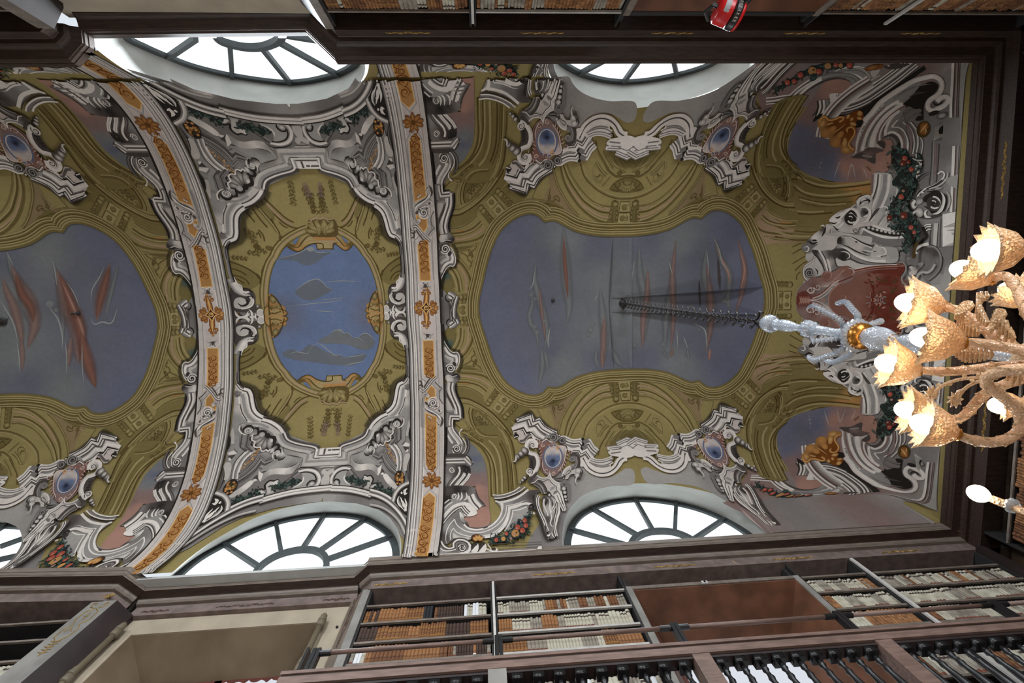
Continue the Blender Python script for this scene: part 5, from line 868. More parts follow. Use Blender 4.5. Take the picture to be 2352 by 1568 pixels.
motif('painted_red_cartouche', 5, EN2)
fr(0, 0, 1)
fill("1832,705 1830,685 1833,666 1845,652 1855,644 1868,635 1883,638 1891,625 1912,624 1930,613.5 1947.6,610.4 1963,618 2004,610.4 2060,607.3 2078,606 2077,621.6 2070,632 2072,642 2082,652 2092,657 2100,680 2102,708", "1850,660,t 1845,690,x 1870,670,x 1900,640,R 1950,620,R 2030,612,x 2080,640,x 1900,690,g 2080,690,x 1905,665,p", step=7)
fill("1905,706 1903,690 1908,672 1920,658 1945,643 1975,632 2010,628 2050,630 2075,640 2092,660 2100,708", "1920,690,R 1950,660,R 2000,640,R 2040,650,x 2060,690,x 2080,680,R 1960,700,R 2020,670,x", step=6)
S('TxR', 3.2, "1963,621 2004,613 2060,609 2077,608"); S('t', .9, "1963,628 2004,620 2060,616"); S('W', .8, "1963,618 2004,610 2060,607"); S('T', 1., "1905,706 1903,690 1908,672 1920,658 1930,650")
S('pTx', 2.6, "1866,684 1885,676 1902,662 1915,648 1927,642", tp=0); S('p', .9, "1855,688 1875,688 1895,678 1912,660"); S('p', .8, "1853,668 1862,660 1870,663 1864,672 1853,668"); spi('p', .9, 1862, 666, 9, 1.3, 0); spi('p', .9, 1878, 659, 8, 1.3, 180, -1)
for i in range(8): a = -.9+i*.05; S('T', 1.2, np.array([[1906+i*3.4, 655-i*4.2], [1914+i*3.2, 646-i*3.6], [1922+i*3.4, 645-i*4.0]]), tp=3)
S('TT', 1.8, "1893,632 1900,624 1910,628 1908,638 1902,644", tp=3); blob(1900, 634, 7, 5, 'R'); S('p', 1.2, "1946,616 1958,618 1962,626 1956,632", tp=3); fill("1933,644 1963,632 1960,640 1935,652", 't'); S('x', 1.2, "1925,648 1960,634")
for i in range(6): S('T', 1.5, np.array([[1836+i*4, 684.], [1840+i*4, 690.], [1836+i*4, 700.]]), tp=3)
spi('T', 1., 1891, 688, 6, 1., 0); leafs("1995,640 2010,650 2030,640 2050,655 2060,680 2040,690 2030,670", 11, 60, 'xxk', 5, 1.2); leafs("2000,675 2008,690 2030,700", 9, 16, 'Tt', 6); S('T', 1.4, "1998,672 2004,680 2000,690", tp=3); S('T', 1.2, "1940,700 1944,690", tp=3); S('x', 1.4, "1995,640 2006,670 2000,705")
fr(1980, 540)
S('Gg', 2.2, "780,640 850,600 930,610 990,700 980,820 900,950 920,1060 1000,1110", tp=0); blob(830, 660, 45, 40, 'tx'); blob(1070, 960, 85, 105, 'wD', -.5, 18); fill("1040,700 1100,680 1160,720 1200,700 1300,620 1390,620 1360,700 1290,760 1230,840 1200,890 1080,900 1050,850 1110,800", "1100,720,w 1300,650,G 1150,850,p 1250,700,D"); S('K', 1.6, "1030,740 1060,690 1130,680", tp=3)
S('GwG', 3.6, "1110,1140 1150,1040 1230,960 1270,880 1360,830 1470,840 1560,780 1640,650", tp=0); blob(1240, 1090, 60, 60, 'pG'); S('g', 2., "1330,880 1430,1000 1500,1100"); 
motif('painted_niche_shell', 4, EN2)
fill("1220,360 1300,300 1450,250 1600,260 1700,330 1760,450 1770,600 1720,760 1620,890 1500,980 1430,880 1560,780 1640,650 1560,790 1460,840 1330,830 1250,840 1000,720 950,600 1100,560 1240,500 1260,450 1220,420", "1450,300,D 1300,400,g 1450,550,g 1600,700,g 1300,650,g 1650,400,D 1700,600,g 1100,620,g"); S('gGD', 3.4, "1460,250 1620,270 1730,380 1770,560 1730,760 1620,900 1490,1000", off=1); S('W', 3.4, "1210,420 1230,320 1330,240 1500,190", tp=0); S('D', 2., "1230,370 1330,290 1450,255"); S('K', 2.4, "1230,130 1180,250 1180,380 1170,500", tp=0)
motif('painted_gold_shell', 6, EN2)
fr(1840, 240)
fill("380,500 370,400 450,290 560,250 640,340 760,330 900,270 1000,290 1080,230 1200,150 1340,130 1400,200 1380,340 1250,370 1230,500 1240,620 1180,760 1100,860 1150,960 1230,1000 1150,1080 1000,1110 900,1070 890,960 760,970 650,900 640,760 520,750 440,700 430,560", "450,400,Y 700,500,y 560,640,Y 1000,500,y 800,800,Y 1000,1000,Y 1100,600,y 1200,300,y 900,700,y 1000,800,y 760,420,y")
for a_ in ((480, 430, 90, 55, -.9), (560, 650, 105, 75, -.6), (700, 560, 110, 60, -.6), (790, 860, 120, 85, -.8), (880, 690, 110, 60, -.9), (980, 860, 60, 120, .1), (1010, 1020, 90, 60, .2), (650, 440, 90, 30, -.3), (1060, 270, 60, 36, -1.), (1140, 330, 50, 34, -.9), (1170, 440, 80, 44, .2), (1320, 200, 60, 60, 0), (1310, 310, 60, 34, .2)): blob(a_[0], a_[1], a_[2], a_[3], 'ZY' if a_[2] < 95 else 'nY', a_[4], 16)
S('ZnY', 2.2, "390,400 450,300 540,265 620,340 740,335 880,280 960,290 950,340 860,400", tp=0); S('ZnY', 2.2, "1060,620 1020,580 1060,520 1150,510 1210,580 1200,680 1120,800 1080,880 1130,980 1200,1000", tp=0); S('yk', 1.2, "700,740 880,580 1000,450", tp=3); S('yk', 1.2, "880,880 980,760", tp=3); S('yk', 1.4, "520,520 700,450 850,440", tp=3); S('Z', .8, "660,680 850,560 1010,430", tp=3); spi('y', .9, 1090, 580, 50, 1.3, 0)
motif('painted_garland', 7, EN2)
fr(2000, 280)
fill("480,650 600,600 800,620 900,800 1100,700 1170,900 1150,1050 1000,1200 1050,1350 1000,1568 700,1568 650,1400 480,1380 500,1300 640,1250 500,1000 460,800", 'E')
leafs("600,680 700,850 700,1050 800,1250 800,1500", 150, 150, 'eEeK', 21, .9); leafs("1050,780 1050,1000 950,1200", 110, 50, 'eEp', 22, .7); leafs("450,850 420,1000 500,1080", 60, 14, 'kE', 23); S('E', 1.4, "1000,1330 1150,1200 1350,1110", tp=2)
for a_ in ((760, 820, 60, 'a'), (910, 1070, 55, 'a'), (720, 930, 70, 'x'), (850, 900, 50, 'x'), (820, 1190, 70, 'K')): fruit(*a_)
fr(1980, 400)
fill("820,0 1050,0 1200,150 1050,350 1150,560 900,560 620,750 760,500 850,300 680,240", 'E'); leafs("900,50 950,250 1000,450 850,600 700,700", 120, 120, 'eEeK', 24, .9); leafs("1100,150 1050,400 980,560", 90, 50, 'eE', 25, .9); S('K', 1.2, "600,750 750,560 900,350", tp=3)
fill("620,820 850,780 950,850 1150,950 1300,1200 1300,1400 1150,1568 950,1568 1000,1300 700,1250 640,1200 850,1080 680,950", 'E'); leafs("700,830 900,920 1050,1050 1100,1300 1150,1500", 130, 150, 'eEeK', 26, .9); leafs("680,1200 850,1150", 80, 30, 'eE', 27); S('K', 1.6, "820,1480 860,1330 960,1150", tp=3)
for a_ in ((880, 510, 60, 'a'), (950, 350, 90, 'K'), (940, 930, 85, 'x'), (620, 980, 62, 'x'), (1100, 1200, 55, 'a'), (1170, 1310, 45, 'a'), (1100, 1440, 70, 'x')): fruit(*a_)
fr(1980, 540); leafs("1000,20 1050,100 1000,220 960,330", 100, 90, 'eEK', 28, .8); S('K', 2., "960,380 870,350 840,420 870,480", tp=3); S('k', 3.2, "1250,150 1190,270 1170,400 1160,520", tp=0)
motif('painted_leaf_volute', 6, EN2)
fr(1980, 400)
S('_s', 9, "1000,600 1050,800 1250,950 1500,1000 1800,930", off=-2); fill("1400,500 1600,400 1760,400 1830,560 1820,740 1700,880 1560,880 1500,760 1480,650 1360,600", 'K'); volute(1620, 660, 170, 260, 1, 'W', 'K', 'D', 1.5); S('wWW', 4.2, "1770,400 1830,500 1840,640 1790,780 1680,880 1590,890", tp=3); S('Gw', 3.4, "1870,390 1940,450 1960,600 1930,740 1880,840", tp=3); S('K', 3., "1850,430 1900,560 1880,720 1800,860", tp=3)
S('W', 1.8, "1240,500 1300,420 1420,330 1600,260 1740,170 1840,60 1850,-20 1780,-60 1700,0", tp=0); S('w', 1.8, "1500,330 1700,270 1840,170 1920,50 1930,-40"); S('K', 1.3, "1450,330 1650,240 1800,130"); S('WW', 3., "1290,500 1260,440 1330,400 1400,430", tp=3); S('WW', 3.6, "1120,560 1180,600 1140,680 1180,750 1230,720", tp=3); blob(1290, 620, 90, 60, 'wG', -.6); blob(1290, 860, 90, 110, 'WG', -.2, 14); S('WW', 3., "1140,930 1180,850 1260,820", tp=3); S('WW', 3., "1480,800 1420,850 1440,950 1560,970", tp=3); S('K', 2., "1060,600 1050,720 1110,800 1200,800", tp=3); S('K', 1.6, "1380,720 1450,740 1500,800", tp=3); blob(1540, 380, 80, 24, 'WG', -.2); blob(1720, 320, 90, 26, 'wG', -.2); S('K', 1.6, "1200,520 1280,400 1380,330", tp=3); S('K', 1.8, "1440,400 1600,380 1740,380", tp=3)
S('WDW', 3.4, "1400,1210 1450,1160 1560,1150"); S('W', 1.2, "1430,1280 1500,1240 1560,1240"); S('K', 3.2, "1370,1180 1420,1300 1450,1400 1360,1500 1280,1568", tp=0)
# spandrel garland and frame between the window and the cove
motif('painted_garland', 5, EN2)
fr(1780, 130)
S('E', 6.5, "-60,870 100,720 300,600 500,480 700,370 900,280 1150,210 1500,190 1750,180", tp=3); leafs("0,800 200,650 500,480 800,340 1100,260 1600,220", 80, 150, 'eEE', 31, .9)
for a_ in ((280, 585, 62, 'a'), (430, 560, 58, 'a'), (570, 420, 70, 'a'), (840, 320, 95, 'Y'), (990, 340, 70, 'a'), (1190, 215, 75, 'Y'), (1370, 190, 55, 'a'), (1480, 200, 50, 'Y'), (1680, 195, 70, 'a')): fruit(*a_)
blob(2190, 250, 180, 60, 'Yy', -.25, 16); blob(860, 490, 90, 60, 'eE', -.5, 12)
# ---------------------------------------------------------------- clouds and single marks (not mirrored)
motif('painted_cloud', 4, ['I'])
fr(1200, 400, 3.92)
def streak(c, pts, w, tp=3): S('_'+c+'_', w, pts, tp=tp, soft=.3)
for c, t_, w in (('C', "120,800 110,950 160,1150 220,1400 200,1568", 16), ('t', "150,1000 170,1200 210,1500", 7), ('C', "370,480 380,700 400,1000 420,1200 400,1350", 22), ('R', "370,560 380,760 400,1000 410,1120", 8), ('C', "700,1030 720,1250 740,1450 740,1700", 18), ('t', "740,1280 730,1450 730,1700", 12), ('C', "1050,650 1060,900 1110,1150 1080,1568", 20), ('t', "1130,850 1120,1100 1090,1300 1080,1568", 13), ('C', "1330,750 1350,1000 1300,1250 1280,1568", 18),
    ('t', "1380,600 1350,950 1360,1250 1340,1568", 12), ('C', "1660,650 1640,900 1700,1200 1660,1568", 20), ('t', "1660,800 1690,1100 1690,1400 1650,1600", 14), ('C', "1730,560 1780,750 1860,900 1850,1150 1880,1250", 15), ('T', "1740,600 1790,760 1850,880 1870,1000", 6), ('t', "1940,580 2000,850 1980,1050 1920,1250", 13), ('T', "1960,700 2000,850 1960,1060", 6), ('D', "1760,750 1770,900 1780,1050", 6), ('C', "60,1050 90,1150 60,1300 130,1450 140,1568", 10), ('D', "1590,950 1600,1200", 5)): streak(c, t_, w)
for x_, y_, r in ((80, 1080, 26), (110, 1120, 22), (70, 1310, 24), (110, 1370, 28), (200, 1320, 26), (610, 1400, 30), (630, 1350, 22), (960, 1110, 26), (990, 1140, 20), (1520, 1190, 28), (1550, 1220, 20), (1560, 1350, 26), (1590, 1400, 22), (1830, 1060, 24), (1820, 1140, 30), (1860, 1180, 24), (1300, 1200, 22), (1270, 1530, 30), (1010, 1540, 28), (130, 1420, 30), (590, 1440, 24)): blob(x_, y_, r, r*.9, 'cC', 0, 12, .55)
for t_, w in (("60,1040 90,1000 110,880", 2), ("250,1380 230,1500 240,1568", 2.5), ("640,1150 680,1080", 1.5), ("980,1050 990,900 1010,780", 1.8), ("1320,790 1350,900", 1.8), ("1660,680 1680,900", 1.8), ("1720,570 1770,680 1800,800 1870,880", 2.4), ("1560,1350 1640,1400 1660,1568", 2.6), ("1450,1460 1490,1568", 2.), ("1280,1210 1300,1300", 2.), ("1390,1400 1400,1568", 1.8)): S('_c_', w*1.6, t_, tp=3)
fr(1200, 800, 3.92)
for c, t_, w in (('C', "170,0 180,150 150,330", 12), ('C', "200,20 220,120 230,200", 10), ('t', "710,0 720,100 720,180", 10), ('C', "670,0 660,100 690,180", 8), ('C', "800,0 860,120 900,160", 14), ('t', "1350,0 1340,80", 8), ('T', "1690,0 1680,110", 7), ('C', "1480,0 1500,100", 8), ('C', "1250,0 1320,100", 7)): streak(c, t_, w)
fr(0, 400, 3.92)
for c, t_, w in (('C', "60,700 100,850 180,1000 220,1200 300,1400", 18), ('t', "100,820 180,1000 270,1150 310,1350 250,1568", 28), ('R', "140,900 200,1080 280,1200 300,1330", 18), ('t', "20,930 60,1050 120,1180 180,1400 200,1568", 20), ('C', "470,760 520,950 560,1200 570,1500", 14), ('t', "500,860 560,1000 620,1200 700,1400 700,1700", 38), ('R', "530,900 590,1030 650,1200 720,1400 740,1700", 24), ('t', "990,800 950,950 900,1150 870,1320", 24), ('R', "985,830 945,980 900,1150 870,1290", 15), ('C', "1070,800 1030,950 970,1200 950,1300", 9), ('T', "560,980 640,1150 740,1400 770,1568", 8)): streak(c, t_, w)
for t_, w in (("60,700 90,760 120,830", 2), ("470,760 500,900 510,1000", 2.4), ("600,970 660,1060 720,1200", 2), ("820,1150 830,1040 900,920 940,830", 2.4), ("810,1290 850,1350 920,1330 1000,1340 1060,1200", 3), ("420,1160 460,1220 520,1300 560,1450 560,1568", 3.4), ("0,1130 60,1230 120,1340 160,1500", 3.4), ("440,1160 480,1180", 4)): S('_c_', w*1.5, t_, tp=3)
blob(170, 1030, 3, 3, 'C'); blob(450, 1170, 34, 34, 'cc', 0, 12, .6); blob(500, 1220, 30, 30, 'cC', 0, 12, .6)
fr(0, 800, 3.92)
for c, t_, w in (('t', "190,-100 200,50 200,200", 12), ('c', "150,-60 170,60 180,220", 4), ('R', "730,-150 770,50 820,220 860,350", 26), ('t', "640,-100 620,60 620,160", 14), ('c', "590,-60 600,100 600,230", 4), ('c', "740,-40 740,150 755,320", 3)): streak(c, t_, w)
# middle bay clouds
fr(600, 520, 7.84)
def cloud(pts, c='C', al=.7, rim=None): 
    fill(pts, c, al=al)
    if rim: S('_c_', 2.2, rim, tp=3)
cloud("250,610 450,530 640,500 780,440 900,400 960,450 1250,460 1100,560 980,660 800,700 600,620 400,600", 'C', .55, "330,575 620,500 760,430 860,385 940,410 990,460 1300,460"); cloud("610,1180 760,1050 950,960 1080,1000 1180,1090 1280,1130 1150,1220 900,1330 700,1280", 'C', .6, "610,1160 760,1040 920,960 1040,950 1110,1010 1180,1090 1300,1130"); S('_c_', 1.8, "520,1430 800,1400 1100,1370 1350,1340 1530,1280", tp=3); S('_c_', 1.8, "1040,1330 1300,1300 1520,1275", tp=3); S('_c_', 2., "1120,1010 1400,980 1780,990", tp=3); blob(890, 410, 70, 42, 'cc', 0, 12, .8)
fr(740, 700)
cloud("-100,820 0,760 100,700 200,640 280,580 400,560 480,620 600,640 680,740 800,740 900,660 1000,650 1120,730 1180,860 1050,1000 800,980 600,900 300,870 0,860", 'C', .8, "180,680 240,600 330,560 430,560 480,640 560,620 640,680 690,750"); S('_c_', 2.4, "820,740 880,670 980,640 1080,690 1180,790", tp=3); S('_c_', 1.6, "700,730 800,740 900,800 960,850", tp=3); blob(400, 570, 60, 30, 'cc', 0, 12, .7); S('_c_', 2., "-180,120 0,140 300,160", tp=3)
cloud("-900,1100 -700,1000 -500,1050 -300,900 -100,950 100,1060 250,1100 400,1140 500,1180 900,1100 1000,1150 700,1350 300,1350 -100,1300 -500,1250 -800,1180", 'C', .65, "-260,1000 -200,900 -50,880 60,960 200,1070 280,1130 420,1120 480,1180"); S('_c_', 1.8, "480,1180 700,1160 1000,1100", tp=3); S('_c_', 2.2, "480,1370 700,1320 980,1260", tp=3); S('_c_', 2, "-750,1110 -600,1060 -430,1080 -330,1100 -280,1000", tp=3)
motif('painted_hook_dark_mark', 7, ['I'])  # soft dark glaze strokes at the chain top and the left hook
fr(0, 0, 1); S('_s_', 9, "1428,684 1430,698 1432,712", tp=3); S('_s_', 5, "20,728 10,742 0,748", tp=3)
# ---------------------------------------------------------------- lay every motif on the vault, with its mirror images
YM, XM1, XM2 = .40, 3.05, -3.42
def xf(op, X, Y):
    if op in ('Y', 'XY', 'MY', 'CY'): Y = 2*(.445-.025*np.abs(Y-.42))-Y
    if op in ('X', 'XY'): X = 2*XM1-X
    if op in ('M', 'MY'): X = 2*XM2-X
    if op in ('C', 'CY'): X = -3.21-(X+3.21)*np.where(X > -3.21, 1.26, 1.26)
    return X, Y
def layers():
    """every stroke lies one coat above whatever it covers"""
    H = np.zeros((460, 330), np.int32)
    for c in sorted([c for l in MOT.values() for c in l], key=lambda c: c['level']):
        for al, j in c.get('seq', []):
            v = c['parts'][al][0][j]; q = np.clip(np.round(v/6).astype(int)+20, 1, [458, 328]); h = 0
            for dx in (-1, 0, 1):
                for dy in (-1, 0, 1): h = max(h, H[q[:, 0]+dx, q[:, 1]+dy].max())
            h += 1; c['parts'][al][3][j] = np.full(len(v), h)
            for dx in (0,):
                for dy in (0,): H[q[:, 0]+dx, q[:, 1]+dy] = np.maximum(H[q[:, 0]+dx, q[:, 1]+dy], h)
    print('coats', H.max())
layers()
def flush():
    for name, lst in MOT.items():
        for c in lst:
            V, C, F, I, nf, mi = [], [], [], [], 0, []
            for al in (False, True):
                p = c['parts'][al]
                if p[4]:
                    v = np.concatenate(p[0]); V.append(v); C.append(np.concatenate(p[1])); I.append(np.concatenate(p[3]))
                    for f in p[2]:
                        f = np.asarray(f)+nf; F += f.tolist(); mi += [int(al)]*len(f)
                    nf += len(v)
            if not V: continue
            V = np.concatenate(V); C = np.concatenate(C); I = np.concatenate(I); H_ = hit(V)
            d = .001+.0012*c['level']+.00035*I
            N = vnormal(H_[:, 0], H_[:, 1]); H1 = H_*(1-d/np.maximum(-(H_*N).sum(1), .5))[:, None]; B = H1-N*d[:, None]   # foot of the raised point on the vault
            for k, op in enumerate(c['ops']):
                X, Y = xf(op, B[:, 0], B[:, 1]); X = np.clip(X, XL, X1+WX-.002); Y = np.clip(Y, Y0-WV+.002, Y0+WV-.002)
                Z = surf(X, Y); Z = np.where(np.abs((Y-Y0)/WV) > .985, B[:, 2], Z) if op in ('I', 'Y', 'M', 'MY', 'C', 'CY') else Z
                N = vnormal(X, Y)
                mesh_obj(name, np.c_[X, Y, Z]+N*(d+.0002*k)[:, None], F, [MF, MG], ceiling, col=C, mi=mi)
flush()
# ================================================================ walls, bookcases, gallery
YS, YN, XE = 4.62, -3.63, 8.22
FZ = -CAMH
def wl(name, label, boxes, m):
    b = MB()
    for q in boxes: b.box(*q)
    return tag(b.build(name, m), label, kind='structure')
wl('floor', 'pale stone floor of the library hall', [((XL, -6.2, FZ-.1), (9.2, 7.0, FZ))], M_floor)
wl('wall_west', 'far end wall behind the camera', [((XL-.2, -6.2, FZ), (XL, 7., 11))], M_wall)
wl('wall_south', 'cream wall with deep window recesses, bottom of the photo', [((-5.62, 4.85, 6.93), (-2.1, 5.05, 7.62)), ((-5.62, 4.85, FZ), (-5.27, 5.05, 6.93)), ((-2.55, 4.85, FZ), (-2.1, 5.05, 6.93)),
    ((-2.2, 5.08, FZ), (2.1, 5.2, 7.62)), ((4.74, 5.08, FZ), (9., 5.2, 7.62)), ((2.1, 5.08, 7.0), (4.74, 5.2, 7.62)), ((-13.4, 5.08, FZ), (-5.6, 5.2, 7.62))], M_wall)
wl('wall_north', 'cream wall behind the dark cornice, top of the photo', [((-5.6, YN-.5, 6.93), (-2.1, YN-.3, 7.62)), ((-2.2, YN-.62, FZ), (2.1, YN-.5, 7.62)), ((4.74, YN-.62, FZ), (9., YN-.5, 7.62)), ((2.1, YN-.62, 7.), (4.74, YN-.5, 7.62)), ((-13.4, YN-.62, FZ), (-5.6, YN-.5, 7.62)), ((-2.55, YN-.5, FZ), (-2.1, YN-.3, 6.93)), ((-5.6, YN-.5, FZ), (-5.2, YN-.3, 6.93)), ((-9., YN-1.2, FZ), (-1.9, YN-1.05, 7.66))], M_wall)
wl('wall_east', 'end wall behind the end bookcase, right of the photo', [((XE+.5, -6.2, FZ), (XE+.62, 7., 7.62))], M_lowwall)
# embrasures: splayed board reveals with a tall window at the back
def embrasure(name, x0, x1, zt, yf, xb0, xb1, zb_, yb, m, label, jm=None):
    o = MB().add([(x0, yf, zt), (x1, yf, zt), (xb1, yb, zb_), (xb0, yb, zb_), (x0, yf, zt+.04), (x1, yf, zt+.04), (xb1, yb, zb_+.04), (xb0, yb, zb_+.04)], [(0,1,2,3),(7,6,5,4),(0,4,5,1)]).build(name, m)
    tag(o, label, kind='structure')
    for a, b in ((x0, xb0), (x1, xb1)):
        s = -.04 if a == x0 else .04
        MB().add([(a, yf, FZ), (b, yb, FZ), (b, yb, zb_), (a, yf, zt), (a+s, yf, FZ), (b+s, yb, FZ), (b+s, yb, zb_), (a+s, yf, zt)], [(0,1,2,3),(7,6,5,4),(0,3,7,4),(1,5,6,2)]).build('jamb', jm or m, o)
    return o
M_soff = mat('embrasure_brown_plaster', (118, 100, 78), .9, .15, 1.5)  # brown plaster of the middle window recesses
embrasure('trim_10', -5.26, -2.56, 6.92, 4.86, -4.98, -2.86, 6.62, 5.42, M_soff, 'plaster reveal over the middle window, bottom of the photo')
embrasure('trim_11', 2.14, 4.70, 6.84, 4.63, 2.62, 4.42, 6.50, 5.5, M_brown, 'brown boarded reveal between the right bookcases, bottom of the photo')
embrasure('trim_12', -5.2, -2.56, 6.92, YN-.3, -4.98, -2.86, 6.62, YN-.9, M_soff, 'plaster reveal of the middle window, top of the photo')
embrasure('trim_13', 2.14, 4.70, 6.84, YN-.01, 2.62, 4.42, 6.50, YN-.9, M_brown, 'brown boarded reveal between the bookcases, top of the photo')
M_day = emis('daylit_curtain', (.88, .92, 1.), .95)
def tallwin(name, x0, x1, y, zt, label):
    s = 1 if y > 0 else -1
    b = MB().box((x0, y, zt-.07), (x1, y+s*.06, zt)).box((x0, y, FZ+.9), (x0+.07, y+s*.06, zt)).box((x1-.07, y, FZ+.9), (x1, y+s*.06, zt)).box(((x0+x1)/2-.05, y, FZ+.9), ((x0+x1)/2+.05, y+s*.06, zt)).box((x0, y, FZ+.5), (x1, y+s*.06, FZ+.97))
    for z in (5.3, 4.1, 2.9, 1.7): b.box((x0, y+s*.01, z), (x1, y+s*.05, z+.05))
    o = tag(b.build(name, M_redw), label, kind='structure')
    wl(name.replace('window', 'wall')+'_x', '', [], M_wall) if False else None
    MB().box((x0-.3, y+s*.06, FZ), (x1+.3, y+s*.09, zt+.3)).build('outer_wall', M_wall, o) if False else None
    n = 60; xs = np.linspace(x0+.05, x1-.05, n); V, F = [], []
    for i, xx in enumerate(xs):
        yy = y-s*(.03+.02*math.sin(i*1.35)); V += [(xx, yy, zt-.1+.012*math.sin(i*2.1)), (xx, yy, 1.)]
    F = [(2*i, 2*i+1, 2*i+3, 2*i+2) for i in range(n-1)]
    mesh_obj('curtain', V, F, M_day, o)
    Q = MB().box((x0, y+s*.07, FZ+.5), (x1, y+s*.08, zt)).build('pane', M_glass, o)
    return o
tallwin('window_7', -4.98, -2.86, 5.42, 6.62, 'tall curtained window with red-brown frame under the middle bay, bottom edge of the photo')
tallwin('window_8', 2.62, 4.42, 5.5, 6.50, 'tall curtained window behind the balusters, bottom right of the photo')
tallwin('window_9', -4.98, -2.86, YN-.9, 6.62, 'tall window in the upper wall, out of view')
tallwin('window_10', 2.62, 4.42, YN-.9, 6.50, 'tall window in the upper wall behind the bookcases, out of view')
SH = [6.90, 6.52, 6.14, 5.76, 5.34, 4.9, 4.4, 3.9, 3.4]
def fmap(wall):
    if wall == 'S': return lambda a, b, z: (a, YS+b, z)
    if wall == 'SL': return lambda a, b, z: (a, 4.53+b, z)
    if wall == 'N': return lambda a, b, z: (a, YN-b, z)
    return lambda a, b, z: (XE+b, a, z)
def bookcase(wall, a0, a1, label, edge, group=None, n=7, sides=True, panel=True):
    f = fmap(wall); x, y, z = f((a0+a1)/2, .22, FZ); o = empty('bookcase', (x, y, FZ)); tag(o, label, 'bookcase', group)
    MB().box(f(a0, .42, FZ), f(a1, .45, 7.27)).build('back_panel', M_shelf, o)
    for a in (a0, a1-.03): MB().box(f(a, .01, FZ), f(a+.03, .42, 7.27)).build('side_panel', M_shelf, o)
    for z in SH[:n]:
        s = MB().box(f(a0+.03, .03, z-.025), f(a1-.03, .42, z)).build('shelf', M_shelf, o)
        MB().box(f(a0+.03, 0., z-.032), f(a1-.03, .03, z+.004)).build('shelf_lip', edge, s)
    return o
M_metal = mat('pale_metal_shelf', (186, 182, 176), .4, .08, 12)
bookcase('S', -1.89, .0, 'bookcase between the marbled pilaster and the slim white post, bottom of the photo', M_shelfedge)
bookcase('S', .03, 2.04, 'bookcase with pale metal shelves right of the slim white post, bottom of the photo', M_metal)
bookcase('S', 4.80, 5.90, 'narrow bookcase just right of the brown boarded reveal, bottom right of the photo', M_shelfedge)
bookcase('S', 5.94, 8.12, 'wide bookcase filling the bottom right corner of the photo', M_shelfedge)
bookcase('SL', -9.6, -6.02, 'bookcase in the bottom left corner of the photo, its two top shelves empty', M_shelfedge)
bookcase('N', -1.89, .0, 'dark bookcase along the top edge of the photo, left of the hanging white post', M_shelfedge)
bookcase('N', .03, 2.04, 'dark bookcase along the top edge of the photo, right of the hanging white post', M_metal)
bookcase('N', 4.80, 8.12, 'dark bookcase in the top right corner of the photo', M_shelfedge)
bookcase('N', -9.6, -5.75, 'dark bookcase in the top left corner of the photo', M_shelfedge)
bookcase('E', -3.3, .3, 'dark bookcase on the end wall, upper right edge of the photo', M_shelfedge)
bookcase('E', .4, 4.3, 'dark bookcase of red-brown volumes on the end wall, lower right edge of the photo', M_shelfedge)
def thing(mb, name, mats, label, cat_, group=None, smooth=False):
    return tag(mb.build(name, mats, smooth=smooth), label, cat_, group)
def post(wall, a, w, b0, z0, z1, label, name='post', m=None, cat_='post', group=None):
    f = fmap(wall); return thing(MB().box(f(a-w/2, b0, z0), f(a+w/2, b0+.03, z1)), name, m or M_white, label, cat_, group)
post('S', .015, .035, -.035, 3.6, 7.25, 'slim white post between the two left bookcases, bottom of the photo')
post('S', 5.92, .05, -.035, 3.6, 7.25, 'pale post between the two right bookcases, bottom right of the photo')
post('N', .015, .035, -.035, 3.6, 7.1, 'slim white post against the dark bookcases, top edge of the photo')
post('N', 5.92, .05, -.035, 3.6, 7.1, 'pale slanting post in the top right corner of the photo')
for a_, lb, wll in ((2.09, 'grey upright board left of the brown reveal, bottom of the photo', 'S'), (4.75, 'grey upright board right of the brown reveal, bottom of the photo', 'S'), (2.09, 'dark upright board left of the reveal, top of the photo', 'N'), (4.75, 'dark upright board right of the reveal, top of the photo', 'N')):
    f = fmap(wll); thing(MB().box(f(a_-.045, -.01, FZ), f(a_+.045, .43, 6.93)), 'upright_board', M_pil if wll == 'S' else M_shelfedge, lb, 'board')
    thing(MB().box(f(a_-.02, .06, 6.93), f(a_+.02, .43, 7.22)), 'divider_board', M_shelf, lb.replace('upright', 'small divider').replace('reveal,', 'reveal, above the lintel,'), 'board')
for wll, e_ in (('S', 'bottom'), ('N', 'top')):
    f = fmap(wll); thing(MB().box(f(2.14, -.01, 6.86), f(4.70, .05, 6.93)), 'lintel_board', M_shelfedge if wll == 'S' else M_shelf, f'grey lintel board over the brown reveal, {e_} of the photo', 'board')
    thing(MB().box(f(2.14, .4, 6.93), f(4.70, .43, 7.27)), 'back_board', M_shelf, f'dark back board above the lintel of the brown reveal, {e_} of the photo', 'board')
    for a_ in (3.42,): thing(MB().box(f(a_-.02, .3, 6.93), f(a_+.02, .4, 7.27)), 'back_strut', M_brown, f'brown strut behind the lintel board, {e_} of the photo', 'strut')
# small white sensor on the lintel
c_ = atY(1630, 1352, YS-.02); c_ = np.array([c_[0], YS-.02, 6.89]); sn = thing(MB().box(c_-[.045, .01, .03], c_+[.045, .012, .03]), 'sensor', M_white, 'small white sensor plate on the lintel board of the brown reveal', 'sensor')
MB().lathe(c_-[0, .014, 0], (0, -1, 0), [(0, .018), (.01, .014)], 10).build('lens', M_black, sn)
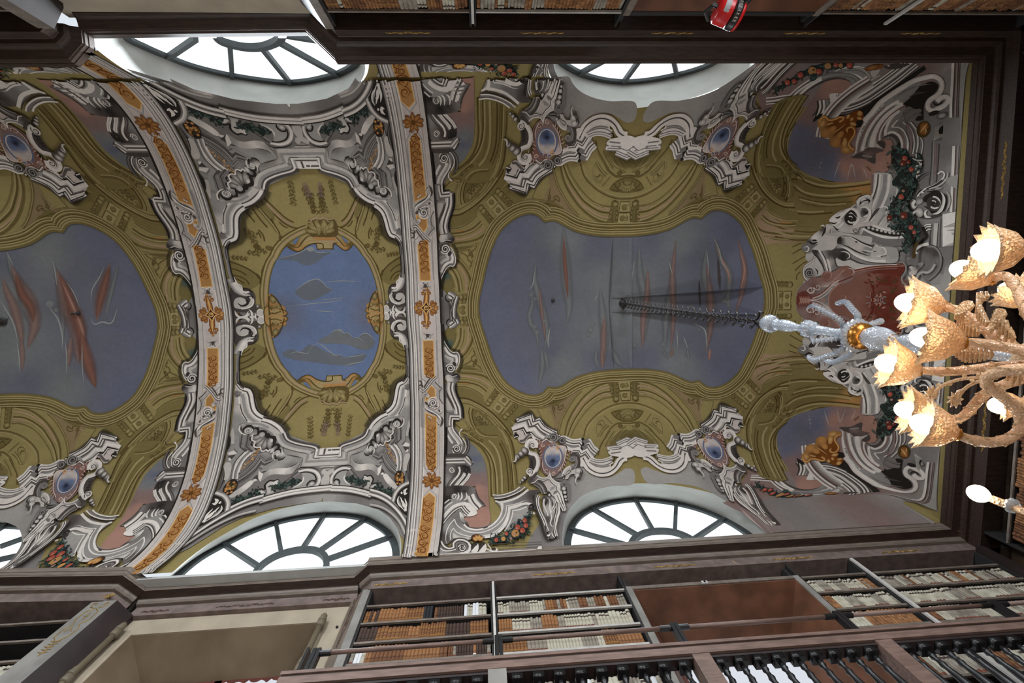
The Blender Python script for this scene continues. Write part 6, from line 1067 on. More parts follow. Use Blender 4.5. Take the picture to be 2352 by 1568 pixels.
# pilasters
def pilaster(wall, a0, a1, ac, bc, label, top=7.27, dark=False, orn=True):
    f = fmap(wall); o = MB().box(f(a0, -.02, FZ), f(a1, .43, top)).build('pilaster', M_pil if not dark else M_shelfedge)
    tag(o, label, 'pilaster')
    P = [f(a0 if ac < a0 else a1, -.02, FZ), f(ac, bc, FZ), f(ac, .4, FZ), f(a0 if ac < a0 else a1, .4, FZ)]; Q = [(p[0], p[1], top) for p in P]
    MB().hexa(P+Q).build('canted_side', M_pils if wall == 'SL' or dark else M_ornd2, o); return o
M_ornd2 = mat('canted_side_paint', (126, 112, 100), .55, .14, 4)
pS = pilaster('S', -2.0, -1.89, -2.20, .17, 'grey marbled pilaster at the left end of the long bookcases, bottom of the photo')
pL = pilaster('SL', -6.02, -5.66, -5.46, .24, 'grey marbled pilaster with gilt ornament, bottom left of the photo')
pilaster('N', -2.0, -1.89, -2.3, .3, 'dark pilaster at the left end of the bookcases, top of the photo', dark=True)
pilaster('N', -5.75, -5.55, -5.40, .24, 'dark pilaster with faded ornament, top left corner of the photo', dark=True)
f = fmap('S'); thing(MB().box(f(8.12, -.1, FZ), f(8.24, .1, 7.27)), 'corner_pilaster', M_pils, 'brown corner pilaster between side and end bookcases, bottom right of the photo', 'pilaster')
# ---------------------------------------------------------------- painted and gilt ornament on the woodwork
def orn(parent, name, pts, place, m, r=.006):
    b = MB()
    for P in pts: b.tube([place(*p) for p in P], r, 4)
    return b.build(name, m, parent)
def scrolls(L_, h, n, seed=0):
    """running foliage of half-length L_ and height h, symmetrical"""
    R_ = []; 
    for s in (-1, 1):
        for i in range(n):
            x0 = s*L_*i/n; w = L_/n; k = h*(1-.55*i/n); d = 1 if i % 2 else -1
            R_.append([(x0+s*w*t, d*k*math.sin(t*math.pi)*(1-.3*t)) for t in np.linspace(0, 1.15, 7)])
            R_.append([(x0+s*w*(.45+.32*(1-t*.75)*math.cos(t*7)), -d*k*.15+d*k*.5*(1-t*.75)*math.sin(t*7)) for t in np.linspace(0, 1, 9)])
            R_.append([(x0+s*w*.7, d*k*.2), (x0+s*w*.95, -d*k*.6), (x0+s*w*1.2, -d*k*.5)])
            R_.append([(x0+s*w*.3, d*k*.5), (x0+s*w*.1, d*k*.95)])
    return R_
def frz(o, wall, a, L_, m, z=7.365, h=.035, n=4, b=-.025):
    f = fmap(wall); orn(o, 'frieze_ornament', scrolls(L_, h, n), lambda u, v: f(a+u, b, z+v), m, .0045)
for a_ in (-1.6, 1.0, 3.0, 5.0, 6.9): frz(cS1, 'S', a_, .33 if a_ > 0 else .25, M_gild)
for a_ in (-.45, 1.9, 4.0):   # small painted ticks between the ornaments
    orn(cS1, 'frieze_tick', [[(-.02, .035), (.02, -.035)]], lambda u, v: (a_+u, YB+.25-.004, 7.365+v), M_gild, .005)
def fr2(o, y, a, L_, m, h=.035, n=4, z=7.365): orn(o, 'frieze_ornament', scrolls(L_, h, n), lambda u, v: (a+u, y, z+v), m, .0045)
fr2(cS2, YB+.19+.247, -3.85, .42, M_ornd); fr2(cS2, YB+.19+.247, -2.45, .2, M_ornd); fr2(cS2, YB+.19+.247, -5.2, .2, M_ornd)
fr2(cS3, YB-.09+.243, -6.15, .22, M_gild); fr2(cS3, YB-.14+.243, -7.2, .03, M_gild, .02, 1)
for a_ in (-.9, 1.0, 2.9, 4.9, 6.7): fr2(cN1, YT-.247, a_, .3, M_gild)
for y_ in (-1.6, 2.5): orn(cE, 'frieze_ornament', scrolls(.42, .035, 5), lambda u, v: (7.96+.247, y_+u, 7.365+v), M_gild, .005)
for y_ in (-.6, .3): orn(cE, 'frieze_tick', [[(.05*math.cos(t), .03*math.sin(t)) for t in np.linspace(-1.2, 1.2, 6)]], lambda u, v: (7.96+.247, y_+v, 7.365+u), M_gild, .005)
pf = lambda u, v: (-5.84+u, 4.53-.024, v)
P_ = [[(.0, 7.1), (.09, 7.02), (.1, 6.85), (.04, 6.75), (.1, 6.65), (.09, 6.5), (0, 6.4), (-.09, 6.5), (-.1, 6.65), (-.04, 6.75), (-.1, 6.85), (-.09, 7.02), (0, 7.1)], [(0, 6.4), (0, 6.15)], [(.0, 7.0), (0, 6.85)], [(-.03, 6.92), (.03, 6.92)], [(-.04, 6.6), (0, 6.68), (.04, 6.6)]]
P_ += [[(0, 6.4-.05*i), (s*.06, 6.42-.05*i)] for i in range(5) for s in (-1, 1)]+[[(s*.03, 7.1), (s*.1, 7.13), (s*.12, 7.2), (s*.07, 7.22), (s*.06, 7.17)] for s in (-1, 1)]
orn(pL, 'gilt_ornament', P_, pf, M_gild, .006); orn(pL, 'rosette', [[(0, 7.365), (.07*math.cos(a), 7.365+.06*math.sin(a))] for a in np.arange(10)*math.pi/5], lambda u, v: (-5.84+u, 4.50-.01, v), M_gild, .007)
def cant(u, v): t = .5+u; return (-2.0-.2*t, 4.6+.19*t-.006, v)
orn(pS, 'brown_ornament', [[(p[0]*1.5, p[1]) for p in q] for q in P_], cant, M_ornd, .006)
# ---------------------------------------------------------------- iron pipes on the cream wall
def pipe(x, z0, z1, label, joints):
    y = 4.85-.09; o = empty('pipe', (x, y, z0)); tag(o, label, 'pipe', 'painted pipes beside the middle window')
    MB().tube([(x, y, z0), (x, y, z1)], .042, 12).build('tube', M_pipe, o, True)
    for z in joints:
        j = MB().lathe((x, y, z-.06), (0, 0, 1), [(0, .05), (.02, .062), (.1, .062), (.12, .05)], 14).build('collar', M_pipe, o, True)
        MB().tube([(x, y, z), (x, y+.085, z+.02)], .02, 8).build('wall_peg', M_pipe, j)
        MB().lathe((x, y-.01, z+.05), (0, 0, 1), [(0, .052), (.02, .06), (.07, .05), (.12, .045), (.15, .03)], 14).build('finial', M_pipe, j, True)
        b = MB()
        for i in range(6): a = i*1.047; b.lathe((x+.03*math.cos(a), y+.03*math.sin(a), z+.17), (0, 0, 1), [(0, .008), (.03, .006)], 6)
        b.build('finial_crown', M_black, j)
    return o
pipe(-5.42, 3.2, 6.95, 'khaki pipe with finials on the cream wall, left of the middle window', (6.85, 6.02)); pipe(-2.50, 3.2, 6.85, 'khaki pipe with finials on the cream wall, right of the middle window', (6.75, 5.9))
thing(MB().lathe((-2.28, 4.85, 6.78), (0, -1, 0), [(0, .02), (.02, .02), (.025, .012)], 10), 'wall_plug', M_black, 'small dark plug in the cream wall above the right pipe', 'plug')
# ---------------------------------------------------------------- gallery railing
GR = empty('gallery_railing', (3., 3.74, 3.5)); tag(GR, 'long wooden gallery handrail with black turned balusters, bottom of the photo', 'railing')
XG0 = -2.10
def run(prof, name, m, parent=GR): return MB().sweep([(8.3, 3.68), (XG0, 3.68), (XG0, 4.58)], prof).build(name, m, parent)
run([(.0, 4.56), (.02, 4.585), (.16, 4.585), (.18, 4.56), (.18, 4.52), (.0, 4.52)], 'handrail', M_wood); run([(.015, 4.52), (.165, 4.52), (.165, 4.49), (.015, 4.49)], 'rail_fillet', M_cornd); run([(.005, 4.49), (.175, 4.49), (.175, 4.40), (.005, 4.40)], 'lower_moulding', M_wood)
run([(.03, 4.40), (.15, 4.40), (.15, 4.36), (.03, 4.36)], 'under_rail', M_pils)
wl('trim_14', 'gallery floor slab under the balusters', [((XG0, 3.6, 3.30), (8.3, 4.6, 3.46))], M_wood)
newels = [-2.02, .02, 2.06, 3.98, 5.9, 7.9]
for x in newels: MB().box((x-.09, 3.69, 3.46), (x+.09, 3.85, 4.40)).build('newel', M_wood if x > 1 else M_pil, GR)
BP = [(0, .05), (.03, .05), (.05, .03), (.08, .042), (.12, .03), (.3, .046), (.5, .036), (.62, .024), (.66, .034), (.69, .024), (.73, .02), (.76, .034), (.78, .03), (.80, .022), (.83, .022)]
bal0 = None
for a, b in zip(newels[:-1], newels[1:]):
    n = int(round((b-a-.18)/.2)); 
    for i in range(n):
        x = a+.09+(b-a-.18)*(i+.5)/n
        if bal0 is None:
            bal0 = MB().lathe((x, 3.77, 3.46), (0, 0, 1), BP, 12).box((x-.055, 3.715, 4.29), (x+.055, 3.825, 4.36)).box((x-.055, 3.715, 3.46), (x+.055, 3.825, 3.5)).build('baluster', M_black, GR, True); x00 = x
            bal0.data.polygons.foreach_set('use_smooth', [len(p.vertices) == 4 and abs(p.normal.z) < .9 and len(bal0.data.polygons) > 12 for p in bal0.data.polygons])
        else:
            c = bal0.copy(); scn.collection.objects.link(c); c.location.x += x-x00
# slim pipe handrail on black brackets above the railing
PR = empty('safety_rail', (3., 3.76, 4.58)); tag(PR, 'slim brown metal tube rail on black brackets just above the gallery handrail', 'railing')
br = [-1.88, .04, 1.98, 3.86, 5.72, 7.6]
for a, b in zip(br[:-1], br[1:]):
    t = MB().tube([(a+.05, 3.76, 4.87), (b-.05, 3.76, 4.87)], .024, 10).build('tube', M_wood, PR, True)
    for q in (a+.04, b-.16): MB().tube([(q, 3.76, 4.87), (q+.12, 3.76, 4.87)], .032, 10).build('end_sleeve', M_black, t)
for x in br: MB().box((x-.035, 3.73, 4.585), (x+.005, 3.80, 4.92)).box((x+.012, 3.73, 4.585), (x+.05, 3.80, 4.92)).build('bracket', M_black, PR)
thing(MB().box((-1.99, 3.74, 4.585), (-1.96, 3.82, 4.95)).box((-2.0, 4.0, 4.585), (-1.97, 4.08, 4.95)), 'rail_end_bracket', M_black, 'pair of black upright bars at the left end of the gallery rail', 'bracket')
# ---------------------------------------------------------------- books
BM = [mat('calf_leather', (128, 84, 52), .6, .2, 16, col2=(84, 52, 32)), mat('tan_leather', (160, 112, 70), .6, .2, 16, col2=(112, 74, 44)), mat('dark_leather', (78, 58, 48), .6, .2, 14, col2=(50, 36, 30)), mat('parchment', (196, 190, 172), .7, .1, 9, col2=(160, 152, 134)),
      mat('grey_parchment', (160, 152, 138), .7, .15, 9, col2=(116, 106, 94)), mat('black_cloth', (34, 36, 40), .7, .1, 9), mat('white_paper', (222, 222, 224), .7, .05, 6), mat('red_label', (124, 70, 52), .6, .2, 14), mat('title_label', (74, 58, 52), .6, .2, 14), mat('gilt_band', (176, 128, 72), .5, .2, 30), mat('page_block', (170, 150, 118), .9, .2, 30)]
def book_mesh(kind, t, h, flip=1):
    """spine faces -y; the book stands on z=0, depth .2"""
    d = .2; b = MB(); z0 = 0
    c, kw = {'calf': (0, 'r'), 'tan': (1, 'r'), 'gilt': (0, 'g'), 'dark': (2, 'r'), 'parch': (3, 't'), 'parch2': (3, 'tb'), 'grey': (4, 'b'), 'greyt': (4, 't'), 'plain': (3, ''), 'black': (5, ''), 'white': (6, ''), 'tanb': (1, 'w')}[kind]
    k = 5; a = np.linspace(-1.15, 1.15, k); sx = t/2*np.sin(a)/math.sin(1.15); sy = -.012*(np.cos(a)-math.cos(1.15))/(1-math.cos(1.15))
    def spine(z1, z2, m, off=0.):
        V = [(sx[i]*(1+off*8), sy[i]-off, z1) for i in range(k)]+[(sx[i]*(1+off*8), sy[i]-off, z2) for i in range(k)]
        b.add(V, [(i, i+1, k+i+1, k+i) for i in range(k-1)]+[tuple(range(k))[::-1], tuple(range(k, 2*k))], m)
    V = [(sx[i], sy[i], 0) for i in range(k)]+[(sx[i], sy[i], h) for i in range(k)]; b.add(V, [(i, i+1, k+i+1, k+i) for i in range(k-1)], c)
    b.box((-t/2, 0, 0), (-t/2+.003, d, h), c); b.box((t/2-.003, 0, 0), (t/2, d, h), c); b.box((-t/2+.003, .0, .006), (t/2-.003, d-.006, h-.006), 10)
    if 'r' in kw or 'g' in kw:
        for i in range(1, 6): spine(h*i/6-.004, h*i/6+.004, 9 if 'g' in kw else c, .002)
        if 'g' in kw:
            for i in (1.5, 4.5): spine(h*i/6-.008, h*i/6+.008, 9, .0008)
    if 't' in kw: spine(h*.76, h*.86, 8, .0012)
    if 'b' in kw: spine(h*.04, h*.2, 7, .0012)
    if 'w' in kw: spine(h*.12, h*.2, 6, .0012)
    V = np.concatenate(b.V); me = bpy.data.meshes.new('book'); me.from_pydata(V.tolist(), [], b.F)
    for m in BM: me.materials.append(m)
    me.polygons.foreach_set('material_index', np.array(b.M, np.int32)); me.update(); return me, V, b.F, b.M
KINDS = ['calf', 'tan', 'gilt', 'dark', 'parch', 'parch2', 'grey', 'greyt', 'plain', 'black', 'white', 'tanb']
BK = {k: book_mesh(k, .04, .30) for k in KINDS}
DESC = dict(calf='brown calf book', tan='tan leather book', gilt='gilt-banded brown book', dark='dark brown book', parch='dark-titled cream book', parch2='red-based cream book', grey='red-based grey book', greyt='dark-titled grey book', plain='plain cream book', black='black cloth book', white='white paper-wrapped book', tanb='white-marked tan book')
def ordn(n):
    w = ['first', 'second', 'third', 'fourth', 'fifth', 'sixth', 'seventh', 'eighth', 'ninth', 'tenth', 'eleventh', 'twelfth', 'thirteenth', 'fourteenth', 'fifteenth', 'sixteenth', 'seventeenth', 'eighteenth', 'nineteenth', 'twentieth']
    t = {2: 'twenty', 3: 'thirty', 4: 'forty', 5: 'fifty'}
    if n <= 20: return w[n-1]
    if n % 10 == 0: return {3: 'thirtieth', 4: 'fortieth', 5: 'fiftieth'}[n//10]
    return t[n//10]+'-'+w[n % 10-1]
def row(a0, a1, z, mix, seed, hm=.31, tm=.04, runs=3):
    """sizes and kinds of a shelf of books"""
    R_ = random.Random(seed); a = a0; out = []; kind = None; left = 0; h = hm; t = tm
    while a < a1-.02:
        if left <= 0: kind = R_.choice(mix); left = R_.randint(1, runs); h = hm*R_.uniform(.88, 1.04); t = tm*R_.uniform(.7, 1.25)
        tt = t*R_.uniform(.93, 1.07)
        if a+tt > a1: break
        out.append((a+tt/2, tt, h*R_.uniform(.985, 1.015) if R_.random() < .75 else h*R_.uniform(.9, 1.04), kind)); a += tt+.0015; left -= 1
    return out
def shelf_books(wall, books, z, where, group):
    f = fmap(wall)
    for i, (a, t, h, k) in enumerate(books):
        o = bpy.data.objects.new('book', BK[k][0]); scn.collection.objects.link(o); x, y, zz = f(a, .035, z+.003); o.location = (x, y, zz+CAMH); o.scale = (t/.04, 1, h/.30)
        tag(o, f'{DESC[k]}, {ordn(i+1)} from left, {where}', 'book', group)
def stuff_books(wall, books_z, name, label):
    f = fmap(wall); b = MB()
    for books, z in books_z:
        for a, t, h, k in books:
            _, V, F, M_ = BK[k]; V = V*[t/.04, 1, h/.30]; P = [f(a+(p[0] if wall in ('S', 'SL') else -p[0]), .035+p[1]+.0, z+.003+p[2]) for p in V]
            n0 = b.n; b.V.append(np.array(P)); b.F += [tuple(i+n0 for i in q) for q in F]; b.M += M_; b.n += len(V)
    o = b.build(name, BM); return tag(o, label, 'books', kind='stuff')
LE = ['calf', 'calf', 'gilt', 'tan', 'calf', 'tan', 'dark', 'gilt']; PA = ['parch', 'parch2', 'plain', 'grey', 'greyt', 'parch', 'grey', 'tan', 'parch2']; MX = ['grey', 'greyt', 'tan', 'parch2', 'plain', 'calf', 'grey', 'parch']
G1, G2, G3 = 'books of the bookcase left of the white post', 'books of the bookcase right of the white post', 'books of the narrow bookcase'
r1 = row(-1.85, -1.0, 0, LE, 1, .30, .039, 9); r1 += [(-.99+.045*i, .042, .31, 'black') for i in range(3)]; r1 += row(-.85, -.42, 0, ['calf', 'dark', 'tanb', 'tan'], 2, .30, .036, 6)+row(-.42, -.04, 0, ['greyt', 'white', 'tan', 'parch', 'grey'], 3, .31, .044, 2)
w1 = '{} row, bookcase left of slim white post'
shelf_books('S', r1, SH[1], w1.format('top'), G1); shelf_books('S', row(-1.85, -.04, 0, ['calf', 'gilt', 'gilt', 'tan', 'dark', 'calf', 'tan'], 5, .31, .042, 10), SH[2], w1.format('middle'), G1)
r3 = [(-1.83, .05, .3, 'grey'), (-1.775, .045, .29, 'white'), (-1.73, .04, .29, 'white'), (-1.685, .045, .29, 'plain')]+row(-1.66, -.6, 0, ['calf', 'tan', 'calf', 'tanb', 'tan'], 6, .32, .046, 8)+row(-.6, -.04, 0, ['dark', 'tanb', 'calf', 'grey'], 7, .31, .04, 4)
shelf_books('S', r3, SH[3], w1.format('bottom'), G1)
w2 = '{} row, bookcase right of slim white post'
shelf_books('S', row(.07, 2.0, 0, MX, 8, .28, .048, 3), SH[1], w2.format('top'), G2); shelf_books('S', row(.07, 2.0, 0, PA, 9, .31, .046, 5), SH[2], w2.format('middle'), G2); shelf_books('S', row(.07, 2.0, 0, ['tan', 'plain', 'grey', 'plain', 'greyt', 'gilt'], 10, .31, .044, 7), SH[3], w2.format('bottom'), G2)
w3 = '{} row, narrow bookcase right of brown reveal'
shelf_books('S', row(4.84, 5.86, 0, MX, 11, .30, .042, 3), SH[1], w3.format('top'), G3)
st = [(row(4.84, 5.86, 0, PA, 12, .31, .042, 4), SH[2]), (row(4.84, 5.86, 0, ['tan', 'tan', 'parch', 'grey'], 13, .32, .05, 8), SH[3])]
stuff_books('S', st, 'books', 'rows of cream and tan books on the lower shelves of the narrow bookcase')
stuff_books('S', [(row(5.98, 8.08, 0, MX+['dark'], 14, .30, .046, 3), SH[1]), (row(5.98, 8.08, 0, PA, 15, .31, .044, 5), SH[2]), (row(5.98, 8.08, 0, MX, 16, .31, .044, 4), SH[3])], 'books', 'rows of worn parchment books in the wide bottom right bookcase')
stuff_books('S', [(row(a, b, 0, MX+['white'], 20+int(a*3), .36, .06, 2), z) for a, b in ((-1.85, -.04), (.07, 2.), (4.84, 5.86), (5.98, 8.08)) for z in (SH[4], SH[5], SH[6])], 'books', 'tall books seen between the black gallery balusters')
stuff_books('SL', [(row(-9.5, -6.06, 0, PA, 30+i, .33, .055, 4), z) for i, z in enumerate((SH[3], SH[4], SH[2] if False else SH[5]))], 'books', 'rows of cream parchment books in the bottom left bookcase')
stuff_books('N', [(row(a, b, 0, ['tan', 'calf', 'grey', 'tan', 'gilt', 'parch'], 40+int(a*3), .33, .045, 4), z) for a, b in ((-1.85, -.04), (.07, 2.), (4.84, 8.08), (-9.5, -6.)) for z in (SH[1], SH[2])], 'books', 'dim rows of brown books along the top edge of the photo')
stuff_books('E', [(row(a, b, 0, ['calf', 'calf', 'dark', 'tan'], 50+int(a*3), .33, .05, 6), z) for a, b in ((-3.2, .25), (.45, 4.2)) for z in (SH[1], SH[2], SH[3])], 'books', 'dim red-brown volumes on the end wall, right edge of the photo')
# ================================================================ chandelier
def glass_mat(name, col, rough=.08, trans=1., bump=.0, scale=60., spec=.6, mixdiff=0.):
    m = bpy.data.materials.new(name); m.use_nodes = True; nt = m.node_tree; b = nt.nodes['Principled BSDF']; L = nt.links.new
    b.inputs['Base Color'].default_value = (*lin(col), 1); b.inputs['Roughness'].default_value = rough; b.inputs['Transmission Weight'].default_value = trans; b.inputs['IOR'].default_value = 1.45; b.inputs['Specular IOR Level'].default_value = spec
    if bump:
        tc = nt.nodes.new('ShaderNodeTexCoord'); v = nt.nodes.new('ShaderNodeTexVoronoi'); v.inputs['Scale'].default_value = scale; bp = nt.nodes.new('ShaderNodeBump'); bp.inputs['Strength'].default_value = bump; bp.inputs['Distance'].default_value = .01
        L(tc.outputs['Object'], v.inputs['Vector']); L(v.outputs['Distance'], bp.inputs['Height']); L(bp.outputs[0], b.inputs['Normal'])
    return m
M_clear = glass_mat('clear_blown_glass', (214, 222, 232), .12, .55, .5, 55, .9)
M_amber = glass_mat('warm_textured_glass', (250, 214, 168), .25, .35, .9, 70, .8)
M_armg = glass_mat('milky_glass_arm', (244, 200, 160), .2, .15, .5, 90, .8)
M_goldb = mat('gold_bowl', (206, 140, 60), .25, .2, 30, metal=.7, bump=.3)
M_iron = mat('black_wrought_iron', (40, 34, 32), .6, .1, 20)
M_bulb = emis('lit_bulb', (1., .84, .62), 14.)
def ax(z): return np.array([3.10, .41+.0098*(10.63-z), z])
CH = empty('chandelier', ax(10.62)); tag(CH, 'large blown-glass chandelier with lit flower cups hanging on an iron chain, right edge', 'chandelier')
lk0 = None
for i in range(26):
    z = 10.52-i*.205; p = ax(z)
    if lk0 is None:
        b = MB().tube([ax(z+.1), ax(z-.105)], .011, 5)
        for a in np.arange(4)*math.pi/2+.4:
            c, s = math.cos(a), math.sin(a)
            b.tube([p+[c*r, s*r, h] for r, h in ((.01, -.03), (.045, -.035), (.07, 0), (.085, .035), (.07, .05))], .009, 4)
            b.tube([p+[c*.05, s*.05, -.02], p+[c*.1, s*.1, -.01]], [.014, .003], 4); b.tube([p+[c*.06, s*.06, .0], p+[c*.06-s*.03, s*.06+c*.03, .012]], [.01, .003], 4); b.tube([p+[c*.06, s*.06, .0], p+[c*.06+s*.03, s*.06-c*.03, .012]], [.01, .003], 4)
        lk0 = b.build('chain_link', M_iron, CH); l0 = p
    else:
        c = lk0.copy(); scn.collection.objects.link(c); c.location = lk0.location+Vector(p-l0)
bw = MB().tube([ax(5.34), ax(5.18)], [.012, .03], 8)
for s in (-1, 1): bw.tube([ax(5.38), ax(5.34)+[.02, -.05*s, 0], ax(5.26)+[.0, -.09*s-.03, .02], ax(5.22)+[0, -.06*s-.05, 0]], .014, 5)
bw.build('chain_hook', M_iron, CH)
CR = MB().lathe(ax(10.6), (0, 0, 1), [(-.04, .03), (-.01, .07), (.02, .09)], 14).build('ceiling_rose', M_iron, CH)
def lz(zr, name, m, k=20, fl=0, nf=0):
    z0 = zr[0][0]; return MB().lathe(ax(z0), ax(zr[-1][0])-ax(z0), [(abs(z-z0), r) for z, r in zr], k, 0, fl, nf).build(name, m, CH, True)
lz([(5.20, .02), (5.17, .07), (5.10, .092), (5.03, .085), (4.98, .045)], 'top_finial', M_clear, 32, .09, 14)
lz([(4.98, .045), (4.95, .062), (4.92, .04), (4.88, .06), (4.75, .055), (4.6, .03), (4.5, .026)], 'upper_stem', M_clear, 24, .06, 8)
lz([(4.52, .03), (4.50, .07), (4.45, .075), (4.40, .07), (4.37, .035)], 'glass_knop', M_clear, 30, .14, 10)
lz([(4.38, .05), (4.3, .042), (4.1, .034), (3.98, .045), (3.93, .05)], 'middle_stem', M_clear, 24, .05, 8)
lz([(3.94, .05), (3.90, .11), (3.86, .135), (3.83, .13), (3.82, .11)], 'drip_pan', M_clear, 44, .07, 22)
lz([(3.90, .03), (3.88, .08), (3.82, .108), (3.76, .10), (3.74, .05)], 'gold_bowl', M_goldb, 44, .05, 22)
lz([(3.76, .04), (3.73, .075), (3.66, .095), (3.58, .09), (3.5, .06), (3.46, .03)], 'glass_bulb_stem', M_clear, 28, .02, 10)
lz([(3.50, .035), (3.485, .05), (3.47, .035)], 'gold_ring', M_goldb)
lz([(3.46, .02), (3.4, .05), (3.3, .075), (3.2, .07), (3.0, .045), (2.7, .032), (2.4, .04), (2.2, .09), (2.1, .12), (2.02, .05)], 'lower_stem', M_clear, 36, .05, 18)
# clear curled leaves round the drip pan
for i, (a, r, dz, up) in enumerate(((-1.1, .30, .28, 1), (-.35, .30, -.02, 1), (.5, .26, -.2, 1), (1.3, .30, .35, 1), (2.0, .28, .3, 1), (2.9, .25, .1, 1), (-2.2, .30, .25, 1))):
    c0 = ax(3.96); d = np.array([math.cos(a), math.sin(a), 0]); P = [c0+d*.04, c0+d*r*.5+[0, 0, -.03], c0+d*r*.8+[0, 0, dz*.35], c0+d*r+[0, 0, dz*.8], c0+d*r*.9+[0, 0, dz+.03]]
    P = cat(np.array(P), .03); b = MB().tube(P, np.interp(np.linspace(0, 1, len(P)), [0, .6, 1], [.014, .02, .008]), 7)
    for q in range(1, len(P)-1): b.lathe(P[q], d+[.3, 0, 1], [(-.012, .006), (0, .03), (.012, .006)], 7)
    b.build('glass_leaf_arm', M_clear, CH)
def arm(bulb, pts, flower=True, r=.026, br=.058, hid=False):
    def P3(t): u, v, z = t; return atZ(u, v, z)
    B = P3(bulb); A = np.array([P3(t) for t in pts]); n = len(A); pth = cat(A, .035)
    rr = r*np.interp(np.linspace(0, 1, len(pth)), [0, .1, 1], [.8, 1, 1.1])
    o = MB().tube(pth, rr, 10); 
    a = np.arange(len(pth))
    T = np.gradient(pth, axis=0); T /= np.linalg.norm(T, axis=1)[:, None]
    o = o.build('arm', M_armg, CH, True)
    b = MB()
    for k in range(2):   # beaded rope twisted round the arm
        u = np.cross(T, [0, 0, 1.]); u /= np.linalg.norm(u, axis=1)[:, None]+1e-9; w = np.cross(T, u); ph = a*.9+k*math.pi
        Q = pth+(u*np.cos(ph)[:, None]+w*np.sin(ph)[:, None])*rr[:, None]; b.tube(Q, .006, 4)
        for q in Q[::1]: b.lathe(q-[0, 0, .008], (0, 0, 1), [(0, .003), (.008, .009), (.016, .003)], 5)
    b.build('beaded_rope', M_amber, o)
    base = A[0]; d = B-base; L = np.linalg.norm(d); d /= L
    if flower:
        s = L/.115 if L < .3 else 2.; s = min(max(s, .85), 1.25)
        k = 26; u = np.cross(d, [0, 1., .2]); u /= np.linalg.norm(u); w = np.cross(d, u); V = []
        th = np.arange(k)*2*math.pi/k
        prof = [(-.02, .022, 0), (.005, .05, 0), (.035, .083, 0), (.07, .098, 0), (.095, .104, .02), (.118, .118, .045)]
        for h, q, f_ in prof:
            t_ = 1+f_*6*((np.arange(k) % 2)-.5); hh = h*s+f_*.35*((np.arange(k) % 2))*s
            V.append(base+(hh[:, None]*d if np.ndim(hh) else hh*d)+(q*s*t_)[:, None]*(np.cos(th)[:, None]*u+np.sin(th)[:, None]*w) if np.ndim(t_) else 0)
        V = np.concatenate(V); F = [(i*k+j, i*k+(j+1) % k, (i+1)*k+(j+1) % k, (i+1)*k+j) for i in range(len(prof)-1) for j in range(k)]+[tuple(range(k))[::-1]]
        c = mesh_obj('flower_cup', V, F, M_amber, CH, True)
        md = c.modifiers.new('thick', 'SOLIDIFY'); md.thickness = .004
        MB().lathe(base-d*.035, d, [(0, .02), (.01, .034), (.025, .038), (.035, .03)], 14).build('cup_collar', M_goldb, c, True)
        MB().lathe(base+d*.02, d, [(0, .016), (.05, .018)], 10).build('socket', M_white, c, True)
    else: MB().tube([base, base+d*(L-.07)], [.024, .022], 12).build('candle_tube', M_amber, CH, True)
    MB().lathe(B-d*br*1.25, d, [(br*1.25+br*1.25*math.sin(t), max(.004, br*math.cos(t)*(1 if t > 0 else 1-.25*abs(t)))) for t in np.linspace(-1.45, 1.5, 12)], 18).build('bulb', M_bulb, CH, True)
    if not hid:
        l = bpy.data.lights.new('bulb_light', 'POINT'); l.energy = 9; l.color = (1., .72, .42); l.shadow_soft_size = .07; lo = bpy.data.objects.new('bulb_light', l); link(lo, CH); lo.location = Vector(B+d*.0+[0, 0, CAMH])-CH.location
arm((2088, 695, 2.78), [(2160, 703, 2.70), (2200, 712, 2.62), (2240, 740, 2.55), (2290, 775, 2.45), (2352, 808, 2.35), (2430, 830, 2.22)])
arm((2125, 775, 2.58), [(2206, 786, 2.48), (2250, 788, 2.43), (2310, 797, 2.36), (2400, 815, 2.22)])
arm((2040, 835, 2.86), [(2104, 850, 2.80), (2180, 853, 2.68), (2280, 843, 2.5), (2352, 838, 2.38), (2430, 835, 2.22)])
arm((2085, 942, 2.89), [(2150, 955, 2.82), (2200, 962, 2.72), (2262, 905, 2.58), (2320, 878, 2.45), (2420, 850, 2.22)])
arm((2125, 975, 2.47), [(2190, 995, 2.41), (2240, 1012, 2.36), (2300, 1013, 2.32), (2343, 985, 2.3), (2338, 945, 2.28), (2300, 908, 2.28), (2266, 884, 2.3), (2266, 866, 2.3), (2300, 852, 2.25), (2420, 845, 2.12)])
arm((2215, 620, 2.80), [(2275, 640, 2.72), (2310, 634, 2.62), (2335, 660, 2.55), (2352, 700, 2.45), (2400, 790, 2.22)])
arm((2272, 575, 2.35), [(2345, 572, 2.30), (2420, 610, 2.25), (2460, 750, 2.12)])
arm((2322, 668, 3.1), [(2365, 690, 3.0), (2400, 720, 2.8), (2430, 800, 2.3)])
arm((2300, 930, 3.0), [(2345, 925, 2.95), (2400, 900, 2.6), (2430, 860, 2.25)])
arm((2249, 1134, 2.60), [(2330, 1166, 2.42), (2380, 1180, 2.3), (2450, 1150, 2.15), (2480, 900, 2.05)], False, .02, .05)
for t in ((2560, 700, 2.5), (2600, 980, 2.4), (2720, 820, 2.3)): arm(t, [(t[0]+60, t[1]+(5 if t[1] > 800 else -5), t[2]-.1), (t[0]+30, 830, 2.1), (2500, 830, 2.1)], hid=False)
c_ = atZ(2325, 1161, 2.44); MB().lathe(c_, (0, 0, -1), [(-.03, .02), (-.015, .036), (0, .04), (.015, .036), (.03, .02)], 20, 0, .1, 10).build('candle_knop', M_clear, CH, True)
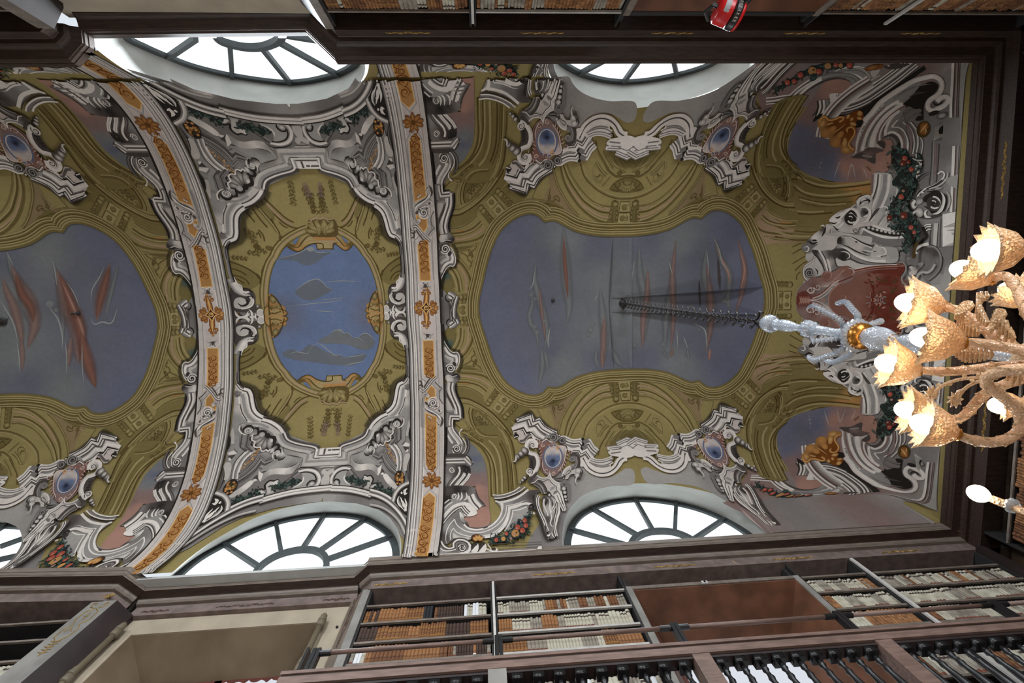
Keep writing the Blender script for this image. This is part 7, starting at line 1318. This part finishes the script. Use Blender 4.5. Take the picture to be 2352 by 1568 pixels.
# small glass flowers and leaves on slender stalks
def leafy(P, r, n, name='glass_leaf'):
    P = cat(np.array([atZ(*p) for p in P]), .03); b = MB().tube(P, r, 6); R_ = random.Random(len(P)); e = P[0]
    for i in range(n): a = 2*math.pi*i/n; d = np.array([math.cos(a), math.sin(a), .15]); q = np.array([-math.sin(a), math.cos(a), 0]); b.hexa([e, e+d*.02+q*.014, e+d*.05, e+d*.02-q*.014]+[x+[0, 0, .006] for x in (e, e+d*.02+q*.014, e+d*.05, e+d*.02-q*.014)])
    for q in P[::2]:
        d = np.array([R_.uniform(-1, 1), R_.uniform(-1, 1), .3]); d /= np.linalg.norm(d); b.lathe(q, d, [(0, .005), (.015, .012), (.03, .003)], 6)
    b.build(name, M_amber, CH)
leafy([(2143, 905, 2.55), (2165, 885, 2.5), (2200, 872, 2.46), (2270, 865, 2.35)], .009, 9, 'glass_flower'); leafy([(2198, 918, 2.45), (2213, 895, 2.42), (2240, 878, 2.38), (2290, 868, 2.3)], .009, 9, 'glass_flower')
for P in ([(2270, 680, 2.5), (2250, 690, 2.5), (2252, 710, 2.48), (2270, 740, 2.42)], [(2235, 702, 2.6), (2215, 715, 2.56), (2200, 722, 2.52)], [(2310, 722, 2.45), (2290, 735, 2.42), (2280, 755, 2.4)], [(2205, 735, 2.6), (2225, 750, 2.52), (2250, 762, 2.46)], [(2190, 800, 2.6), (2225, 812, 2.5), (2280, 815, 2.4)], [(2300, 760, 2.4), (2330, 775, 2.35)], [(2320, 860, 2.35), (2345, 870, 2.3)], [(2300, 740, 2.4), (2325, 765, 2.36)]):
    P3 = cat(np.array([atZ(*p) for p in P]), .022); b = MB(); n = len(P3)
    for i, q in enumerate(P3):
        w = .022+.03*math.sin(math.pi*(i+.5)/n)
        for s in (-1, 1):
            e = q+np.array([.0, s*w, .01]); b.hexa([q+[-.012, 0, 0], q+[.012, 0, 0], e+[.006, 0, 0], e+[-.004, 0, 0]]+[x+[0, 0, .008] for x in (q+[-.012, 0, 0], q+[.012, 0, 0], e+[.006, 0, 0], e+[-.004, 0, 0])])
    b.build('ribbed_glass_leaf', M_amber, CH)
lz([(2.62, .05), (2.58, .09), (2.52, .11), (2.45, .1), (2.4, .05)], 'ruffled_collar', M_amber, 40, .15, 16)
# ================================================================ wall speakers, hooks, red canister
def speaker(C, z, label):
    F_ = np.array([atZ(u, v, z) for u, v in C]); b = F_+[.10, 0, .16]; F_[0] += [0, 0, .05]; F_[3] += [0, 0, .05]
    o = MB().hexa(list(F_)+list(b)).build('loudspeaker', M_white); tag(o, label, 'speaker', None)
    m = F_.mean(0); e1 = (F_[1]-F_[0]); e2 = (F_[3]-F_[0]); nn = np.cross(e1, e2); nn /= np.linalg.norm(nn); nn = nn if nn[2] < 0 else -nn
    c = F_[0]+e1*.36+e2*.5; V = [c+e1*.27*math.cos(a)*(1 if abs(math.cos(a)) < .8 else .85)+e2*.40*math.sin(a)+nn*.004 for a in np.arange(24)*math.pi/12]
    mesh_obj('cone', V+[v-nn*.02 for v in V], [tuple(range(24)), tuple(range(24, 48))[::-1]]+[(i, (i+1) % 24, 24+(i+1) % 24, 24+i) for i in range(24)], M_black, o)
    c = F_[0]+e1*.78+e2*.5; V = [c+e1*.08*math.cos(a)+e2*.12*math.sin(a)+nn*.003 for a in np.arange(12)*math.pi/6]; mesh_obj('tweeter', V+[v-nn*.01 for v in V], [tuple(range(12))]+[(i, (i+1) % 12, 12+(i+1) % 12, 12+i) for i in range(12)], M_metal, o)
    q = (F_[1]+F_[2])/2; MB().hexa([F_[1]+nn*.001+[.004, 0, .0], F_[2]+[.004, 0, 0], F_[2]+[.05, 0, .04], F_[1]+[.05, 0, .04]]+[p+[0, 0, .14] for p in (F_[1]+[.004, 0, 0], F_[2]+[.004, 0, 0], F_[2]+[.05, 0, .04], F_[1]+[.05, 0, .04])]).tube([q+[.04, 0, .08], q+[.22, 0, .02]], .018, 8).build('wall_bracket', M_black, o)
speaker([(2155, 289), (2216, 264), (2214, 304), (2151, 316)], 8.25, 'white wall loudspeaker by the painted volute, upper right of the photo')
speaker([(2106, 1049), (2165, 1067), (2161, 1099), (2110, 1077)], 8.25, 'white wall loudspeaker beneath the chandelier cups, lower right of the photo')
for (u, v), r, lb in (((1270, 690), .04, 'small black ceiling eyelet in the right painted sky, left of the chandelier chain'), ((180, 719), .045, 'black ceiling hook with a short stub in the left painted sky'), ((8, 738), .08, 'dark ceiling hook ring at the left edge of the photo')):
    p = hit([(u, v)])[0]; o = MB().lathe(p+[0, 0, -.04], (0, 0, 1), [(0, r*.6), (.02, r), (.06, r)], 16).build('ceiling_hook', M_iron, None, True); tag(o, lb, 'hook')
    if u != 1270: MB().tube([p+[0, 0, -.03], p+[-.05, .0, -.05], p+[-.11, .01, -.03]], [.016, .014, .024], 7).build('hook_stub', M_iron, o)
M_red = mat('red_enamel', (196, 28, 30), .35, .06, 8); M_grey = mat('pale_grey_label', (150, 154, 156), .5, .05, 8)
def can():
    z = 4.75; a = atZ(1636, 62, z)*.5+atZ(1700, 20, z-.05)*.5; p0 = atZ(1655, 52, z); p1 = atZ(1688, -4, z-.42); d = atZ(1690, -6, z)-atZ(1660, 34, z); d /= np.linalg.norm(d)
    # a drum whose axis runs square to the slanting black stripe
    ua = atZ(1650, 20, z); ub = atZ(1690, 36, z); axd = ub-ua; L = np.linalg.norm(axd)*1.12; axd /= np.linalg.norm(axd); r = .125
    o = MB().lathe(ua-axd*.02, axd, [(0, r*.75), (.02, r), (L*.62, r*1.02), (L*.64, r*1.02)], 32).build('canister', M_red, None, True); tag(o, 'red round canister with a grey label and black striped band hanging among the top bookcases', 'canister')
    MB().lathe(ua+axd*L*.62, axd, [(0, r*1.03), (.012, r*1.04), (.05, r*1.04), (.062, r*1.03)], 32).build('black_band', M_black, o, True)
    MB().lathe(ua+axd*(L*.62+.06), axd, [(0, r*1.0), (.01, r*1.03), (.03, r*.98)], 32).build('red_rim', M_red, o, True)
    u = np.cross(axd, [0, 0, 1.]); u /= np.linalg.norm(u); w = np.cross(u, axd); w = -w if w[2] > 0 else w
    b = MB()
    for i in range(9):    # pale lettering on the band
        t = -.9+i*.22; c = ua+axd*(L*.62+.03)+(u*math.sin(t)+w*math.cos(t))*r*1.045; e = u*math.cos(t)-w*math.sin(t)
        b.tube([c-axd*.014-e*.006, c+axd*.014+e*.006], .003, 4); b.tube([c+axd*.012-e*.004, c-axd*.01+e*.01], .003, 4)
    b.build('band_lettering', M_metal, o)
    V = [ua+axd*(L*(.1+.26*(i//9)))+(u*math.sin(t)+w*math.cos(t))*r*1.012 for i in range(18) for t in [-.6+.12*(i % 9)]]
    mesh_obj('grey_label', V, [(i, i+1, i+10, i+9) for i in range(8)], M_grey, o)
    b = MB(); Q = [ua+axd*.04-u*r*1.0*s_+w*.0 for s_ in (1,)]
    c0 = ua+axd*.02; b.tube([c0-u*.0+w*r*.2, c0-axd*.08+w*.02, c0-axd*.1-w*.1, c0-axd*.02-w*.2], .02, 7)
    b.tube([ub-axd*.02, ub+[.05, -.08, -.1], ub+[.12, -.22, -.35], ub+[.2, -.62, -.5]], .035, 8); b.build('black_handle', M_black, o)
can()
